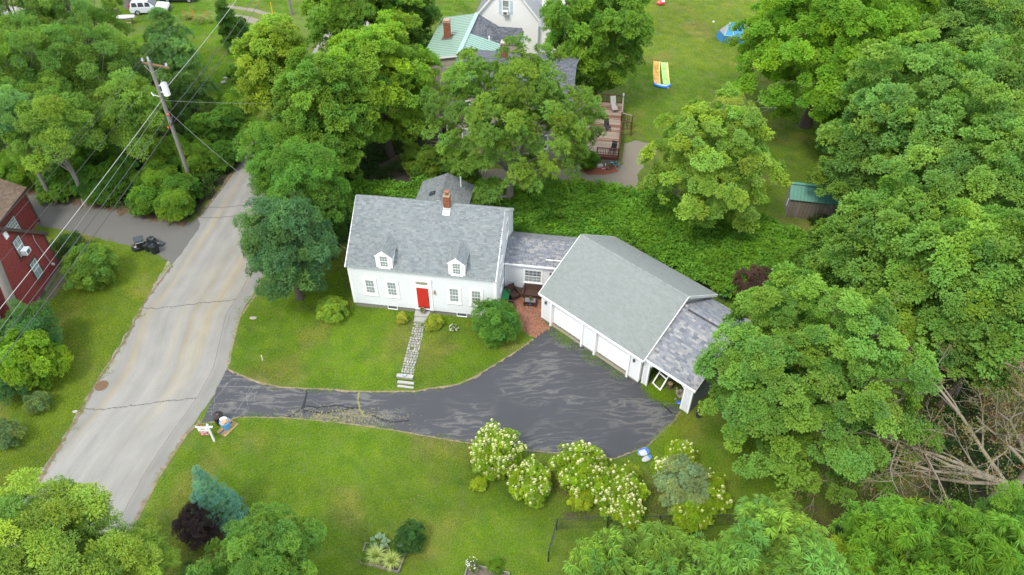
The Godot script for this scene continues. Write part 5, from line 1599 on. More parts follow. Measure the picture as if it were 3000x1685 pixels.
func garage() -> void:
	var g := thing("garage", "white two-car garage with pale green-grey shingle roof beside the driveway", "garage", Vector3(2.2470, 0, -40.4505), (-0.76771))
	var L := 9.0925
	var D := 8.762
	var hs := 0.234
	var f := MB.new()
	f.box(Vector3(0.03, -0.3, -D + 0.03), Vector3(L - 0.03, hs, -0.03))
	part("foundation", f, M.concrete, g)
	for q in [[0.0, 0.88], [4.03, 5.09], [8.24, L]]:
		clapboards("siding", pv([Vector2(q[0], hs), Vector2(q[0], 2.62), Vector2(q[1], 2.62), Vector2(q[1], hs)]), Transform3D(), M.white, g)
	var hd := MB.new()
	hd.box(Vector3(0.88, 2.36, -0.12), Vector3(4.03, 2.62, 0.012))
	hd.box(Vector3(5.09, 2.36, -0.12), Vector3(8.24, 2.62, 0.012))
	part("header", hd, M.white, g)
	for x in [0.88, 3.88, 5.09, 8.08]:
		var p := MB.new()
		p.box(Vector3(x, -0.02, -0.2), Vector3(x + 0.15, 2.6, 0.1))
		part("pilaster", p, M.trim, g)
	for q in [[1.03, 3.88], [5.24, 8.08]]:
		var back := MB.new()
		back.box(Vector3(q[0], hs, -0.24), Vector3(q[1], 2.4, -0.21))
		var d := part("garage_door", back, M.trim, g)
		for r in 4:
			for k in 8:
				var pn := MB.new()
				var x0: float = q[0] + (q[1] - q[0]) * k / 8.0 + 0.035
				var x1: float = q[0] + (q[1] - q[0]) * (k + 1) / 8.0 - 0.035
				var y0 := hs + 0.54 * r + 0.05
				pn.box(Vector3(x0, y0, -0.21), Vector3(x1, y0 + 0.44, -0.2))
				part("panel", pn, M.trim, d)
		var ap := MB.new()
		ap.col = Color(0.5, 0.43, 0.3)
		ap.box(Vector3(q[0], -0.05, -0.25), Vector3(q[1], hs, -0.02))
		part("door_apron", ap, M.rough, g)
	var gab := pv([Vector2(0, hs), Vector2(0, 2.62), Vector2(D / 2.0, 5.46), Vector2(D, 2.62), Vector2(D, hs)])
	clapboards("siding", gab, Transform3D(basis_facing(Vector3.RIGHT), Vector3(L, 0, 0)), M.white, g)
	clapboards("siding", gab, Transform3D(basis_facing(Vector3.LEFT), Vector3(0, 0, -D)), M.white, g)
	clapboards("siding", pv([Vector2(0, hs), Vector2(0, 2.62), Vector2(L, 2.62), Vector2(L, hs)]), Transform3D(basis_facing(Vector3.FORWARD), Vector3(L, 0, -D)), M.white, g)
	for x in [0.0, L]:
		for z in [0.0, -D]:
			var cb := MB.new()
			cb.box(Vector3(x - 0.03 if x == 0.0 else x - 0.13, hs - 0.02, z - 0.13 if z == 0.0 else z - 0.03), Vector3(x + 0.13 if x == 0.0 else x + 0.03, 2.62, z + 0.032 if z == 0.0 else z + 0.13))
			part("corner_board", cb, M.trim, g)
	gable_roof(g, -0.235, L + 0.235, 0.133, 2.691, -4.381, 5.615, -8.9, 2.691, pales, 0, 0.13, Vector2(0.22, 0.34), 0.05)
	var gt := MB.new()
	gt.box(Vector3(-0.235, 2.54, 0.1), Vector3(L + 0.235, 2.68, 0.2))
	part("gutter", gt, M.trim, g)
	for x in [-0.245, L + 0.245]:
		for z in [0.13, -8.9]:
			var rk := MB.new()
			rk.beam(Vector3(x, 2.58, z), Vector3(x, 5.5, -4.381), 0.045, 0.2)
			part("rake_board", rk, M.trim, g)
	for x in [0.43, 8.57]:
		var lt := MB.new()
		lt.col = Color(0.1, 0.09, 0.08)
		lt.tube([Vector3(x, 1.95, 0.12), Vector3(x, 2.0, 0.12), Vector3(x, 2.2, 0.12), Vector3(x, 2.26, 0.12)], [0.03, 0.07, 0.09, 0.02], 6)
		lt.box(Vector3(x - 0.05, 2.0, 0.02), Vector3(x + 0.05, 2.2, 0.05))
		lt.box(Vector3(x - 0.015, 2.12, 0.05), Vector3(x + 0.015, 2.15, 0.12))
		part("wall_lamp", lt, M.gloss, g)
	# the open bay at the end
	var c := thing("carport", "open carport with blue-grey shingle roof and an arched white front, joined to the garage", "carport", Vector3(2.2470, 0, -40.4505), (-0.76771))
	var x0 := 9.15
	var x1 := 13.14
	var zf := -0.249
	var front := MB.new()
	var t := Transform3D(Basis(), Vector3(0, 0, zf))
	slab(front, pv([Vector2(x0 + 0.05, 0.02), Vector2(x0 + 0.05, 2.58), Vector2(9.68, 2.58), Vector2(9.68, 0.02)]), t, 0.0, -0.13)
	slab(front, pv([Vector2(12.47, 0.02), Vector2(12.47, 2.58), Vector2(x1, 2.58), Vector2(x1, 0.02)]), t, 0.0, -0.13)
	slab(front, pv([Vector2(9.68, 2.28), Vector2(9.68, 2.58), Vector2(12.47, 2.58), Vector2(12.47, 2.28)]), t, 0.0, -0.13)
	slab(front, pv([Vector2(9.68, 2.0), Vector2(9.68, 2.28), Vector2(9.97, 2.28)]), t, 0.0, -0.13)
	slab(front, pv([Vector2(12.47, 2.0), Vector2(12.18, 2.28), Vector2(12.47, 2.28)]), t, 0.0, -0.13)
	part("front_wall", front, M.white, c)
	for x in [9.2, 9.58, 12.47, 13.04]:
		var b := MB.new()
		b.box(Vector3(x, 0.02, zf), Vector3(x + 0.1, 2.5, zf + 0.025))
		part("trim_board", b, M.trim, c)
	var side := MB.new()
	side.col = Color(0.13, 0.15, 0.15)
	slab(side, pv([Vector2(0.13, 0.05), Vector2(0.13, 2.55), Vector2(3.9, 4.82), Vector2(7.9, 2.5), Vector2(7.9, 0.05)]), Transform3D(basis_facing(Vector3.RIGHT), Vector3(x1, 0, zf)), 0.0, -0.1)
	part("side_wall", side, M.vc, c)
	var posts := MB.new()
	posts.col = Color(0.4, 0.35, 0.28)
	for x in [9.3, 11.2, 13.0]:
		posts.box(Vector3(x - 0.07, 0, -8.2), Vector3(x + 0.07, 2.5, -8.06))
	part("rear_posts", posts, M.wood, c)
	gable_roof(c, x0 - 0.02, x1 + 0.16, -0.14, 2.676, -4.16, 4.995, -8.3, 2.6, slates, 300, 0.15, Vector2(0.2, 0.42), 0.14)
	var fb := MB.new()
	fb.box(Vector3(x0, 2.47, -0.2), Vector3(x1 + 0.17, 2.655, -0.11))
	part("fascia", fb, M.trim, c)
	var rk2 := MB.new()
	rk2.beam(Vector3(x1 + 0.15, 2.58, -0.15), Vector3(x1 + 0.15, 4.9, -4.16), 0.04, 0.18)
	part("rake_board", rk2, M.trim, c)
	var rv := MB.new()
	rv.col = Color(0.07, 0.07, 0.075)
	for i in 26:
		rv.box(Vector3(9.7 + i * 0.13, 4.86, -3.98), Vector3(9.8 + i * 0.13, 4.965, -3.9))
	part("ridge_vent", rv, M.vc, c)
	# things kept in it
	var gt2 := Transform3D(Basis(Vector3.UP, (-0.76771)), Vector3(2.2470, 0, -40.4505))
	var sc := MB.new()
	for q in [[0.0, 0.1, 0.0, 2.0], [0.75, 0.85, 0.0, 2.0], [0.1, 0.75, 0.0, 0.1], [0.1, 0.75, 1.9, 2.0], [0.1, 0.75, 0.95, 1.05]]:
		sc.box(Vector3(q[0], q[2], 0), Vector3(q[1], q[3], 0.035))
	var so := thing("screen_door", "white screen door frame leaning inside the carport behind its left pier", "door", gt2 * Vector3(9.8, 0, -0.75), (-0.76771) - 0.2)
	part("frame", sc, M.trim, so).rotation.x = -0.5
	var lg := MB.new()
	lg.col = Color(0.13, 0.1, 0.07)
	lg.tube([Vector3(0, 0, 0), Vector3(0, 0.42, 0)], [0.22, 0.2], 10)
	lg.col = Color(0.42, 0.3, 0.18)
	lg.tube([Vector3(0, 0.421, 0), Vector3(0, 0.425, 0)], [0.19, 0.19], 10)
	var lo := thing("log_round", "sawn log standing on end on the dark carport floor", "log", gt2 * Vector3(10.9, 0.01, -1.3))
	part("log", lg, M.rough, lo)
	var tk := MB.new()
	tk.col = Color(0.55, 0.54, 0.52)
	tk.tube([Vector3(0, 0.3, 0), Vector3(0, 1.6, 0)], [0.42, 0.42], 14)
	tk.blob(Vector3(0, 1.6, 0), Vector3(0.42, 0.12, 0.42), 0.0, rng, 6, 14)
	var ta := thing("storage_tank", "pale grey round tank standing inside the carport beside the screen door", "tank", gt2 * Vector3(10.45, 0, -2.2))
	part("tank", tk, M.vc, ta)
	var tl := MB.new()
	for q in [[0.2, 0.2], [-0.2, 0.2], [0.2, -0.2], [-0.2, -0.2]]:
		tl.beam(Vector3(q[0], 0, q[1]), Vector3(q[0], 0.4, q[1]), 0.05, 0.05)
	part("legs", tl, M.metal, ta)
	var rp := MB.new()
	rp.col = Color(0.4, 0.36, 0.28)
	for i in 40:
		var f2 := rng.randf_range(0.6, 1.2)
		rp.col = Color(0.4 * f2, 0.35 * f2, 0.28 * f2)
		rp.blob(Vector3(rng.randfn() * 0.35, rng.randf() * 0.25, rng.randfn() * 0.3), Vector3(0.12, 0.08, 0.1) * rng.randf_range(0.6, 1.4), 0.25, rng, 3, 6)
	var ro := part("rubble", rp, M.rough, thing("rubble_pile", "pile of pale rubble and chips in the carport behind its right pier", "rubble", gt2 * Vector3(12.05, 0, -1.4)))
	ro.set_meta("kind", "stuff")
	var bb := MB.new()
	bb.col = Color(0.03, 0.1, 0.42)
	bb.blob(Vector3(0, 0.12, 0), Vector3(0.22, 0.13, 0.16), 0.12, rng, 5, 8)
	part("bag", bb, M.plastic, thing("blue_bag", "small blue bag on the grass inside the carport's right pier", "bag", gt2 * Vector3(12.2, 0, -0.55)))
	var bk := MB.new()
	bk.col = Color(0.03, 0.035, 0.04)
	bk.tube([Vector3(0, 0, 0), Vector3(0, 0.5, 0)], [0.2, 0.24], 10)
	part("bucket", bk, M.plastic, thing("black_bucket", "black bucket on the ground outside the carport's right end wall", "bucket", gt2 * Vector3(13.75, 0, -0.6)))


# ---------------------------------------------------------------- front walk, patio and what stands about the yard
func house_point(u: float, y: float, n: float) -> Vector3:
	return Transform3D(Basis(Vector3.UP, (-0.14734)), Vector3(-12.1437, 0, -41.8778)) * Vector3(u, y, -n)

func stone_block(b: MB, w: float, h: float, d: float, at: Vector3, g: RandomNumberGenerator) -> void:   # a hewn block with uneven edges
	var c := []
	for i in 8:
		c.append(at + Vector3(w / 2.0 * (1 if i & 1 else -1), h * (1 if i & 2 else 0), d / 2.0 * (1 if i & 4 else -1)) + Vector3(g.randf_range(-1, 1), g.randf_range(-0.4, 0.4), g.randf_range(-1, 1)) * minf(w, d) * 0.07)
	var e := minf(w, d) * 0.08
	var t := []
	for i in [2, 3, 6, 7]:
		t.append(c[i] * 1.0)
	# top inset a little so that the arris catches light
	var mid: Vector3 = (t[0] + t[1] + t[2] + t[3]) / 4.0
	var s := []
	for p in t:
		s.append(p + (mid - p).normalized() * e + Vector3(0, e * 0.35, 0))
	b.quad(s[0], s[1], s[3], s[2])
	b.quad(t[0], t[1], s[1], s[0]); b.quad(t[1], t[3], s[3], s[1]); b.quad(t[3], t[2], s[2], s[3]); b.quad(t[2], t[0], s[0], s[2])
	b.quad(c[0], c[1], c[3], c[2]); b.quad(c[1], c[5], c[7], c[3]); b.quad(c[5], c[4], c[6], c[7]); b.quad(c[4], c[0], c[2], c[6])

func front_walk() -> void:
	var g := RandomNumberGenerator.new()
	g.seed = 31
	var st := thing("front_steps", "two rough granite slabs as steps below the red front door", "steps")
	for q in [[4.85, 5.98, 0.02, -0.05, -0.62, 0.34], [4.9, 5.95, 0.0, -0.5, -1.02, 0.17]]:
		var b := MB.new()
		stone_block(b, q[1] - q[0], q[5], absf(q[4] - q[3]), Vector3.ZERO, g)
		var o := part("step", b, M.granite, st)
		o.position = house_point((q[0] + q[1]) / 2.0, 0.0, (q[3] + q[4]) / 2.0)
		o.rotation.y = (-0.14734)
	var pot := thing("planter", "potted flowers on the upper granite step by the red door", "planter", house_point(5.45, 0.36, -0.28))
	var pb := MB.new()
	pb.col = Color(0.3, 0.16, 0.1)
	pb.tube([Vector3.ZERO, Vector3(0, 0.2, 0)], [0.1, 0.15], 10)
	part("pot", pb, M.vc, pot)
	crown(pot, Vector3(0, 0.3, 0), 0.22, 0.18, 10, 0.16, "shrub", Color(0.12, 0.18, 0.04), 5, "foliage")
	blossoms(pot, Vector3(0, 0.28, 0.04), 0.25, 0.16, 18, 0.045, Color(0.6, 0.45, 0.4), Color(0.7, 0.65, 0.55), 6)
	# cobbled path, wide rows of granite setts with grass between
	var p := thing("cobbled_path", "grassy path of pale granite setts from the driveway steps to the door", "path")
	p.set_meta("kind", "structure")
	var n := -1.12
	var row := 0
	while n > -6.15:
		var f := (n + 1.1) / -5.05
		var u0 := lerpf(4.93, 5.2, f)
		var u1 := lerpf(5.85, 6.17, f)
		var d := g.randf_range(0.2, 0.3)
		var u := u0
		while u < u1 - 0.06:
			var w := minf(g.randf_range(0.13, 0.27), u1 - u)
			if g.randf() > 0.06 and w > 0.09:
				var b := MB.new()
				var s := g.randf_range(0.75, 1.1)
				b.col = Color(0.42 * s, 0.405 * s, 0.38 * s)
				stone_block(b, w - 0.045, 0.05 + g.randf() * 0.02, d - 0.06 * g.randf_range(0.7, 1.3), Vector3.ZERO, g)
				var o := part("sett", b, M.rough, p)
				o.position = house_point(u + w / 2.0, -0.012, n - d / 2.0 + g.randf_range(-0.02, 0.02))
				o.rotation.y = (-0.14734) + g.randf_range(-0.06, 0.06)
			u += w
		n -= d
		row += 1
	var ls := thing("driveway_steps", "three long pale granite slabs as steps at the driveway end of the path", "steps")
	for q in [[5.02, 6.2, -6.45, 0.22, 0.27], [5.2, 6.38, -6.95, 0.13, 0.2], [5.28, 6.44, -7.28, 0.07, 0.16]]:
		var b := MB.new()
		stone_block(b, q[1] - q[0], q[3], q[4], Vector3.ZERO, g)
		var o := part("step", b, M.granite, ls)
		o.position = house_point((q[0] + q[1]) / 2.0, 0.0, q[2])
		o.rotation.y = (-0.14734)
	var ob := MB.new()
	ob.col = Color(0.4, 0.46, 0.56)
	ob.blob(Vector3(0, 0.07, 0), Vector3(0.16, 0.08, 0.1), 0.1, g, 5, 8)
	ob.blob(Vector3(0.06, 0.16, 0.02), Vector3(0.07, 0.05, 0.06), 0.1, g, 4, 7)
	part("ornament", ob, M.vc, thing("stone_ornament", "small pale blue ornament on the topmost driveway step", "ornament", house_point(5.62, 0.22, -6.45)))

func patio() -> void:
	var poly := PackedVector2Array([Vector2(11.15, -3.6), Vector2(16.4, -3.6), Vector2(14.44, -0.66), Vector2(15.24, 0.1), Vector2(14.2, 1.35), Vector2(13.05, 0.7), Vector2(12.1, -0.4), Vector2(11.15, -0.9)])
	var root := thing("brick_patio", "red brick patio between the house, breezeway and garage", "patio", Vector3(-12.1437, 0, -41.8778), (-0.14734))
	root.set_meta("kind", "structure")
	var base := MB.new()
	base.col = Color(0.19, 0.13, 0.09)
	var ix := Geometry2D.triangulate_polygon(poly)
	for k in range(0, ix.size(), 3):
		var a := poly[ix[k]]
		var b := poly[ix[k + 1]]
		var c := poly[ix[k + 2]]
		if (b - a).cross(c - a) < 0.0:
			var t := b
			b = c
			c = t
		base.tri(Vector3(a.x, 0.006, a.y), Vector3(b.x, 0.006, b.y), Vector3(c.x, 0.006, c.y))
	part("sand_bed", base, M.rough, root)
	var m := MB.new()
	var made := 0
	var g := RandomNumberGenerator.new()
	g.seed = 8
	var z := 1.4
	var r := 0
	while z > -3.6:
		var x := 11.15
		while x < 16.4:
			# basket weave of pairs
			var flat := (int((x - 11.15) / 0.212 + 0.5) + r) % 2 == 0
			for k in 2:
				var c := Vector2(x + 0.1, z - 0.1) + (Vector2(0, (k - 0.5) * 0.104) if flat else Vector2((k - 0.5) * 0.104, 0))
				var hx := 0.097 if flat else 0.046
				var hz := 0.046 if flat else 0.097
				if Geometry2D.is_point_in_polygon(c, poly):
					var f := g.randf_range(0.72, 1.22)
					m.col = Color(0.37 * f, 0.165 * f * g.randf_range(0.92, 1.1), 0.105 * f)
					m.obox(Vector3(c.x, 0.014 + g.randf() * 0.006, c.y), Vector3(hx, 0, 0), Vector3(0, 0.016, 0), Vector3(0, 0, hz))
			x += 0.212
		z -= 0.212
		r += 1
	part("bricks", m, M.rough, root).set_meta("kind", "stuff")

func wicker_seat(called: String, label: String, category: String, group: String, at: Vector3, turn: float, w: float) -> void:   # faces local +z
	var t := thing(called, label, category, at, turn, group)
	var b := MB.new()
	b.box(Vector3(-w / 2.0, 0.12, -0.35), Vector3(w / 2.0, 0.36, 0.38))
	part("base", b, M.wicker, t)
	b = MB.new()
	b.box(Vector3(-w / 2.0 + 0.1, 0.36, -0.25), Vector3(w / 2.0 - 0.1, 0.43, 0.4))
	part("seat", b, M.wicker, t)
	b = MB.new()
	var k := 7
	for i in k:   # a back with a slightly bowed top
		var x0 := -w / 2.0 + w * i / k
		var x1 := -w / 2.0 + w * (i + 1) / k
		var h0 := 0.92 + 0.07 * sin(PI * (i + 0.5) / k)
		b.obox(Vector3((x0 + x1) / 2.0, (0.3 + h0) / 2.0, -0.36 - 0.06), Vector3((x1 - x0) / 2.0, 0, 0), Vector3(0, (h0 - 0.3) / 2.0, -0.09), Vector3(0, 0.0, 0.035))
	part("backrest", b, M.wicker, t)
	for s in [-1.0, 1.0]:
		b = MB.new()
		b.box(Vector3(s * w / 2.0 - 0.06, 0.1, -0.38), Vector3(s * w / 2.0 + 0.06, 0.52, 0.36))
		b.tube([Vector3(s * w / 2.0, 0.66, -0.42), Vector3(s * w / 2.0, 0.6, -0.1), Vector3(s * w / 2.0, 0.57, 0.25), Vector3(s * w / 2.0, 0.45, 0.38)], [0.06, 0.07, 0.07, 0.05], 7)
		b.box(Vector3(s * w / 2.0 - 0.05, 0.5, -0.4), Vector3(s * w / 2.0 + 0.05, 0.6, 0.2))
		part("armrest", b, M.wicker, t)
	for s in [[-1, -1], [-1, 1], [1, -1], [1, 1]]:
		b = MB.new()
		b.box(Vector3(s[0] * (w / 2.0 - 0.06) - 0.03, 0.0, s[1] * 0.32 - 0.03), Vector3(s[0] * (w / 2.0 - 0.06) + 0.03, 0.12, s[1] * 0.32 + 0.03))
		part("leg", b, M.dark, t)

func patio_furniture() -> void:
	var y := (-0.14734)
	wicker_seat("loveseat", "brown wicker two-seat sofa under the breezeway window", "sofa", "", house_point(13.42, 0.03, 3.1), y, 1.36)
	wicker_seat("wicker_chair", "brown wicker armchair turned towards the glass table in front of the green chest", "chair", "wicker armchairs on the patio", house_point(12.0, 0.03, 2.75), y + 0.75, 0.72)
	wicker_seat("wicker_chair", "brown wicker armchair half hidden behind the patio bush", "chair", "wicker armchairs on the patio", house_point(11.85, 0.03, 1.35), y + 1.75, 0.72)
	var t := thing("coffee_table", "brown wicker coffee table with glass top on the brick patio", "table", house_point(13.38, 0.03, 2.15), y)
	var b := MB.new()
	b.box(Vector3(-0.46, 0.14, -0.28), Vector3(0.46, 0.19, 0.28))
	part("shelf", b, M.wicker, t)
	b = MB.new()
	b.box(Vector3(-0.48, 0.4, -0.3), Vector3(0.48, 0.46, -0.22)); b.box(Vector3(-0.48, 0.4, 0.22), Vector3(0.48, 0.46, 0.3))
	b.box(Vector3(-0.48, 0.402, -0.22), Vector3(-0.4, 0.458, 0.22)); b.box(Vector3(0.4, 0.402, -0.22), Vector3(0.48, 0.458, 0.22))
	part("frame", b, M.wicker, t)
	b = MB.new()
	b.col = Color(0.17, 0.17, 0.165)
	b.box(Vector3(-0.4, 0.435, -0.22), Vector3(0.4, 0.45, 0.22))
	part("glass_top", b, M.gloss, t)
	for s in [[-1, -1], [-1, 1], [1, -1], [1, 1]]:
		b = MB.new()
		b.box(Vector3(s[0] * 0.45 - 0.03, 0, s[1] * 0.27 - 0.03), Vector3(s[0] * 0.45 + 0.03, 0.4, s[1] * 0.27 + 0.03))
		part("leg", b, M.wicker, t)
	var f := thing("flower_pot", "red geranium in a grey-blue pot on the coffee table", "flower pot", house_point(13.42, 0.49, 2.1))
	b = MB.new()
	b.col = Color(0.14, 0.17, 0.25)
	b.tube([Vector3.ZERO, Vector3(0, 0.17, 0)], [0.07, 0.1], 9)
	part("pot", b, M.vc, f)
	crown(f, Vector3(0, 0.25, 0), 0.15, 0.1, 7, 0.1, "shrub", Color(0.08, 0.18, 0.03), 5, "foliage")
	blossoms(f, Vector3(0, 0.33, 0), 0.05, 0.07, 6, 0.035, Color(0.6, 0.02, 0.04), Color(0.7, 0.05, 0.08), 3)
	b = MB.new()
	b.col = Color(0.02, 0.14, 0.55)
	b.tube([Vector3.ZERO, Vector3(0, 0.12, 0)], [0.08, 0.1], 10)
	part("cup", b, M.plastic, thing("blue_cup", "small bright blue tub on the shelf under the coffee table", "tub", house_point(13.4, 0.22, 1.97)))
	b = MB.new()
	b.col = Color(0.01, 0.16, 0.05)
	b.box(Vector3(-0.25, 0, -0.55), Vector3(0.25, 0.55, 0.55))
	var c := thing("storage_chest", "green plastic chest against the house's end wall", "chest", house_point(11.45, 0.02, 2.35), y)
	part("box", b, M.plastic, c)
	b = MB.new()
	b.col = Color(0.012, 0.19, 0.06)
	b.box(Vector3(-0.27, 0.55, -0.57), Vector3(0.27, 0.62, 0.57))
	part("lid", b, M.plastic, c)

func barrel(called: String, label: String, category: String, group: String, at: Vector3, r: float, h: float, c: Color, lid: Color, tilt := Vector3.ZERO) -> Node3D:
	var t := thing(called, label, category, at, 0.0, group)
	t.rotation = tilt
	var b := MB.new()
	b.col = c
	b.tube([Vector3(0, 0, 0), Vector3(0, h * 0.5, 0), Vector3(0, h * 0.92, 0)], [r * 0.82, r * 0.92, r], 16)
	for k in [0.35, 0.7]:
		b.tube([Vector3(0, h * k, 0), Vector3(0, h * k + 0.03, 0)], [r * 0.97, r * 0.99], 16)
	part("body", b, M.plastic, t)
	b = MB.new()
	b.col = lid
	b.tube([Vector3(0, h * 0.92, 0), Vector3(0, h * 0.95, 0), Vector3(0, h, 0), Vector3(0, h * 1.03, 0)], [r * 1.08, r * 1.1, r * 0.9, r * 0.2], 16)
	b.box(Vector3(-0.09, h * 1.0, -0.02), Vector3(0.09, h * 1.06, 0.02))
	part("lid", b, M.plastic, t)
	for s in [-1.0, 1.0]:
		b = MB.new()
		b.col = Color(c.r * 0.8, c.g * 0.8, c.b * 0.8)
		b.box(Vector3(s * r * 1.0 - 0.03, h * 0.8, -0.07), Vector3(s * r * 1.0 + 0.03, h * 0.87, 0.07))
		part("handle", b, M.plastic, t)
	return t

func bin_bag(label: String, at: Vector3, r: Vector3, sd: int, c := Color(0.025, 0.03, 0.032)) -> Node3D:
	var g := RandomNumberGenerator.new()
	g.seed = sd
	var t := thing("trash_bag", label, "trash bag", at, 0.0, "black trash bags by the neighbour's driveway")
	var b := MB.new()
	b.col = c
	b.blob(Vector3(0, r.y * 0.85, 0), r, 0.1, g, 7, 11)
	part("sack", b, M.gloss, t)
	b = MB.new()
	b.col = c
	b.tube([Vector3(0, r.y * 1.6, 0), Vector3(0.03, r.y * 1.85, 0.02), Vector3(0.08, r.y * 2.1, 0.03)], [0.07, 0.035, 0.09], 6)
	part("knot", b, M.gloss, t)
	return t

func street_side() -> void:
	# bins across the street
	var bg := bin_bag("black trash bag with a red tie on the grass edge left of the bins", Vector3(-31.402, 0.000, -48.577), Vector3(0.42, 0.33, 0.4), 3)
	var tie := MB.new()
	tie.col = Color(0.6, 0.07, 0.03)
	tie.blob(Vector3(-0.02, 0.64, -0.02), Vector3(0.13, 0.05, 0.07), 0.2, rng, 3, 6)
	part("tie", tie, M.plastic, bg)
	bin_bag("black trash bag behind the round-lidded cans", Vector3(-30.525, 0.000, -49.603), Vector3(0.4, 0.3, 0.35), 5)
	bin_bag("black trash bag lying flat at the right end of the bins", Vector3(-29.881, 0.000, -49.243), Vector3(0.55, 0.2, 0.3), 9)
	var t := thing("wheeled_bin", "black wheeled bin with flat square lid, tallest of the bins across the street", "wheeled bin", Vector3(-31.048, 0.000, -48.709), 0.5)
	var b := MB.new()
	b.col = Color(0.02, 0.022, 0.026)
	var tp := 0.36
	var bt := 0.27
	b.quad(Vector3(-bt, 0.06, bt), Vector3(-tp, 1.0, tp), Vector3(tp, 1.0, tp), Vector3(bt, 0.06, bt))
	b.quad(Vector3(bt, 0.06, bt), Vector3(tp, 1.0, tp), Vector3(tp, 1.0, -tp), Vector3(bt, 0.06, -bt))
	b.quad(Vector3(bt, 0.06, -bt), Vector3(tp, 1.0, -tp), Vector3(-tp, 1.0, -tp), Vector3(-bt, 0.06, -bt))
	b.quad(Vector3(-bt, 0.06, -bt), Vector3(-tp, 1.0, -tp), Vector3(-tp, 1.0, tp), Vector3(-bt, 0.06, bt))
	part("body", b, M.plastic, t)
	b = MB.new()
	b.col = Color(0.05, 0.06, 0.07)
	b.box(Vector3(-0.4, 1.0, -0.44), Vector3(0.4, 1.05, 0.42))
	b.box(Vector3(-0.3, 1.05, -0.34), Vector3(0.3, 1.08, 0.32))
	part("lid", b, M.plastic, t)
	b = MB.new()
	b.tube([Vector3(-0.33, 0.98, 0.47), Vector3(0.33, 0.98, 0.47)], [0.02, 0.02], 6)
	part("handle", b, M.chrome, t)
	for s in [-0.3, 0.3]:
		b = MB.new()
		b.tube([Vector3(s - 0.04, 0.13, -0.28), Vector3(s + 0.04, 0.13, -0.28)], [0.13, 0.13], 12)
		part("wheel", b, M.dark, t)
	barrel("trash_can", "black can with flat grey lid standing between the wheeled bin and the round can", "trash can", "black cans across the street", Vector3(-30.413, 0.000, -48.533), 0.33, 0.75, Color(0.018, 0.02, 0.022), Color(0.06, 0.07, 0.075))
	barrel("trash_can", "round black can with domed lid, nearest the street of the bins by the side driveway", "trash can", "black cans across the street", Vector3(-29.779, 0.000, -48.269), 0.38, 0.85, Color(0.018, 0.02, 0.022), Color(0.055, 0.065, 0.075))
	# by the sale sign
	barrel("dark_barrel", "dark brown trash can with lid beside the sale sign at the driveway mouth", "trash can", "", Vector3(-19.478, 0.000, -30.797), 0.32, 0.85, Color(0.022, 0.018, 0.017), Color(0.095, 0.08, 0.075))
	var rb := thing("recycling_bin", "light blue recycling tub heaped with cardboard and a white bag", "recycling bin", Vector3(-18.921, 0.020, -30.364))
	b = MB.new()
	b.col = Color(0.11, 0.3, 0.58)
	b.tube([Vector3.ZERO, Vector3(0, 0.62, 0), Vector3(0, 0.66, 0)], [0.24, 0.33, 0.35], 16)
	part("tub", b, M.plastic, rb)
	b = MB.new()
	b.col = Color(0.78, 0.79, 0.8)
	b.blob(Vector3(-0.06, 0.78, -0.1), Vector3(0.26, 0.16, 0.2), 0.15, rng, 5, 9)
	part("white_bag", b, M.vc, rb)
	for q in [[0.05, 0.8, 0.08, 0.3], [0.14, 0.74, 0.02, -0.4], [-0.02, 0.72, 0.16, 0.9]]:
		b = MB.new()
		b.col = Color(0.5, 0.33, 0.2) * rng.randf_range(0.9, 1.3)
		b.tbox(Transform3D(Basis.from_euler(Vector3(0.5, q[3], 0.25)), Vector3(q[0], q[1], q[2])), Vector3(0.32, 0.16, 0.24))
		part("cardboard_box", b, M.vc, rb)
	var cb := thing("flattened_box", "flattened brown carton with blue tape lying on the grass under the blue tub", "cardboard", Vector3(-18.953, 0.000, -30.379), -0.52)
	b = MB.new()
	b.col = Color(0.47, 0.27, 0.15)
	b.box(Vector3(-0.33, 0.006, -0.62), Vector3(0.25, 0.02, 0.6))
	b.tbox(Transform3D(Basis(Vector3.FORWARD, -0.15), Vector3(0.38, 0.035, 0.0)), Vector3(0.24, 0.012, 1.2))
	part("sheet", b, M.vc, cb)
	b = MB.new()
	b.col = Color(0.05, 0.09, 0.28)
	b.box(Vector3(-0.08, 0.021, -0.55), Vector3(0.04, 0.025, 0.59))
	part("tape", b, M.vc, cb)
	# the sale sign
	var s := thing("sale_sign", "white real-estate sign post with hanging red and white panel at the driveway corner", "sign", Vector3(-19.458, 0.000, -29.290))
	b = MB.new()
	b.box(Vector3(-0.05, 0, -0.05), Vector3(0.05, 1.72, 0.05))
	b.quad(Vector3(-0.06, 1.72, 0.06), Vector3(0, 1.8, 0), Vector3(0.06, 1.72, 0.06), Vector3(0.06, 1.72, 0.06))
	b.box(Vector3(-0.065, 1.72, -0.065), Vector3(0.065, 1.76, 0.065))
	b.box(Vector3(-0.04, 1.76, -0.04), Vector3(0.04, 1.82, 0.04))
	part("post", b, M.trim, s)
	b = MB.new()
	b.box(Vector3(-0.78, 1.5, -0.042), Vector3(0.3, 1.6, 0.042))
	part("arm", b, M.trim, s)
	var panel := MB.new()
	panel.box(Vector3(-0.72, 0.86, -0.012), Vector3(-0.1, 1.42, 0.012))
	var pn := part("panel", panel, M.trim, s)
	b = MB.new()
	b.col = Color(0.45, 0.02, 0.03)
	b.box(Vector3(-0.7, 0.88, 0.012), Vector3(-0.12, 1.1, 0.015))
	part("red_band", b, M.vc, pn)
	b = MB.new()
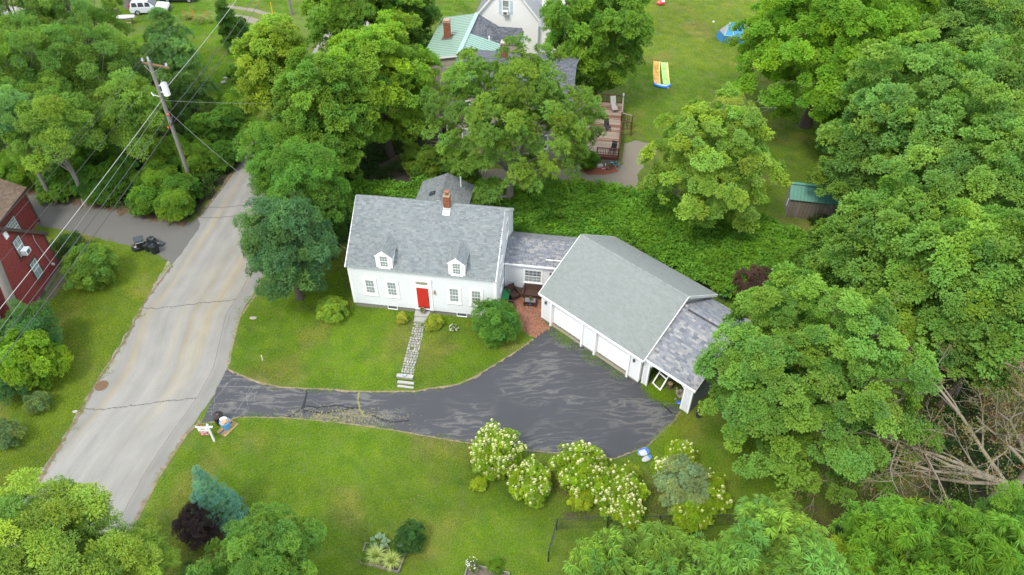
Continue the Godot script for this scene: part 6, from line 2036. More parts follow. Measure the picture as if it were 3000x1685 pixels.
	for q in [[-0.64, -0.46, 1.055], [-0.4, -0.18, 1.055], [-0.64, -0.52, 1.0], [-0.49, -0.2, 1.0], [-0.64, -0.3, 0.94]]:
		b.box(Vector3(q[0], q[2] - 0.012, 0.015), Vector3(q[1], q[2] + 0.012, 0.018))
	part("lettering", b, M.trim, pn)
	b = MB.new()
	for i in 9:   # the emblem: an open arch, red on the left and grey on the right
		var a0 := PI * (1.12 - 1.24 * i / 9.0)
		var a1 := PI * (1.12 - 1.24 * (i + 1) / 9.0)
		b.col = Color(0.55, 0.03, 0.05) if i < 5 else Color(0.12, 0.12, 0.14)
		var p0 := Vector3(-0.42 + cos(a0) * 0.1, 1.26 + sin(a0) * 0.09, 0.016)
		var p1 := Vector3(-0.42 + cos(a1) * 0.1, 1.26 + sin(a1) * 0.09, 0.016)
		b.beam(p0, p1, 0.004, 0.035, Vector3(cos((a0 + a1) / 2.0), sin((a0 + a1) / 2.0), 0))
	part("emblem", b, M.vc, pn)
	var rider := MB.new()
	rider.col = Color(0.45, 0.02, 0.03)
	rider.box(Vector3(-0.7, 0.68, -0.01), Vector3(-0.12, 0.84, 0.01))
	var rd := part("rider_panel", rider, M.vc, s)
	b = MB.new()
	for q in [[-0.66, -0.45], [-0.4, -0.16]]:
		b.box(Vector3(q[0], 0.74, 0.01), Vector3(q[1], 0.79, 0.013))
	part("lettering", b, M.trim, rd)
	b = MB.new()
	b.col = Color(0.5, 0.05, 0.06)
	for i in 7:
		b.box(Vector3(-0.7 + i * 0.09, 1.64, -0.004), Vector3(-0.64 + i * 0.09, 1.7, 0.004))
	b.box(Vector3(-0.72, 1.6, -0.005), Vector3(-0.08, 1.64, 0.005))
	part("top_rider", b, M.vc, s)
	for x in [-0.66, -0.2]:
		b = MB.new()
		b.box(Vector3(x - 0.005, 1.42, -0.004), Vector3(x + 0.005, 1.5, 0.004))
		part("hanger", b, M.dark, s)
	# soil bags on the lawn
	var sb := thing("soil_bag", "blue and white bag of soil lying on the grass edge, the larger of two", "soil bag", Vector3(8.475, 0.000, -28.365), 0.35, "blue soil bags")
	for q in [["", 0]]:
		b = MB.new()
		b.col = Color(0.42, 0.45, 0.5)
		b.blob(Vector3(0, 0.1, 0), Vector3(0.42, 0.11, 0.28), 0.04, rng, 6, 12)
		part("bag", b, M.plastic, sb)
		b = MB.new()
		b.col = Color(0.03, 0.12, 0.5)
		b.box(Vector3(0.15, 0.19, -0.22), Vector3(0.35, 0.2, 0.22)); b.box(Vector3(-0.3, 0.2, -0.24), Vector3(0.2, 0.205, -0.15)); b.box(Vector3(-0.39, 0.17, -0.15), Vector3(-0.32, 0.185, 0.2))
		part("print", b, M.plastic, sb)
	var s2 := thing("soil_bag", "grey and blue bag of soil half under the larger one on the grass edge", "soil bag", Vector3(8.638, 0.000, -27.924), 0.5, "blue soil bags")
	b = MB.new()
	b.col = Color(0.33, 0.35, 0.38)
	b.blob(Vector3(0, 0.07, 0), Vector3(0.38, 0.08, 0.2), 0.05, rng, 6, 12)
	part("bag", b, M.plastic, s2)
	b = MB.new()
	b.col = Color(0.03, 0.16, 0.55)
	b.box(Vector3(0.12, 0.13, -0.12), Vector3(0.3, 0.145, 0.12))
	part("print", b, M.plastic, s2)
	# storm drain at the road's edge
	var dr := thing("storm_drain", "rusty round drain grate at the road's left edge", "drain", Vector3(-28.677, 0.006, -33.952))
	b = MB.new()
	b.col = Color(0.2, 0.13, 0.075)
	b.tube([Vector3(0, 0, 0), Vector3(0, 0.02, 0)], [0.46, 0.46], 20)
	part("frame", b, M.rough, dr)
	for i in 7:
		b = MB.new()
		b.col = Color(0.24, 0.14, 0.07)
		var hw := sqrt(maxf(0.02, 0.17 - pow((i - 3) * 0.11, 2)))
		b.box(Vector3((i - 3) * 0.11 - 0.025, 0.02, -hw), Vector3((i - 3) * 0.11 + 0.025, 0.04, hw))
		part("bar", b, M.rough, dr)
	for q in [[Vector3(-21.709, 0.000, -31.675), "pale flat stone on the verge left of the road below the drain", Vector3(0.18, 0.07, 0.1)], [Vector3(8.272, 0.000, -64.287), "", Vector3.ZERO]]:
		if q[1] != "":
			b = MB.new()
			b.col = Color(0.5, 0.44, 0.36)
			b.blob(Vector3(0, 0.05, 0), q[2], 0.12, rng, 4, 8)

func loose_stone(label: String, at: Vector3, r: Vector3, c := Color(0.48, 0.45, 0.4), group := "") -> void:
	var b := MB.new()
	b.col = c
	b.blob(Vector3(0, r.y * 0.5, 0), r, 0.16, rng, 5, 9)
	var o := single("stone", b, M.rough, label, "stone", group)
	o.position = at

func chain_fence(label: String, pts: Array, h: float, c: Color) -> void:
	var f := thing("chain_link_fence", label, "fence")
	for i in pts.size() - 1:
		var a: Vector3 = pts[i]
		var e: Vector3 = pts[i + 1]
		var k := maxi(1, int(round(a.distance_to(e) / 2.6)))
		for j in k + (1 if i == pts.size() - 2 else 0):
			var p := a.lerp(e, float(j) / k)
			var b := MB.new()
			b.col = c
			b.tube([p + Vector3(0, -0.05, 0), p + Vector3(0, h + 0.04, 0)], [0.04, 0.04] if j == 0 else [0.03, 0.03], 7)
			part("post", b, M.plastic, f)
		var r := MB.new()
		r.col = c
		r.tube([a + Vector3(0, h, 0), e + Vector3(0, h, 0)], [0.024, 0.024], 6)
		part("top_rail", r, M.plastic, f)
		var m := MB.new()
		m.col = c
		var l := a.distance_to(e)
		var u := (e - a) / l
		var n := int(l / 0.14)
		for j in n:
			for s in [0.0, 1.0]:
				var x0 := j * 0.14
				var x1 := x0 + (h if s == 0.0 else -h)
				var y0 := 0.03
				var y1 := h
				if x1 > l:
					y1 = y0 + (h - y0) * (l - x0) / h
					x1 = l
				if x1 < 0.0:
					y1 = y0 + (h - y0) * x0 / h
					x1 = 0.0
				m.beam(a + u * x0 + Vector3(0, y0, 0), a + u * x1 + Vector3(0, y1, 0), 0.004, 0.004)
		part("wire_mesh", m, M.plastic, f).set_meta("kind", "stuff")

func garden_beds() -> void:
	var bed := thing("raised_bed", "weathered timber garden bed full of grasses near the lower edge of the lawn", "garden bed")
	var q := [Vector3(-8.708, 0.000, -20.899), Vector3(-6.431, 0.000, -20.287), Vector3(-6.130, 0.000, -21.524), Vector3(-8.515, 0.000, -22.034)]
	for i in 4:
		var b := MB.new()
		var f := rng.randf_range(0.85, 1.15)
		b.col = Color(0.27 * f, 0.24 * f, 0.19 * f)
		b.beam(q[i] + Vector3(0, 0.12, 0), q[(i + 1) % 4] + Vector3(0, 0.12, 0), 0.06, 0.26)
		part("board", b, M.wood, bed)
	var soil := MB.new()
	soil.col = Color(0.06, 0.05, 0.03)
	soil.quad(q[0] + Vector3(0, 0.15, 0), q[3] + Vector3(0, 0.15, 0), q[2] + Vector3(0, 0.15, 0), q[1] + Vector3(0, 0.15, 0))
	part("soil", soil, M.rough, bed)
	var g := RandomNumberGenerator.new()
	g.seed = 61
	for k in [[Vector3(-7.774, 0.000, -21.085), "left of the two ornamental grass clumps in the timber bed"], [Vector3(-6.816, 0.000, -20.776), "right of the two ornamental grass clumps in the timber bed"]]:
		var b := MB.new()
		blade_tuft(420, 0.14, 0.85, 0.011, 0.85, g, b)
		var o := put("ornamental_grass", b.mesh(), mat(Color(0.3, 0.38, 0.08), 0.7, true))
		o.position = k[0] + Vector3(0, 0.12, 0)
		tag(o, k[1], "ornamental grass", "ornamental grasses in the timber bed")
	var sq := thing("squash_plant", "pale silvery-leaved plant in the timber bed behind the grasses", "plant", Vector3(-7.703, 0.000, -21.927) + Vector3(0, 0.12, 0))
	var b2 := MB.new()
	for i in 16:
		var a := i * 2.4
		var o := Vector3(cos(a), 0, sin(a)) * (0.08 + 0.022 * i)
		b2.col = Color(0.2, 0.3, 0.18) * g.randf_range(0.8, 1.15)
		var s := o.normalized().cross(Vector3.UP) * 0.14
		var p := o + Vector3(0, 0.45 - 0.012 * i, 0)
		b2.tri(p, p + o.normalized() * 0.16 + s + Vector3(0, 0.04, 0), p + o.normalized() * 0.34 - Vector3(0, 0.03, 0))
		b2.tri(p, p + o.normalized() * 0.34 - Vector3(0, 0.03, 0), p + o.normalized() * 0.16 - s + Vector3(0, 0.04, 0))
	part("leaves", b2, M.leaf, sq)
	var low := [["low leafy weeds along the left side of the timber bed", Vector3(-8.367, 0.300, -21.118)], ["low weeds at the back of the timber bed beside the birdbath", Vector3(-6.875, 0.300, -21.410)], ["low green plants at the back left of the timber bed", Vector3(-8.136, 0.300, -21.725)]]
	for l in low:
		shrub("bed_plant", l[0], "low plants in the timber bed", l[1], 0.4, 0.25, 12, 0.2, "shrub", Color(0.13, 0.24, 0.03), "plant")
	var bb := thing("birdbath", "white dish birdbath on a pedestal at the bed's right rear corner", "birdbath", Vector3(-6.405, 0.000, -21.693))
	var b := MB.new()
	b.col = Color(0.45, 0.3, 0.24)
	b.tube([Vector3(0, 0, 0), Vector3(0, 0.1, 0), Vector3(0, 0.75, 0)], [0.13, 0.06, 0.05], 9)
	part("pedestal", b, M.vc, bb)
	b = MB.new()
	b.tube([Vector3(0, 0.75, 0), Vector3(0, 0.82, 0), Vector3(0, 0.8, 0)], [0.08, 0.24, 0.02], 18, false)
	part("dish", b, M.trim, bb)
	var bed2 := thing("raised_bed", "second weathered timber bed cut by the lower edge of the picture", "garden bed")
	var r := [Vector3(-2.852, 0.000, -19.197), Vector3(-2.499, 0.000, -20.755), Vector3(-0.155, 0.000, -20.207), Vector3(-0.471, 0.000, -18.619)]
	for i in 4:
		b = MB.new()
		b.col = Color(0.36, 0.33, 0.28) * rng.randf_range(0.85, 1.1)
		b.beam(r[i] + Vector3(0, 0.14, 0), r[(i + 1) % 4] + Vector3(0, 0.14, 0), 0.05, 0.28)
		part("board", b, M.wood, bed2)
	var so2 := MB.new()
	so2.col = Color(0.16, 0.14, 0.1)
	so2.quad(r[0] + Vector3(0, 0.1, 0), r[1] + Vector3(0, 0.1, 0), r[2] + Vector3(0, 0.1, 0), r[3] + Vector3(0, 0.1, 0))
	part("soil", so2, M.rough, bed2)
	var wf := shrub("tall_weed", "tall weed with small white flowers rising from the second timber bed", "", Vector3(-2.205, 0.700, -20.344), 0.35, 0.6, 10, 0.18, "shrub", Color(0.16, 0.24, 0.06), "plant")
	blossoms(wf, Vector3(0, 1.1, 0), 0.35, 0.25, 30, 0.035, Color(0.75, 0.75, 0.68), Color(0.8, 0.8, 0.75), 9)
	shrub("bed_plant", "bushy green plant behind the second timber bed", "low plants in the timber bed", Vector3(-0.968, 0.300, -20.544), 0.55, 0.35, 14, 0.25, "shrub", Color(0.13, 0.26, 0.02), "plant")


# ---------------------------------------------------------------- neighbours
func plain_wall(parent: Node3D, poly: Array, t: Transform3D, m: Material, course := 0.13) -> void:
	clapboards("siding", pv(poly), t, m, parent, course)

func roof_plane(parent: Node3D, o: Vector3, u: Vector3, w: Vector3, poly: Array, tones: Array, wide := Vector2(0.2, 0.4), expo := 0.16, under: Material = null) -> void:
	shingles(pv(poly), o, u, w.normalized(), tones, parent, expo, wide)
	roof_deck(pv(poly), o + Vector3(0, -0.012, 0), u, w.normalized(), under if under else M.trim, parent)

func metal_plane(parent: Node3D, o: Vector3, u: Vector3, w: Vector3, wide: float, len_: float, c: Color, rib := 0.3, skew := 0.0) -> void:   # ribs run up the slope
	w = w.normalized()
	var nn := u.cross(w)
	if nn.y < 0.0:
		nn = -nn
	nn = nn.normalized()
	var b := MB.new()
	b.col = c
	b.obox(o + u * wide / 2.0 + w * len_ / 2.0 - nn * 0.02, u * wide / 2.0, w * len_ / 2.0, nn * 0.02)
	var sheet_ := part("roof_sheet", b, M.metalroof, parent)
	var x := 0.0
	while x <= wide:
		var r := MB.new()
		r.col = Color(c.r * 0.72, c.g * 0.74, c.b * 0.74)
		r.obox(o + u * minf(x, wide - 0.02) + w * len_ / 2.0 + nn * 0.014, u * 0.022, w * len_ / 2.0, nn * 0.018)
		part("rib", r, M.metalroof, sheet_)
		x += rib

func tan_house() -> void:
	M.metalroof = mat(Color.WHITE, 0.5, true)
	var yaw := -0.149
	var h := thing("tan_house", "tan two-storey house with dark grey roof behind the big walnut tree", "house", Vector3(5.14, 0, -61.9), yaw)
	var L := 11.5
	plain_wall(h, [Vector2(-L, 0), Vector2(-L, 6.4), Vector2(0, 6.4), Vector2(0, 0)], Transform3D(), M.tan)
	plain_wall(h, [Vector2(0, 0), Vector2(0, 6.3), Vector2(4.3, 7.75), Vector2(8.6, 6.3), Vector2(8.6, 0)], Transform3D(basis_facing(Vector3.RIGHT), Vector3.ZERO), M.tan)
	plain_wall(h, [Vector2(0, 0), Vector2(0, 6.3), Vector2(8.6, 6.3), Vector2(8.6, 0)], Transform3D(basis_facing(Vector3.LEFT), Vector3(-L, 0, -8.6)), M.tan)
	for x in [-L, 0.0]:
		var b := MB.new()
		b.box(Vector3(x - 0.05, 0, -0.12), Vector3(x + 0.08, 6.4, 0.05))
		part("corner_board", b, M.trim, h)
	var fs := MB.new()
	fs.box(Vector3(-L - 0.2, 6.3, 0.12), Vector3(0.2, 6.5, 0.24))
	part("fascia", fs, M.trim, h)
	var w := Vector3(0, 8.0 - 6.5, -4.55)
	roof_plane(h, Vector3(-L - 0.3, 6.5, 0.25), Vector3.RIGHT, w, [Vector2(0, 0), Vector2(1.4, w.length()), Vector2(L + 0.6, w.length()), Vector2(L + 0.6, 0)], darkgreys)
	var w2 := Vector3(0, 8.0 - 6.4, 4.5)
	roof_plane(h, Vector3(0.3, 6.4, -8.8), Vector3.LEFT, w2, [Vector2(0, 0), Vector2(0, w2.length()), Vector2(L - 0.8, w2.length()), Vector2(L + 0.6, 0)], darkgreys)
	var w3 := Vector3(1.4, 1.5, 0)
	roof_plane(h, Vector3(-L - 0.3, 6.5, -8.8), Vector3.BACK, w3, [Vector2(0, 0), Vector2(4.3, w3.length()), Vector2(4.7, w3.length()), Vector2(9.05, 0)], darkgreys)
	for q in [[-9.6, 4.9], [-6.2, 4.9], [-3.0, 4.9], [-9.6, 1.9], [-6.2, 1.9], [-2.2, 1.9]]:
		window(Transform3D(Basis(), Vector3(q[0], q[1], 0.01)), 0.8, 1.35, h, 2, 1, 0.1, M.curtain, M.darkroom)
	var c := part_bricks(h, "chimney", Vector3(-6.9, 7.4, -4.9), Vector3(-6.3, 9.35, -4.3))
	var cc := MB.new()
	cc.col = Color(0.5, 0.44, 0.36)
	cc.box(Vector3(-6.95, 9.35, -4.95), Vector3(-6.25, 9.48, -4.25))
	part("cap", cc, M.rough, c)
	# the green-roofed wing
	var g := thing("green_roofed_wing", "tan wing with pale green metal roof and tall brick chimney, left of the white gable", "house", Vector3(-5.29, 0, -70.0), -0.158)
	var green := Color(0.2, 0.3, 0.235)
	plain_wall(g, [Vector2(-3.6, 0), Vector2(-3.6, 6.08), Vector2(0, 6.75), Vector2(3.2, 5.8), Vector2(3.2, 0)], Transform3D(Basis(), Vector3(0, 0, -0.15)), M.tan)
	plain_wall(g, [Vector2(0, 0), Vector2(0, 6.1), Vector2(9.6, 6.1), Vector2(9.6, 0)], Transform3D(basis_facing(Vector3.LEFT), Vector3(-3.6, 0, -9.75)), M.tan)
	metal_plane(g, Vector3(-3.8, 6.2, 0.05), Vector3.FORWARD, Vector3(3.8, 0.7, 0), 9.8, 3.86, green, 0.42)
	metal_plane(g, Vector3(3.4, 5.9, 0.05), Vector3.FORWARD, Vector3(-3.4, 1.0, 0), 5.0, 3.54, Color(0.2, 0.32, 0.27), 0.42)
	var rc := MB.new()
	rc.col = Color(0.25, 0.37, 0.32)
	rc.beam(Vector3(0, 6.93, 0.1), Vector3(0, 6.93, -9.8), 0.42, 0.05)
	part("ridge_cap", rc, M.metalroof, g)
	var fb := MB.new()
	fb.beam(Vector3(-3.8, 6.1, 0.06), Vector3(0, 6.8, 0.06), 0.05, 0.2)
	part("fascia", fb, M.trim, g)
	var w4 := Vector3(-3.6, 2.0, 0)
	roof_plane(g, Vector3(3.6, 4.9, -4.97), Vector3.FORWARD, w4, [Vector2(0, 0), Vector2(0, w4.length()), Vector2(4.8, w4.length()), Vector2(4.8, 0)], darkgreys)
	var w5 := Vector3(0, 1.1, -1.5)
	roof_plane(g, Vector3(1.1, 5.7, -5.6), Vector3.RIGHT, w5, [Vector2(0, 0), Vector2(-0.5, w5.length()), Vector2(4.2, w5.length()), Vector2(4.2, 0)], darkgreys)
	roof_plane(g, Vector3(5.3, 5.7, -8.6), Vector3.LEFT, Vector3(0, 1.1, 1.5), [Vector2(0, 0), Vector2(0, 1.86), Vector2(4.2, 1.86), Vector2(4.2, 0)], darkgreys)
	plain_wall(g, [Vector2(1.4, 3.0), Vector2(1.4, 5.68), Vector2(5.0, 5.68), Vector2(5.0, 3.0)], Transform3D(Basis(), Vector3(0, 0, -5.8)), M.tan)
	plain_wall(g, [Vector2(0, 0), Vector2(0, 5.6), Vector2(1.3, 6.5), Vector2(2.6, 5.6), Vector2(2.6, 0)], Transform3D(basis_facing(Vector3.RIGHT), Vector3(5.0, 0, -5.8)), M.tan)
	var ch := part_bricks(g, "chimney", Vector3(-2.35, 6.3, -4.65), Vector3(-1.75, 8.35, -4.05))
	var ck := MB.new()
	ck.col = Color(0.46, 0.3, 0.22)
	ck.box(Vector3(-2.42, 8.2, -4.72), Vector3(-1.68, 8.3, -3.98))
	ck.box(Vector3(-2.36, 8.35, -4.66), Vector3(-1.74, 8.42, -4.04))
	part("cap", ck, M.rough, ch)
	var fl := MB.new()
	fl.col = Color(0.12, 0.1, 0.09)
	fl.obox(Vector3(-2.05, 6.55, -4.3), Vector3(0.55, 0.1, 0), Vector3(-0.005, 0.03, 0), Vector3(0, 0, 0.55))
	part("flashing", fl, M.vc, ch)
	var vp := MB.new()
	vp.tube([Vector3(2.2, 5.9, -4.9), Vector3(2.2, 6.7, -4.9)], [0.07, 0.07], 8)
	part("vent_pipe", vp, M.trim, g)
	# the white gabled house
	var k := thing("white_gabled_house", "tall white house whose gable and window air conditioner show at the top edge", "house", Vector3(-0.5, 0, -83.7), -0.158)
	plain_wall(k, [Vector2(-3.5, 0), Vector2(-3.5, 5.0), Vector2(0, 9.2), Vector2(3.5, 5.0), Vector2(3.5, 0)], Transform3D(), M.trim)
	plain_wall(k, [Vector2(0, 0), Vector2(0, 5.0), Vector2(12, 5.0), Vector2(12, 0)], Transform3D(basis_facing(Vector3.LEFT), Vector3(-3.5, 0, -12)), M.trim)
	plain_wall(k, [Vector2(0, 0), Vector2(0, 5.0), Vector2(12, 5.0), Vector2(12, 0)], Transform3D(basis_facing(Vector3.RIGHT), Vector3(3.5, 0, 0)), M.trim)
	plain_wall(k, [Vector2(3.5, 0), Vector2(3.5, 8.0), Vector2(6.5, 8.0), Vector2(6.5, 0)], Transform3D(Basis(), Vector3(0, 0, -3.0)), M.trim)
	plain_wall(k, [Vector2(3.5, 0), Vector2(3.5, 3.6), Vector2(5.6, 3.6), Vector2(5.6, 0)], Transform3D(Basis(), Vector3(0, 0, -0.6)), M.trim)
	for s in [-1.0, 1.0]:
		metal_plane(k, Vector3(s * 3.75, 4.72, 0.25), Vector3.FORWARD, Vector3(-s * 3.75, 4.5, 0), 12.0, 5.86, Color(0.3, 0.31, 0.33), 0.45)
		var rk := MB.new()
		rk.beam(Vector3(s * 3.7, 4.6, 0.24), Vector3(0, 9.06, 0.24), 0.06, 0.24)
		part("rake_board", rk, M.trim, k)
	var tw := Transform3D(Basis(), Vector3(-0.2, 5.85, 0.012))
	window(tw, 0.72, 1.5, k, 1, 1, 0.1, M.curtain, M.curtain)
	for s in [-0.78, 0.38]:
		var sh := MB.new()
		sh.col = Color(0.55, 0.68, 0.74)
		sh.box(Vector3(s - 0.17, 5.05, 0.01), Vector3(s + 0.2, 6.65, 0.05))
		for i in 12:
			sh.box(Vector3(s - 0.13, 5.12 + i * 0.125, 0.05), Vector3(s + 0.16, 5.2 + i * 0.125, 0.062))
		part("shutter", sh, M.vc, k)
	air_conditioner(k, Transform3D(Basis(), Vector3(-0.2, 5.32, 0.08)))
	var gw := window(Transform3D(Basis(), Vector3(-1.1, 2.6, 0.012)), 0.8, 1.2, k, 1, 1, 0.1)
	for s in [-1.72, -0.48]:
		var sh := MB.new()
		sh.col = Color(0.4, 0.62, 0.62)
		sh.box(Vector3(s - 0.17, 2.0, 0.01), Vector3(s + 0.17, 3.25, 0.05))
		part("shutter", sh, M.vc, k)

func air_conditioner(parent: Node3D, t: Transform3D) -> void:
	var b := MB.new()
	b.box(Vector3(-0.3, -0.2, 0), Vector3(0.3, 0.2, 0.42))
	var o := part("air_conditioner", b, M.trim, parent)
	o.transform = t
	b = MB.new()
	b.col = Color(0.1, 0.12, 0.14)
	b.box(Vector3(-0.2, -0.15, 0.421), Vector3(0.2, 0.14, 0.43))
	part("grille", b, M.vc, o)

func deck_and_stairs() -> void:
	var d := thing("deck", "worn red and beige timber deck beside the tan house", "deck", Vector3(5.14, 0, -61.9), -0.149)
	var n := 0.3
	var y := 1.0
	var row := 0
	while n > -9.8:
		var b := MB.new()
		var f := rng.randf_range(0.85, 1.15)
		var worn := patch_noise.get_noise_2d(n * 9.0, 40.0)
		b.col = Color(0.43 * f, 0.34 * f, 0.26 * f) if worn + rng.randf_range(-0.35, 0.35) > -0.2 else Color(0.26 * f, 0.12 * f, 0.085 * f)
		b.box(Vector3(0.06, y - 0.03, n - 0.132), Vector3(5.05, y + rng.randf() * 0.004, n))
		part("deck_board", b, M.wood, d)
		n -= 0.14
	var redc := Color(0.16, 0.045, 0.035)
	var rails := [[Vector3(0.1, y, 0.3), Vector3(0.1, y, 0.31)], [Vector3(3.0, y, 0.28), Vector3(5.0, y, 0.28)], [Vector3(5.0, y, 0.28), Vector3(5.0, y, -4.6)], [Vector3(5.0, y, -6.4), Vector3(5.0, y, -9.8)], [Vector3(5.0, y, -9.8), Vector3(1.0, y, -9.8)], [Vector3(5.0, y, -4.6), Vector3(6.1, y - 0.3, -5.3)], [Vector3(5.0, y, -6.4), Vector3(6.1, y - 0.3, -6.5)]]
	for r in rails:
		var a: Vector3 = r[0]
		var e: Vector3 = r[1]
		var b := MB.new()
		b.col = redc if rng.randf() < 0.6 else Color(0.42, 0.33, 0.28)
		b.beam(a + Vector3(0, 0.92, 0), e + Vector3(0.001, 0.92, 0), 0.13, 0.04)
		part("handrail", b, M.wood, d)
		b = MB.new()
		b.col = redc
		b.beam(a + Vector3(0, 0.14, 0), e + Vector3(0.001, 0.14, 0), 0.05, 0.07)
		part("lower_rail", b, M.wood, d)
		for p in [a, e]:
			b = MB.new()
			b.col = redc
			b.box(p + Vector3(-0.05, -1.0, -0.05), p + Vector3(0.05, 0.97, 0.05))
			part("post", b, M.wood, d)
		var k := int(a.distance_to(e) / 0.15)
		for i in range(1, k):
			var p := a.lerp(e, float(i) / k)
			b = MB.new()
			b.col = Color(0.4, 0.3, 0.25) if i % 3 == 0 else redc
			b.box(p + Vector3(-0.018, 0.14, -0.018), p + Vector3(0.018, 0.9, 0.018))
			part("baluster", b, M.wood, d)
	var cap := MB.new()
	cap.box(Vector3(4.92, 1.97, -9.88), Vector3(5.08, 2.2, -9.72))
	part("post_cap", cap, M.trim, d)
	var sk := MB.new()
	sk.col = redc
	sk.box(Vector3(0.06, 0.7, 0.3), Vector3(5.05, 0.97, 0.34))
	sk.box(Vector3(5.05, 0.7, -9.8), Vector3(5.09, 0.97, 0.34))
	part("rim_board", sk, M.wood, d)
	var lt := MB.new()
	lt.col = Color(0.5, 0.46, 0.4)
	for i in 14:
		for s in [-1.0, 1.0]:
			lt.beam(Vector3(3.0 + i * 0.15, 0.05, 0.32 + s * 0.006), Vector3(3.0 + i * 0.15 + s * 0.55, 0.66, 0.32 + s * 0.006), 0.03, 0.012, Vector3.BACK)
	part("lattice", lt, M.wood, d)
	var t := Transform3D(Basis(Vector3.UP, -0.149), Vector3(5.14, 0, -61.9))
	# things on the deck
	var lc := thing("lounge_chair", "grey lounge chair at the far right corner of the deck", "lounge chair", t * Vector3(4.1, 1.0, -8.6), 0.1)
	var b := MB.new()
	b.col = Color(0.36, 0.35, 0.33)
	b.obox(Vector3(0, 0.42, 0.35), Vector3(0.28, 0, 0), Vector3(0, 0.02, 0), Vector3(0, 0, 0.55))
	part("seat", b, M.vc, lc)
	b = MB.new()
	b.col = Color(0.38, 0.37, 0.35)
	b.obox(Vector3(0, 0.78, -0.42), Vector3(0.28, 0, 0), Vector3(0, 0.4, -0.22), Vector3(0, 0.01, 0.018))
	part("backrest", b, M.vc, lc)
	for s in [-0.3, 0.3]:
		b = MB.new()
		b.col = Color(0.2, 0.21, 0.23)
		b.tube([Vector3(s, 0, -0.3), Vector3(s, 0.62, -0.3), Vector3(s, 0.62, 0.4), Vector3(s, 0, 0.5)], [0.02, 0.02, 0.02, 0.02], 6)
		part("arm_frame", b, M.gloss, lc)
	for q in [["folded black chair by the deck's right rail", Vector3(3.7, 1.0, -4.4), 0.3], ["black chair in the front right corner of the deck", Vector3(4.45, 1.0, -0.5), -0.5]]:
		var c := thing("patio_chair", q[0], "chair", t * q[1], q[2], "black chairs on the deck")
		b = MB.new()
		b.col = Color(0.02, 0.02, 0.024)
		b.box(Vector3(-0.27, 0.38, -0.25), Vector3(0.27, 0.43, 0.27))
		part("seat", b, M.vc, c)
		b = MB.new()
		b.col = Color(0.022, 0.022, 0.026)
		b.obox(Vector3(0, 0.75, -0.3), Vector3(0.26, 0, 0), Vector3(0, 0.33, -0.07), Vector3(0, 0.005, 0.015))
		part("backrest", b, M.vc, c)
		for s in [[-0.25, -0.23], [0.25, -0.23], [-0.25, 0.25], [0.25, 0.25]]:
			b = MB.new()
			b.box(Vector3(s[0] - 0.015, 0, s[1] - 0.015), Vector3(s[0] + 0.015, 0.4, s[1] + 0.015))
			part("leg", b, M.dark, c)
	var rg := thing("black_tub", "round black tub at the front left of the deck", "tub", t * Vector3(1.1, 1.01, -0.5))
	b = MB.new()
	b.col = Color(0.018, 0.018, 0.02)
	b.tube([Vector3.ZERO, Vector3(0, 0.3, 0), Vector3(0, 0.3, 0), Vector3(0, 0.1, 0)], [0.6, 0.72, 0.6, 0.5], 20)
	part("shell", b, M.gloss, rg)
	var hp := thing("hoop", "thin dark metal hoop over the middle of the deck", "hoop", t * Vector3(2.4, 1.0, -4.6))
	b = MB.new()
	b.col = Color(0.04, 0.05, 0.06)
	var pts := []
	var rad := []
	for i in 15:
		pts.append(Vector3(cos(PI * i / 14.0) * 1.2, sin(PI * i / 14.0) * 0.7, 0))
		rad.append(0.025)
	b.tube(pts, rad, 6)
	part("ring", b, M.gloss, hp)
	# wooden stairs on the left side of the house
	var s := thing("wooden_stairs", "wooden stairs with railings up to the tan house's left side porch", "stairs", Vector3(-7.75, 0, -63.2), -0.149)
	for i in 8:
		b = MB.new()
		var f := rng.randf_range(0.85, 1.15)
		b.col = Color(0.34 * f, 0.29 * f, 0.2 * f)
		b.box(Vector3(-0.5, 0.17 * i + 0.12, -0.29 * (i + 1) - 0.02), Vector3(0.5, 0.17 * i + 0.165, -0.29 * i))
		part("tread", b, M.wood, s)
		b = MB.new()
		b.col = Color(0.2, 0.16, 0.1)
		b.box(Vector3(-0.49, 0.17 * i - 0.02, -0.29 * i - 0.05), Vector3(0.49, 0.17 * i + 0.12, -0.29 * i - 0.03))
		part("riser", b, M.wood, s)
	for i in 18:
		b = MB.new()
		var f := rng.randf_range(0.85, 1.15)
		b.col = Color(0.3 * f, 0.26 * f, 0.19 * f)
		b.box(Vector3(-0.6, 1.46, -2.35 - 0.14 * (i + 1) + 0.008), Vector3(0.7, 1.5, -2.35 - 0.14 * i))
		part("porch_board", b, M.wood, s)
	for x in [-0.56, 0.56]:
		b = MB.new()
		b.col = Color(0.17, 0.13, 0.09) if x < 0.0 else Color(0.55, 0.54, 0.5)
		b.beam(Vector3(x, 0.95, 0.05), Vector3(x, 2.4, -2.4), 0.06, 0.09)
		b.beam(Vector3(x, 0.3, 0.05), Vector3(x, 1.7, -2.4), 0.05, 0.06)
		part("handrail", b, M.wood, s)
		for z in [0.05, -1.2, -2.4]:
			b = MB.new()
			b.col = Color(0.18, 0.14, 0.1)
			b.box(Vector3(x - 0.045, 0, z - 0.045), Vector3(x + 0.045, 1.0 - z * 0.6, z + 0.045))
			part("post", b, M.wood, s)
	b = MB.new()
	b.col = Color(0.2, 0.16, 0.11)
	b.box(Vector3(-0.75, 2.35, -4.9), Vector3(-0.6, 2.42, -2.4))
	b.box(Vector3(-0.7, 1.5, -4.9), Vector3(-0.62, 2.35, -4.8))
	part("porch_rail", b, M.wood, s)

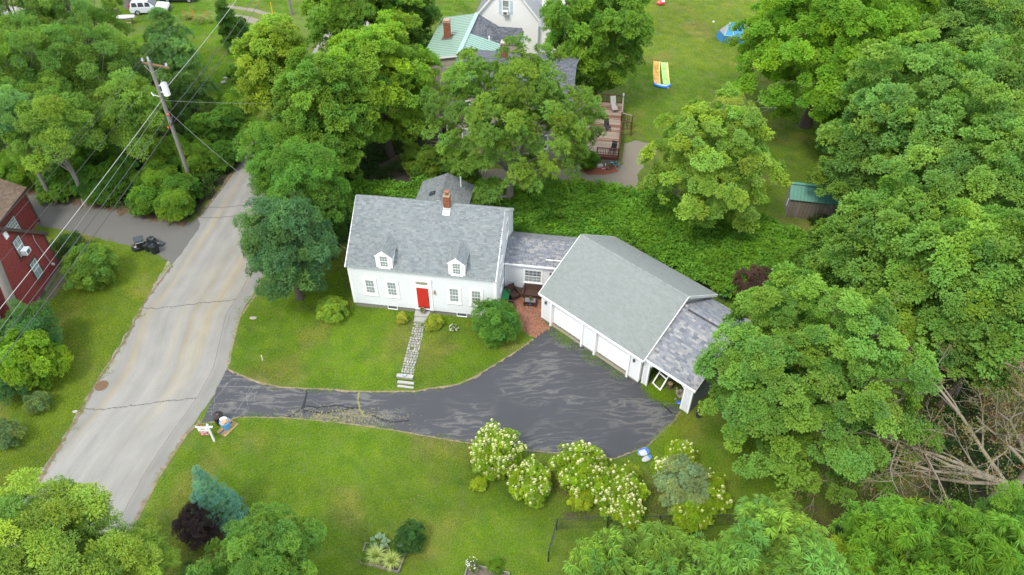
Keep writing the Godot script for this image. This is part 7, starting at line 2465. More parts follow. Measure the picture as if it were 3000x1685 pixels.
func bicycle() -> void:
	var t := thing("bicycle", "child's bicycle with bright blue tyres leaning by the deck's lattice", "bicycle", Vector3(9.644, 0.000, -60.333), 0.12)
	t.rotation.x = -0.25
	for q in [[-0.42, Color(0.04, 0.04, 0.05)], [0.42, Color(0.03, 0.3, 0.42)]]:
		var b := MB.new()
		b.col = q[1]
		var pts := []
		var rad := []
		for i in 19:
			pts.append(Vector3(q[0] + cos(TAU * i / 18.0) * 0.25, 0.27 + sin(TAU * i / 18.0) * 0.25, 0))
			rad.append(0.03)
		b.tube(pts, rad, 6, false)
		var w := part("wheel", b, M.plastic, t)
		b = MB.new()
		for i in 8:
			b.beam(Vector3(q[0], 0.27, 0), Vector3(q[0] + cos(TAU * i / 8.0) * 0.24, 0.27 + sin(TAU * i / 8.0) * 0.24, 0.001), 0.006, 0.006)
		part("spokes", b, M.chrome, w)
	var b := MB.new()
	b.col = Color(0.03, 0.035, 0.04)
	for e in [[Vector3(-0.42, 0.27, 0), Vector3(-0.15, 0.6, 0)], [Vector3(-0.15, 0.6, 0), Vector3(0.3, 0.62, 0)], [Vector3(0.3, 0.7, 0), Vector3(0.42, 0.27, 0)], [Vector3(-0.05, 0.27, 0), Vector3(0.3, 0.6, 0)], [Vector3(-0.05, 0.27, 0), Vector3(-0.15, 0.68, 0)], [Vector3(-0.42, 0.27, 0), Vector3(-0.05, 0.27, 0)]]:
		b.tube(e, [0.02, 0.02], 6)
	part("frame", b, M.plastic, t)
	b = MB.new()
	b.col = Color(0.05, 0.4, 0.55)
	b.box(Vector3(-0.28, 0.68, -0.07), Vector3(-0.04, 0.74, 0.07))
	part("saddle", b, M.plastic, t)
	b = MB.new()
	b.col = Color(0.05, 0.4, 0.55)
	b.tube([Vector3(0.28, 0.82, -0.25), Vector3(0.3, 0.76, 0), Vector3(0.28, 0.82, 0.25)], [0.02, 0.02, 0.02], 6)
	b.tube([Vector3(0.3, 0.62, 0), Vector3(0.3, 0.78, 0)], [0.02, 0.02], 6)
	part("handlebar", b, M.plastic, t)
	var k := thing("pink_scooter", "small pink and white child's toy beside the bicycle", "toy", Vector3(8.735, 0.000, -60.333))
	b = MB.new()
	b.col = Color(0.7, 0.25, 0.32)
	b.box(Vector3(-0.25, 0.08, -0.07), Vector3(0.2, 0.13, 0.07))
	b.beam(Vector3(0.18, 0.1, 0), Vector3(0.12, 0.6, 0), 0.05, 0.05)
	part("body", b, M.plastic, k)
	b = MB.new()
	b.col = Color(0.75, 0.72, 0.72)
	b.beam(Vector3(0.12, 0.6, -0.15), Vector3(0.12, 0.6, 0.15), 0.04, 0.04)
	part("handlebar", b, M.plastic, k)
	for x in [-0.22, 0.2]:
		b = MB.new()
		b.tube([Vector3(x, 0.07, -0.03), Vector3(x, 0.07, 0.03)], [0.07, 0.07], 10)
		part("wheel", b, M.dark, k)

func back_yard() -> void:
	var t := thing("water_slide", "two-lane plastic lawn slide, orange and lime, with a blue inflated end", "water slide")
	for q in [[[Vector3(16.502, 0.020, -82.351), Vector3(16.046, 0.020, -79.456), Vector3(15.835, 0.020, -77.082)], [Vector3(17.176, 0.020, -82.207), Vector3(16.712, 0.020, -79.618), Vector3(16.446, 0.020, -76.927)], Color(0.75, 0.33, 0.04)], [[Vector3(17.294, 0.020, -82.063), Vector3(17.038, 0.020, -79.456), Vector3(16.825, 0.020, -76.927)], [Vector3(18.027, 0.020, -81.962), Vector3(17.735, 0.020, -79.456), Vector3(17.472, 0.020, -76.696)], Color(0.42, 0.66, 0.2)]]:
		var b := MB.new()
		b.col = q[2]
		for i in 2:
			for j in 6:
				var f := j / 6.0
				var e := (j + 1) / 6.0
				var l0: Vector3 = q[0][i].lerp(q[0][i + 1], f) + Vector3(0, 0.02 * sin(f * 9.0), 0)
				var l1: Vector3 = q[0][i].lerp(q[0][i + 1], e) + Vector3(0, 0.02 * sin(e * 9.0), 0)
				var r0: Vector3 = q[1][i].lerp(q[1][i + 1], f)
				var r1: Vector3 = q[1][i].lerp(q[1][i + 1], e)
				b.quad(l0, l0.lerp(l1, 1.0), r1, r0)
		part("lane", b, M.plastic, t)
		for s in [0, 1]:
			b = MB.new()
			b.col = q[2] if s == 0 else Color(0.75, 0.65, 0.15)
			b.tube(q[s], [0.06, 0.06, 0.06], 6)
			part("edge_tube", b, M.plastic, t)
	var b2 := MB.new()
	b2.col = Color(0.03, 0.2, 0.6)
	b2.tube([Vector3(15.755, 0.100, -76.933), Vector3(15.880, 0.100, -76.471), Vector3(16.365, 0.100, -76.164), Vector3(16.982, 0.100, -76.012), Vector3(17.328, 0.100, -76.317), Vector3(17.488, 0.100, -76.624)], [0.13, 0.15, 0.15, 0.15, 0.15, 0.13], 8)
	part("bumper", b2, M.plastic, t)
	b2 = MB.new()
	b2.col = Color(0.45, 0.62, 0.75)
	b2.quad(Vector3(15.819, 0.030, -77.064), Vector3(17.468, 0.030, -76.677), Vector3(17.097, 0.030, -76.217), Vector3(15.972, 0.030, -76.523))
	part("splash_mat", b2, M.plastic, t)
	# tent
	var k := thing("tent", "blue dome tent with grey panels and lime seams half under the bright maple", "tent", Vector3(27.2, 0, -88.4), 0.25)
	var top := Vector3(-0.9, 1.95, -0.3)
	var top2 := Vector3(0.9, 1.9, 0.0)
	var base := [Vector3(-2.2, 0, 0.8), Vector3(-1.0, 0, 1.5), Vector3(0.4, 0, 1.7), Vector3(2.2, 0, 1.0), Vector3(2.3, 0, -0.9), Vector3(0.3, 0, -1.6), Vector3(-2.1, 0, -1.0)]
	var mid := []
	for p in base:
		mid.append(Vector3(p.x * 0.86, 0.85, p.z * 0.84))
	var cols := [Color(0.02, 0.13, 0.3), Color(0.02, 0.13, 0.3), Color(0.05, 0.05, 0.07), Color(0.3, 0.3, 0.34), Color(0.02, 0.15, 0.32), Color(0.02, 0.15, 0.32), Color(0.02, 0.16, 0.34)]
	for i in 7:
		var j := (i + 1) % 7
		var b := MB.new()
		b.col = cols[i]
		b.quad(base[i], mid[i], mid[j], base[j])
		var e: Vector3 = top if i in [0, 5, 6] else top2
		b.col = [Color(0.05, 0.27, 0.55), Color(0.05, 0.27, 0.55), Color(0.3, 0.3, 0.34), Color(0.38, 0.38, 0.42), Color(0.05, 0.25, 0.5), Color(0.05, 0.27, 0.55), Color(0.27, 0.26, 0.3)][i]
		b.tri(mid[i], e, mid[j])
		if i == 1:
			b.tri(mid[1], top, top2)
		if i == 5:
			b.tri(mid[5], top2, top)
		part("panel", b, M.vc, k)
	for q in [[mid[0], top], [mid[1], top], [mid[2], top2], [mid[3], top2], [mid[0], mid[1]]]:
		var b := MB.new()
		b.col = Color(0.6, 0.7, 0.1)
		b.tube([q[0], q[1]], [0.025, 0.025], 5)
		part("seam", b, M.vc, k)
	var fl := MB.new()
	fl.col = Color(0.02, 0.2, 0.5)
	fl.quad(Vector3(-0.2, 0.02, 1.75), Vector3(0.1, 0.5, 1.65), Vector3(0.45, 0.03, 2.9), Vector3(0.15, 0.03, 3.0))
	part("door_flap", fl, M.vc, k)
	# shed
	var s := thing("garden_shed", "weathered wooden shed with green ribbed metal roof among the right-hand trees", "shed", Vector3(26.2, 0, -53.6), -0.2)
	var wd := MB.new()
	for i in 12:
		var x0 := -1.9 + 0.32 * i
		var f := rng.randf_range(0.8, 1.2)
		wd = MB.new()
		wd.col = Color(0.23 * f, 0.2 * f, 0.165 * f)
		wd.box(Vector3(x0, 0, 0.9), Vector3(x0 + 0.3, 2.0, 0.94))
		part("board", wd, M.wood, s)
	for i in 7:
		var z0 := -1.0 + 0.28 * i
		var f := rng.randf_range(0.8, 1.2)
		wd = MB.new()
		wd.col = Color(0.38 * f, 0.33 * f, 0.27 * f)
		wd.box(Vector3(-1.95, 0, z0), Vector3(-1.91, 2.85 - absf(z0 + 0.12) * 0.85, z0 + 0.265))
		part("board", wd, M.wood, s)
	wd = MB.new()
	wd.col = Color(0.2, 0.17, 0.14)
	wd.box(Vector3(1.9, 0, -1.0), Vector3(1.95, 2.0, 0.9)); wd.box(Vector3(-1.9, 0, -1.0), Vector3(1.9, 2.0, -0.96))
	part("rear_wall", wd, M.wood, s)
	metal_plane(s, Vector3(-2.1, 2.0, 1.12), Vector3.RIGHT, Vector3(0, 0.95, -1.12), 4.1, 1.47, Color(0.06, 0.2, 0.15), 0.3)
	metal_plane(s, Vector3(2.0, 2.0, -1.2), Vector3.LEFT, Vector3(0, 0.95, 1.2), 4.1, 1.53, Color(0.05, 0.18, 0.13), 0.3)
	var cap := MB.new()
	cap.col = Color(0.09, 0.25, 0.19)
	cap.beam(Vector3(-2.12, 2.97, 0.0), Vector3(2.02, 2.97, 0.0), 0.3, 0.04)
	part("ridge_cap", cap, M.metalroof, s)
	var wb := MB.new()
	wb.box(Vector3(-1.99, 0.7, 0.1), Vector3(-1.96, 1.4, 0.3))
	part("window_pane", wb, M.trim, s)
	# odds and ends
	var bl := MB.new()
	bl.blob(Vector3(0, 0.13, 0), Vector3(0.13, 0.13, 0.13), 0.0, rng, 7, 10)
	var ball := single("ball", bl, M.trim, "white ball lying on the far lawn left of the tent", "ball")
	ball.position = Vector3(25.405, 0.000, -92.692)
	var rt := thing("red_toy", "red and white plastic toy at the top edge of the far lawn", "toy", Vector3(19.515, 0.000, -98.203))
	bl = MB.new()
	bl.col = Color(0.6, 0.05, 0.06)
	bl.blob(Vector3(0, 0.25, 0), Vector3(0.6, 0.3, 0.35), 0.05, rng, 5, 10)
	part("body", bl, M.plastic, rt)
	bl = MB.new()
	bl.col = Color(0.75, 0.7, 0.7)
	bl.blob(Vector3(0.3, 0.5, 0.05), Vector3(0.25, 0.14, 0.2), 0.05, rng, 5, 8)
	part("seat", bl, M.plastic, rt)

# ---------------------------------------------------------------- the red house on the left
func red_house() -> void:
	var brown := mat(Color(0.075, 0.05, 0.04), 0.7)
	var roofs := [Color(0.2, 0.14, 0.1), Color(0.23, 0.165, 0.12), Color(0.175, 0.125, 0.09)]
	var h := thing("red_house", "red clapboard house with brown trim and a window air conditioner at the left edge", "house")
	var t := Transform3D(basis_facing(Vector3.RIGHT), Vector3(-36.8, 0, -37.3))   # x runs away from the camera
	plain_wall(h, [Vector2(0, 0.4), Vector2(0, 3.55), Vector2(4.5, 7.7), Vector2(9.0, 3.55), Vector2(9.0, 0.4)], t, M.red, 0.125)
	var f := MB.new()
	f.box(Vector3(-44, -0.2, -46.25), Vector3(-36.84, 0.4, -37.3))
	part("foundation", f, M.concrete, h)
	plain_wall(h, [Vector2(0, 0.4), Vector2(0, 3.5), Vector2(8, 3.5), Vector2(8, 0.4)], Transform3D(basis_facing(Vector3.FORWARD), Vector3(-36.8, 0, -46.3)), M.red, 0.125)
	for s in [[-46.55, -1.0], [-37.05, 1.0]]:
		var a := Vector3(-36.6, 3.4, s[0])
		var e := Vector3(-36.6, 7.8, -41.8)
		var b := MB.new()
		b.beam(a, e, 0.06, 0.26)
		part("rake_board", b, brown, h)
		var w := Vector3(0, 4.35, -41.8 - s[0])
		var uu := Vector3.RIGHT if s[1] > 0.0 else Vector3.LEFT
		var o := Vector3(-46, 3.5, s[0]) if s[1] > 0.0 else Vector3(-36.55, 3.5, s[0])
		roof_plane(h, o, uu, w, [Vector2(0, 0), Vector2(0, w.length()), Vector2(9.45, w.length()), Vector2(9.45, 0)], roofs, Vector2(0.2, 0.4), 0.16, brown)
	var cb := MB.new()
	cb.box(Vector3(-36.95, 0.35, -46.36), Vector3(-36.74, 3.5, -46.15))
	part("corner_board", cb, brown, h)
	var br := basis_facing(Vector3.RIGHT)
	window(Transform3D(br, Vector3(-36.785, 2.2, -43.75)), 0.85, 1.5, h, 2, 1, 0.13, M.curtain, M.curtain, brown)
	window(Transform3D(br, Vector3(-36.785, 4.75, -43.4)), 0.85, 1.4, h, 2, 1, 0.13, M.curtain, M.curtain, brown)
	air_conditioner(h, Transform3D(br, Vector3(-36.7, 4.3, -43.4)))
	var vt := MB.new()
	vt.box(Vector3(-36.8, 6.05, -42.98), Vector3(-36.72, 6.6, -42.58))
	part("wall_vent", vt, M.trim, h)
	var mt := MB.new()
	mt.col = Color(0.5, 0.5, 0.5)
	mt.tube([Vector3(-36.74, 4.4, -45.2), Vector3(-36.7, 4.0, -45.0), Vector3(-36.72, 3.4, -45.1), Vector3(-36.72, 1.2, -45.4)], [0.025, 0.025, 0.025, 0.025], 6)
	mt.tube([Vector3(-36.7, 1.15, -45.45), Vector3(-36.55, 1.15, -45.45)], [0.13, 0.11], 10)
	part("electric_meter", mt, M.vc, h)
	var bw := MB.new()
	bw.col = Color(0.1, 0.09, 0.09)
	bw.box(Vector3(-36.85, 0.05, -43.4), Vector3(-36.8, 0.33, -42.7))
	part("basement_window", bw, M.vc, h)
	# its second wing
	var k := thing("red_wing", "rear wing of the red house with brown shingle roof and many-paned window", "house")
	var t2 := Transform3D(basis_facing(Vector3.RIGHT), Vector3(-41.3, 0, -45.5))
	plain_wall(k, [Vector2(0, 0.2), Vector2(0, 3.5), Vector2(6.8, 3.5), Vector2(6.8, 0.2)], t2, M.red, 0.125)
	plain_wall(k, [Vector2(0, 0.2), Vector2(0, 3.5), Vector2(4.6, 5.5), Vector2(9, 3.5), Vector2(9, 0.2)], Transform3D(basis_facing(Vector3.FORWARD), Vector3(-41.3, 0, -52.3)), M.red, 0.125)
	var w := Vector3(-4.6, 2.25, 0)
	roof_plane(k, Vector3(-41.05, 3.5, -45.5), Vector3.FORWARD, w, [Vector2(0, 0), Vector2(0, w.length()), Vector2(7.1, w.length()), Vector2(7.1, 0)], roofs, Vector2(0.2, 0.4), 0.16, brown)
	var c2 := MB.new()
	c2.box(Vector3(-41.45, 0.1, -52.4), Vector3(-41.24, 3.45, -52.18))
	part("corner_board", c2, brown, k)
	var f2 := MB.new()
	f2.box(Vector3(-41.1, 3.3, -52.6), Vector3(-41.02, 3.46, -45.5))
	part("fascia", f2, brown, k)
	var fd := MB.new()
	fd.box(Vector3(-49, -0.2, -52.26), Vector3(-41.34, 0.22, -45.5))
	part("foundation", fd, M.concrete, k)
	window(Transform3D(br, Vector3(-41.285, 1.75, -49.1)), 1.5, 1.7, k, 5, 3, 0.13, M.curtain, M.curtain, brown)
	for q in [["weathered grey leaning trunk at the left edge in front of the red house", Vector3(-36.3, 0, -38.6), Vector3(-35.5, 8.0, -39.6), 0.34], ["second weathered grey trunk just below the first at the left edge", Vector3(-36.5, 0, -37.0), Vector3(-35.9, 8.0, -37.6), 0.36]]:
		var d := thing("dead_tree", q[0], "tree trunk", q[1], 0.0, "grey trunks at the left edge")
		var m := MB.new()
		var e: Vector3 = q[2] - q[1]
		m.tube([Vector3(0, -0.1, 0), e * 0.3 + Vector3(0.1, 0, 0), e * 0.65, e], [q[3] * 1.2, q[3], q[3] * 0.9, q[3] * 0.7], 10)
		part("trunk", m, M.greybark, d)

# ---------------------------------------------------------------- poles and wires
func hang(called: String, label: String, a: Vector3, e: Vector3, sag: float, r: float, m: Material, group := "") -> void:
	var b := MB.new()
	var pts := []
	var rad := []
	var k := maxi(8, int(a.distance_to(e) / 2.0))
	for i in k + 1:
		var f := float(i) / k
		pts.append(a.lerp(e, f) - Vector3(0, sag * 4.0 * f * (1.0 - f), 0))
		rad.append(r)
	b.tube(pts, rad, 5)
	single(called, b, m, label, "cable", group)

func poles() -> void:
	M.wirepale = mat(Color(0.22, 0.23, 0.23), 0.6)
	var p1 := Vector3(-29.51, 0, -57.56)
	var p0 := Vector3(-32.9, 0, -12.0)
	var p2 := Vector3(-28.3, 0, -95.2)
	var t := thing("utility_pole", "grey timber utility pole with crossarm and white transformer beside the street", "utility pole", p1)
	var b := MB.new()
	b.tube([Vector3(0, -0.2, 0), Vector3(0, 4, 0), Vector3(0, 9, 0), Vector3(0, 12.5, 0)], [0.19, 0.175, 0.155, 0.14], 12)
	part("pole", b, M.greybark, t)
	var rust := MB.new()
	rust.col = Color(0.24, 0.12, 0.05)
	rust.tube([Vector3(0, 0, 0), Vector3(0, 1.7, 0)], [0.195, 0.189], 12, false)
	part("stained_base", rust, M.rough, t)
	b = MB.new()
	b.col = Color(0.28, 0.15, 0.08)
	b.beam(Vector3(-0.65, 12.2, -0.25), Vector3(1.65, 12.05, 0.35), 0.11, 0.13)
	part("crossarm", b, M.wood, t)
	b = MB.new()
	b.beam(Vector3(-0.02, 11.5, 0.15), Vector3(-0.5, 12.1, 0.0), 0.035, 0.02); b.beam(Vector3(0.02, 11.5, 0.18), Vector3(0.9, 12.05, 0.3), 0.035, 0.02)
	part("brace", b, M.metal, t)
	var tops := [Vector3(-0.62, 12.25, -0.24), Vector3(0.0, 12.5, 0.02), Vector3(1.45, 12.1, 0.3)]
	for q in tops:
		b = MB.new()
		b.col = Color(0.55, 0.57, 0.62)
		b.tube([q, q + Vector3(0, 0.12, 0), q + Vector3(0, 0.16, 0), q + Vector3(0, 0.24, 0), q + Vector3(0, 0.3, 0), q + Vector3(0, 0.36, 0)], [0.03, 0.05, 0.11, 0.07, 0.1, 0.04], 9)
		part("insulator", b, M.gloss, t)
	b = MB.new()
	b.tube([Vector3(0.62, 9.45, 0.1), Vector3(0.62, 9.5, 0.1), Vector3(0.62, 10.5, 0.1), Vector3(0.62, 10.58, 0.1), Vector3(0.62, 10.62, 0.1)], [0.24, 0.27, 0.27, 0.24, 0.05], 18)
	var tr := part("transformer", b, M.trim, t)
	b = MB.new()
	b.box(Vector3(0.14, 9.7, 0.02), Vector3(0.4, 9.78, 0.18)); b.box(Vector3(0.14, 10.3, 0.02), Vector3(0.4, 10.38, 0.18))
	b.tube([Vector3(0.52, 10.6, 0.12), Vector3(0.52, 10.85, 0.12)], [0.05, 0.025], 7)
	part("bracket", b, M.metal, tr)
	b = MB.new()
	b.beam(Vector3(0, 9.3, 0.1), Vector3(-0.55, 9.55, 0.2), 0.035, 0.035)
	b.tube([Vector3(-0.5, 9.45, 0.2), Vector3(-0.62, 9.75, 0.2)], [0.06, 0.05], 8)
	part("cutout_bracket", b, M.trim, t)
	b = MB.new()
	b.col = Color(0.75, 0.1, 0.02)
	b.blob(Vector3(0.2, 7.72, 0.3), Vector3(0.11, 0.11, 0.11), 0.0, rng, 6, 8)
	b.blob(Vector3(-0.05, 6.62, 0.55), Vector3(0.08, 0.12, 0.08), 0.0, rng, 6, 8)
	part("orange_marker", b, M.plastic, t)
	b = MB.new()
	b.col = Color(0.03, 0.035, 0.04)
	b.tube([Vector3(0.12, 6.75, 0.25), Vector3(0.16, 7.2, -0.3)], [0.13, 0.13], 9)
	part("splice_case", b, M.plastic, t)
	# the next pole down the street
	var u := thing("utility_pole", "distant grey utility pole with metal guy strut at the top of the street", "utility pole", p2)
	b = MB.new()
	b.tube([Vector3(0, -0.2, 0), Vector3(0, 6, 0), Vector3(0, 12.5, 0)], [0.19, 0.17, 0.14], 12)
	part("pole", b, M.greybark, u)
	b = MB.new()
	b.col = Color(0.28, 0.15, 0.08)
	b.beam(Vector3(-1.2, 12.1, 0), Vector3(1.3, 12.1, 0), 0.11, 0.13)
	part("crossarm", b, M.wood, u)
	b = MB.new()
	b.tube([Vector3(0, 2.1, 0), Vector3(-2.4, 2.2, 0)], [0.05, 0.05], 8)
	part("strut", b, M.metal, u)
	b = MB.new()
	b.col = Color(0.75, 0.45, 0.02)
	b.tube([Vector3(-2.45, 0, 0), Vector3(-2.42, 1.6, 0)], [0.06, 0.06], 8)
	part("guy_guard", b, M.plastic, u)
	b = MB.new()
	b.tube([Vector3(0, 11.0, 0), Vector3(-2.4, 2.2, 0), Vector3(-2.45, 0, 0)], [0.015, 0.015, 0.015], 5)
	part("guy_wire", b, M.wire, u)
	for i in 3:
		var q: Vector3 = tops[i] + Vector3(0, 0.36, 0)
		var side: String = ["left", "middle", "right"][i]
		hang("power_line", "%s thin dark line from the crossarm towards the far pole" % side, p1 + q, p2 + Vector3(-1.1 + 1.1 * i, 12.5, 0), 0.5, 0.011, M.wire, "thin high lines from the crossarm")
		hang("power_line", "%s thin dark line from the crossarm towards the lower left" % side, p1 + q, p0 + Vector3(-0.7 + 1.0 * i, 12.5, 0), 0.5, 0.011, M.wire, "thin high lines from the crossarm")
	hang("neutral_cable", "pale thick cable from the transformer to the far upper right", p1 + Vector3(0.3, 9.75, 0.1), p2 + Vector3(0.2, 9.4, 0), 0.5, 0.022, M.cable)
	hang("neutral_cable", "pale thick cable from below the transformer to the lower left", p1 + Vector3(0.1, 9.1, 0.15), p0 + Vector3(0.2, 9.2, 0), 0.45, 0.022, M.cable)
	hang("service_cable", "thin grey cable running just under the pale cable to the lower left", p1 + Vector3(0.15, 8.8, 0.15), p0 + Vector3(0.5, 8.3, 0), 0.6, 0.012, M.wirepale)
	for i in 2:
		var w: String = ["upper", "lower"][i]
		var y := 7.75 - i * 1.0
		hang("telephone_cable", "%s dark telephone cable from the pole towards the far upper right" % w, p1 + Vector3(0.22, y, 0.1), p2 + Vector3(0.2, y - 0.2, 0), 0.55, 0.026, M.wire, "dark telephone cables")
		hang("telephone_cable", "%s dark telephone cable from the pole towards the lower left" % w, p1 + Vector3(0.22, y, 0.1), p0 + Vector3(0.2, y - 0.1, 0), 0.5, 0.026, M.wire, "dark telephone cables")
	hang("service_drop", "cable from the pole across the street towards the tan house", p1 + Vector3(0.3, 9.0, 0.2), Vector3(-6.4, 6.0, -63.9), 0.6, 0.011, M.wirepale)
	hang("house_drop", "cable from the pole across the street to the white house's left gable", p1 + Vector3(0.25, 8.0, 0.2), Vector3(-12.1, 4.9, -42.8), 0.9, 0.011, M.wirepale)

# ---------------------------------------------------------------- cars and garden things at the top left
func car(called: String, label: String, at: Vector3, turn: float, c: Color, suv: bool) -> void:   # x forwards
	var t := thing(called, label, "car", at, turn)
	var h := 1.0 if suv else 0.82
	var side := [Vector2(-2.25, 0.35), Vector2(-2.3, h * 0.75), Vector2(-2.2, h), Vector2(0.85, h), Vector2(1.55, h * 0.97), Vector2(2.15, h * 0.85), Vector2(2.3, 0.6), Vector2(2.28, 0.3)]
	var b := MB.new()
	b.col = c
	var prof := func(out: MB, p: Array, w0: float, w1: float, y0: float, y1: float) -> void:
		for i in p.size():
			var j := (i + 1) % p.size()
			var a: Vector2 = p[i]
			var e: Vector2 = p[j]
			var wa := lerpf(w0, w1, clampf((a.y - y0) / (y1 - y0), 0, 1))
			var we := lerpf(w0, w1, clampf((e.y - y0) / (y1 - y0), 0, 1))
			out.quad(Vector3(a.x, a.y, wa), Vector3(a.x, a.y, -wa), Vector3(e.x, e.y, -we), Vector3(e.x, e.y, we))
		for s in [1.0, -1.0]:
			var mid := Vector2.ZERO
			for q in p:
				mid += q / p.size()
			for i in p.size():
				var a: Vector2 = p[i]
				var e: Vector2 = p[(i + 1) % p.size()]
				var wm: float = lerpf(w0, w1, clampf((mid.y - y0) / (y1 - y0), 0, 1)) * s
				var wa: float = lerpf(w0, w1, clampf((a.y - y0) / (y1 - y0), 0, 1)) * s
				var we: float = lerpf(w0, w1, clampf((e.y - y0) / (y1 - y0), 0, 1)) * s
				if s > 0.0:
					out.tri(Vector3(mid.x, mid.y, wm), Vector3(a.x, a.y, wa), Vector3(e.x, e.y, we))
				else:
					out.tri(Vector3(mid.x, mid.y, wm), Vector3(e.x, e.y, we), Vector3(a.x, a.y, wa))
	prof.call(b, side, 0.9, 0.86, 0.3, h)
	part("body", b, M.paint, t)
	var top := 1.68 if suv else 1.42
	var cab := [Vector2(-2.18, h), Vector2(-2.02, top - 0.12), Vector2(-1.8, top), Vector2(0.05, top), Vector2(0.85, h)] if suv else [Vector2(-1.7, h), Vector2(-1.1, top - 0.05), Vector2(-0.9, top), Vector2(0.2, top), Vector2(1.05, h)]
	b = MB.new()
	b.col = c
	prof.call(b, cab, 0.82, 0.64, h, top)
	part("cabin", b, M.paint, t)
	var gl := Color(0.02, 0.025, 0.03)
	for s in [1.0, -1.0]:
		for q in ([[-1.95, -1.25], [-1.17, -0.4], [-0.32, 0.35]] if suv else [[-1.2, -0.35], [-0.27, 0.5]]):
			b = MB.new()
			b.col = gl
			var yt := top - 0.14
			var wt := lerpf(0.82, 0.64, (yt - h) / (top - h)) + 0.006
			var p0 := Vector3(q[0], h + 0.05, 0.815 * s)
			var p3 := Vector3(q[1], h + 0.05, 0.815 * s)
			b.quad(p0, Vector3(q[0] + 0.06, yt, wt * s), Vector3(q[1] - 0.12, yt, wt * s), p3)
			part("side_window", b, M.gloss, t)
	b = MB.new()
	b.col = Color(0.06, 0.07, 0.08)
	var fx := [Vector2(0.1, top - 0.03), Vector2(0.88, h + 0.05)] if suv else [Vector2(0.24, top - 0.03), Vector2(1.08, h + 0.04)]
	b.quad(Vector3(fx[1].x, fx[1].y, -0.74), Vector3(fx[0].x, fx[0].y, -0.6), Vector3(fx[0].x, fx[0].y, 0.6), Vector3(fx[1].x, fx[1].y, 0.74))
	part("windscreen", b, M.gloss, t)
	for s in [-0.62, 0.62]:
		b = MB.new()
		b.col = Color(0.7, 0.72, 0.72)
		b.box(Vector3(2.1, h * 0.68, s - 0.2), Vector3(2.31, h * 0.84, s + 0.2))
		part("headlight", b, M.gloss, t)
		b = MB.new()
		b.col = Color(0.4, 0.02, 0.02)
		b.box(Vector3(-2.33, h * 0.75, s - 0.12 + s * 0.2), Vector3(-2.1, h * 1.3, s + 0.04 + s * 0.2))
		part("tail_light", b, M.gloss, t)
	for x in [-1.4, 1.4]:
		for s in [-0.8, 0.8]:
			b = MB.new()
			b.tube([Vector3(x, 0.34, s - 0.11), Vector3(x, 0.34, s + 0.11)], [0.34, 0.34], 18)
			var w := part("wheel", b, M.dark, t)
			b = MB.new()
			b.tube([Vector3(x, 0.34, s - 0.118), Vector3(x, 0.34, s + 0.118)], [0.2, 0.2], 12)
			part("rim", b, M.metal, w)
	b = MB.new()
	b.col = Color(0.05, 0.055, 0.06)
	b.box(Vector3(-2.36, 0.32, -0.86), Vector3(-2.2, 0.55, 0.86)); b.box(Vector3(2.2, 0.3, -0.86), Vector3(2.36, 0.5, 0.86))
	part("bumpers", b, M.gloss, t)

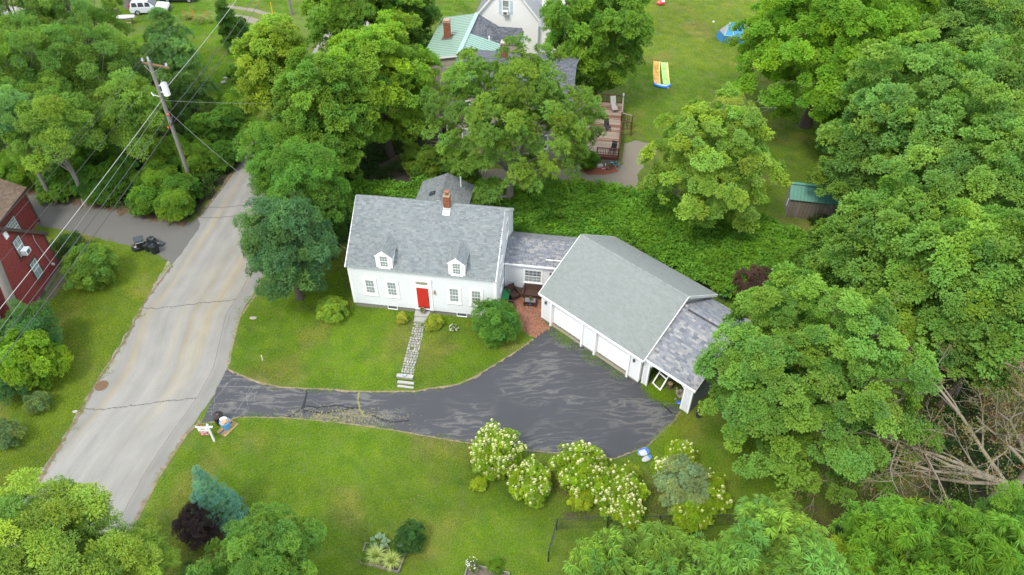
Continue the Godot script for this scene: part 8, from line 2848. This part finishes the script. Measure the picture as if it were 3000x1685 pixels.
func top_left() -> void:
	M.paint = mat(Color.WHITE, 0.3, true)
	M.paint.clearcoat_enabled = true
	M.paint.clearcoat = 0.6
	car("silver_car", "silver estate car parked at the top left behind the young pine", Vector3(-46.6, 0, -95.9), 0.1, Color(0.55, 0.57, 0.6), true)
	car("dark_car", "dark blue car at the top edge behind the silver one", Vector3(-44.0, 0, -99.6), 0.05, Color(0.02, 0.025, 0.04), false)
	var t := thing("roof_box", "grey car roof box lying on a wooden table at the top left", "roof box", Vector3(-48.3, 0.72, -92.4), 0.15)
	var b := MB.new()
	b.col = Color(0.5, 0.52, 0.56)
	var last := []
	for i in 9:
		var f := i / 8.0
		var x := lerpf(-1.05, 1.05, f)
		var r := sin(clampf(f * 1.05, 0.06, 0.97) * PI) * 0.12 + 0.26
		var row := []
		for j in 12:
			var a := TAU * j / 12.0
			row.append(Vector3(x, 0.2 + maxf(-0.14, sin(a) * 0.2 * (0.6 + r)), cos(a) * r * 1.2))
		if i > 0:
			for j in 12:
				var k := (j + 1) % 12
				b.quad(last[j], last[k], row[k], row[j])
		else:
			for j in range(1, 11):
				b.tri(row[0], row[j], row[j + 1])
		last = row
	for j in range(1, 11):
		b.tri(last[0], last[j + 1], last[j])
	part("shell", b, M.paint, t)
	var tb := thing("picnic_table", "small wooden table with bench plank under the grey roof box", "table", Vector3(-48.3, 0, -92.3), 0.15)
	b = MB.new()
	b.col = Color(0.34, 0.27, 0.17)
	b.box(Vector3(-0.7, 0.68, -0.4), Vector3(0.7, 0.73, 0.4))
	part("top", b, M.wood, tb)
	b = MB.new()
	b.col = Color(0.55, 0.42, 0.2)
	b.box(Vector3(-1.5, 0.42, 0.5), Vector3(0.6, 0.47, 0.75))
	part("bench_plank", b, M.wood, tb)
	for x in [-0.55, 0.55]:
		b = MB.new()
		b.col = Color(0.36, 0.28, 0.18)
		b.box(Vector3(x - 0.05, 0, -0.35), Vector3(x + 0.05, 0.68, -0.25)); b.box(Vector3(x - 0.05, 0, 0.3), Vector3(x + 0.05, 0.42, 0.7))
		part("leg", b, M.wood, tb)
	barrel("compost_barrel", "dark blue-black barrel beside a tree stump at the top left", "barrel", "", Vector3(-51.9, 0.0, -95.9), 0.5, 1.2, Color(0.015, 0.02, 0.03), Color(0.03, 0.04, 0.06))
	b = MB.new()
	b.col = Color(0.36, 0.28, 0.17)
	b.tube([Vector3.ZERO, Vector3(0, 0.7, 0)], [0.42, 0.36], 11)
	part("stump", b, M.rough, thing("tree_stump", "cut tree stump beside the dark barrel at the top left", "stump", Vector3(-50.9, 0, -95.3)))
	var g := RandomNumberGenerator.new()
	g.seed = 90
	for q in [[Vector3(-39.2, 0, -92.6), 1.0, "large clump of daylilies with orange flowers at the top left"], [Vector3(-41.2, 0, -94.0), 0.7, "smaller clump of daylilies left of the large one"]]:
		var d := thing("daylily_clump", q[2], "flowers", q[0], 0.0, "orange daylilies at the top left")
		b = MB.new()
		for k in 6:
			blade_tuft(90, 0.25, 1.0 * q[1], 0.014, 0.9, g, b, Vector3(g.randfn() * 0.5, 0, g.randfn() * 0.4) * q[1])
		put("leaves", b.mesh(), mat(Color(0.2, 0.27, 0.04), 0.7, true), d)
		blossoms(d, Vector3(0, 1.0 * q[1], -0.2), 1.0 * q[1], 0.2, 26, 0.07, Color(0.8, 0.2, 0.01), Color(0.75, 0.3, 0.02), 7)
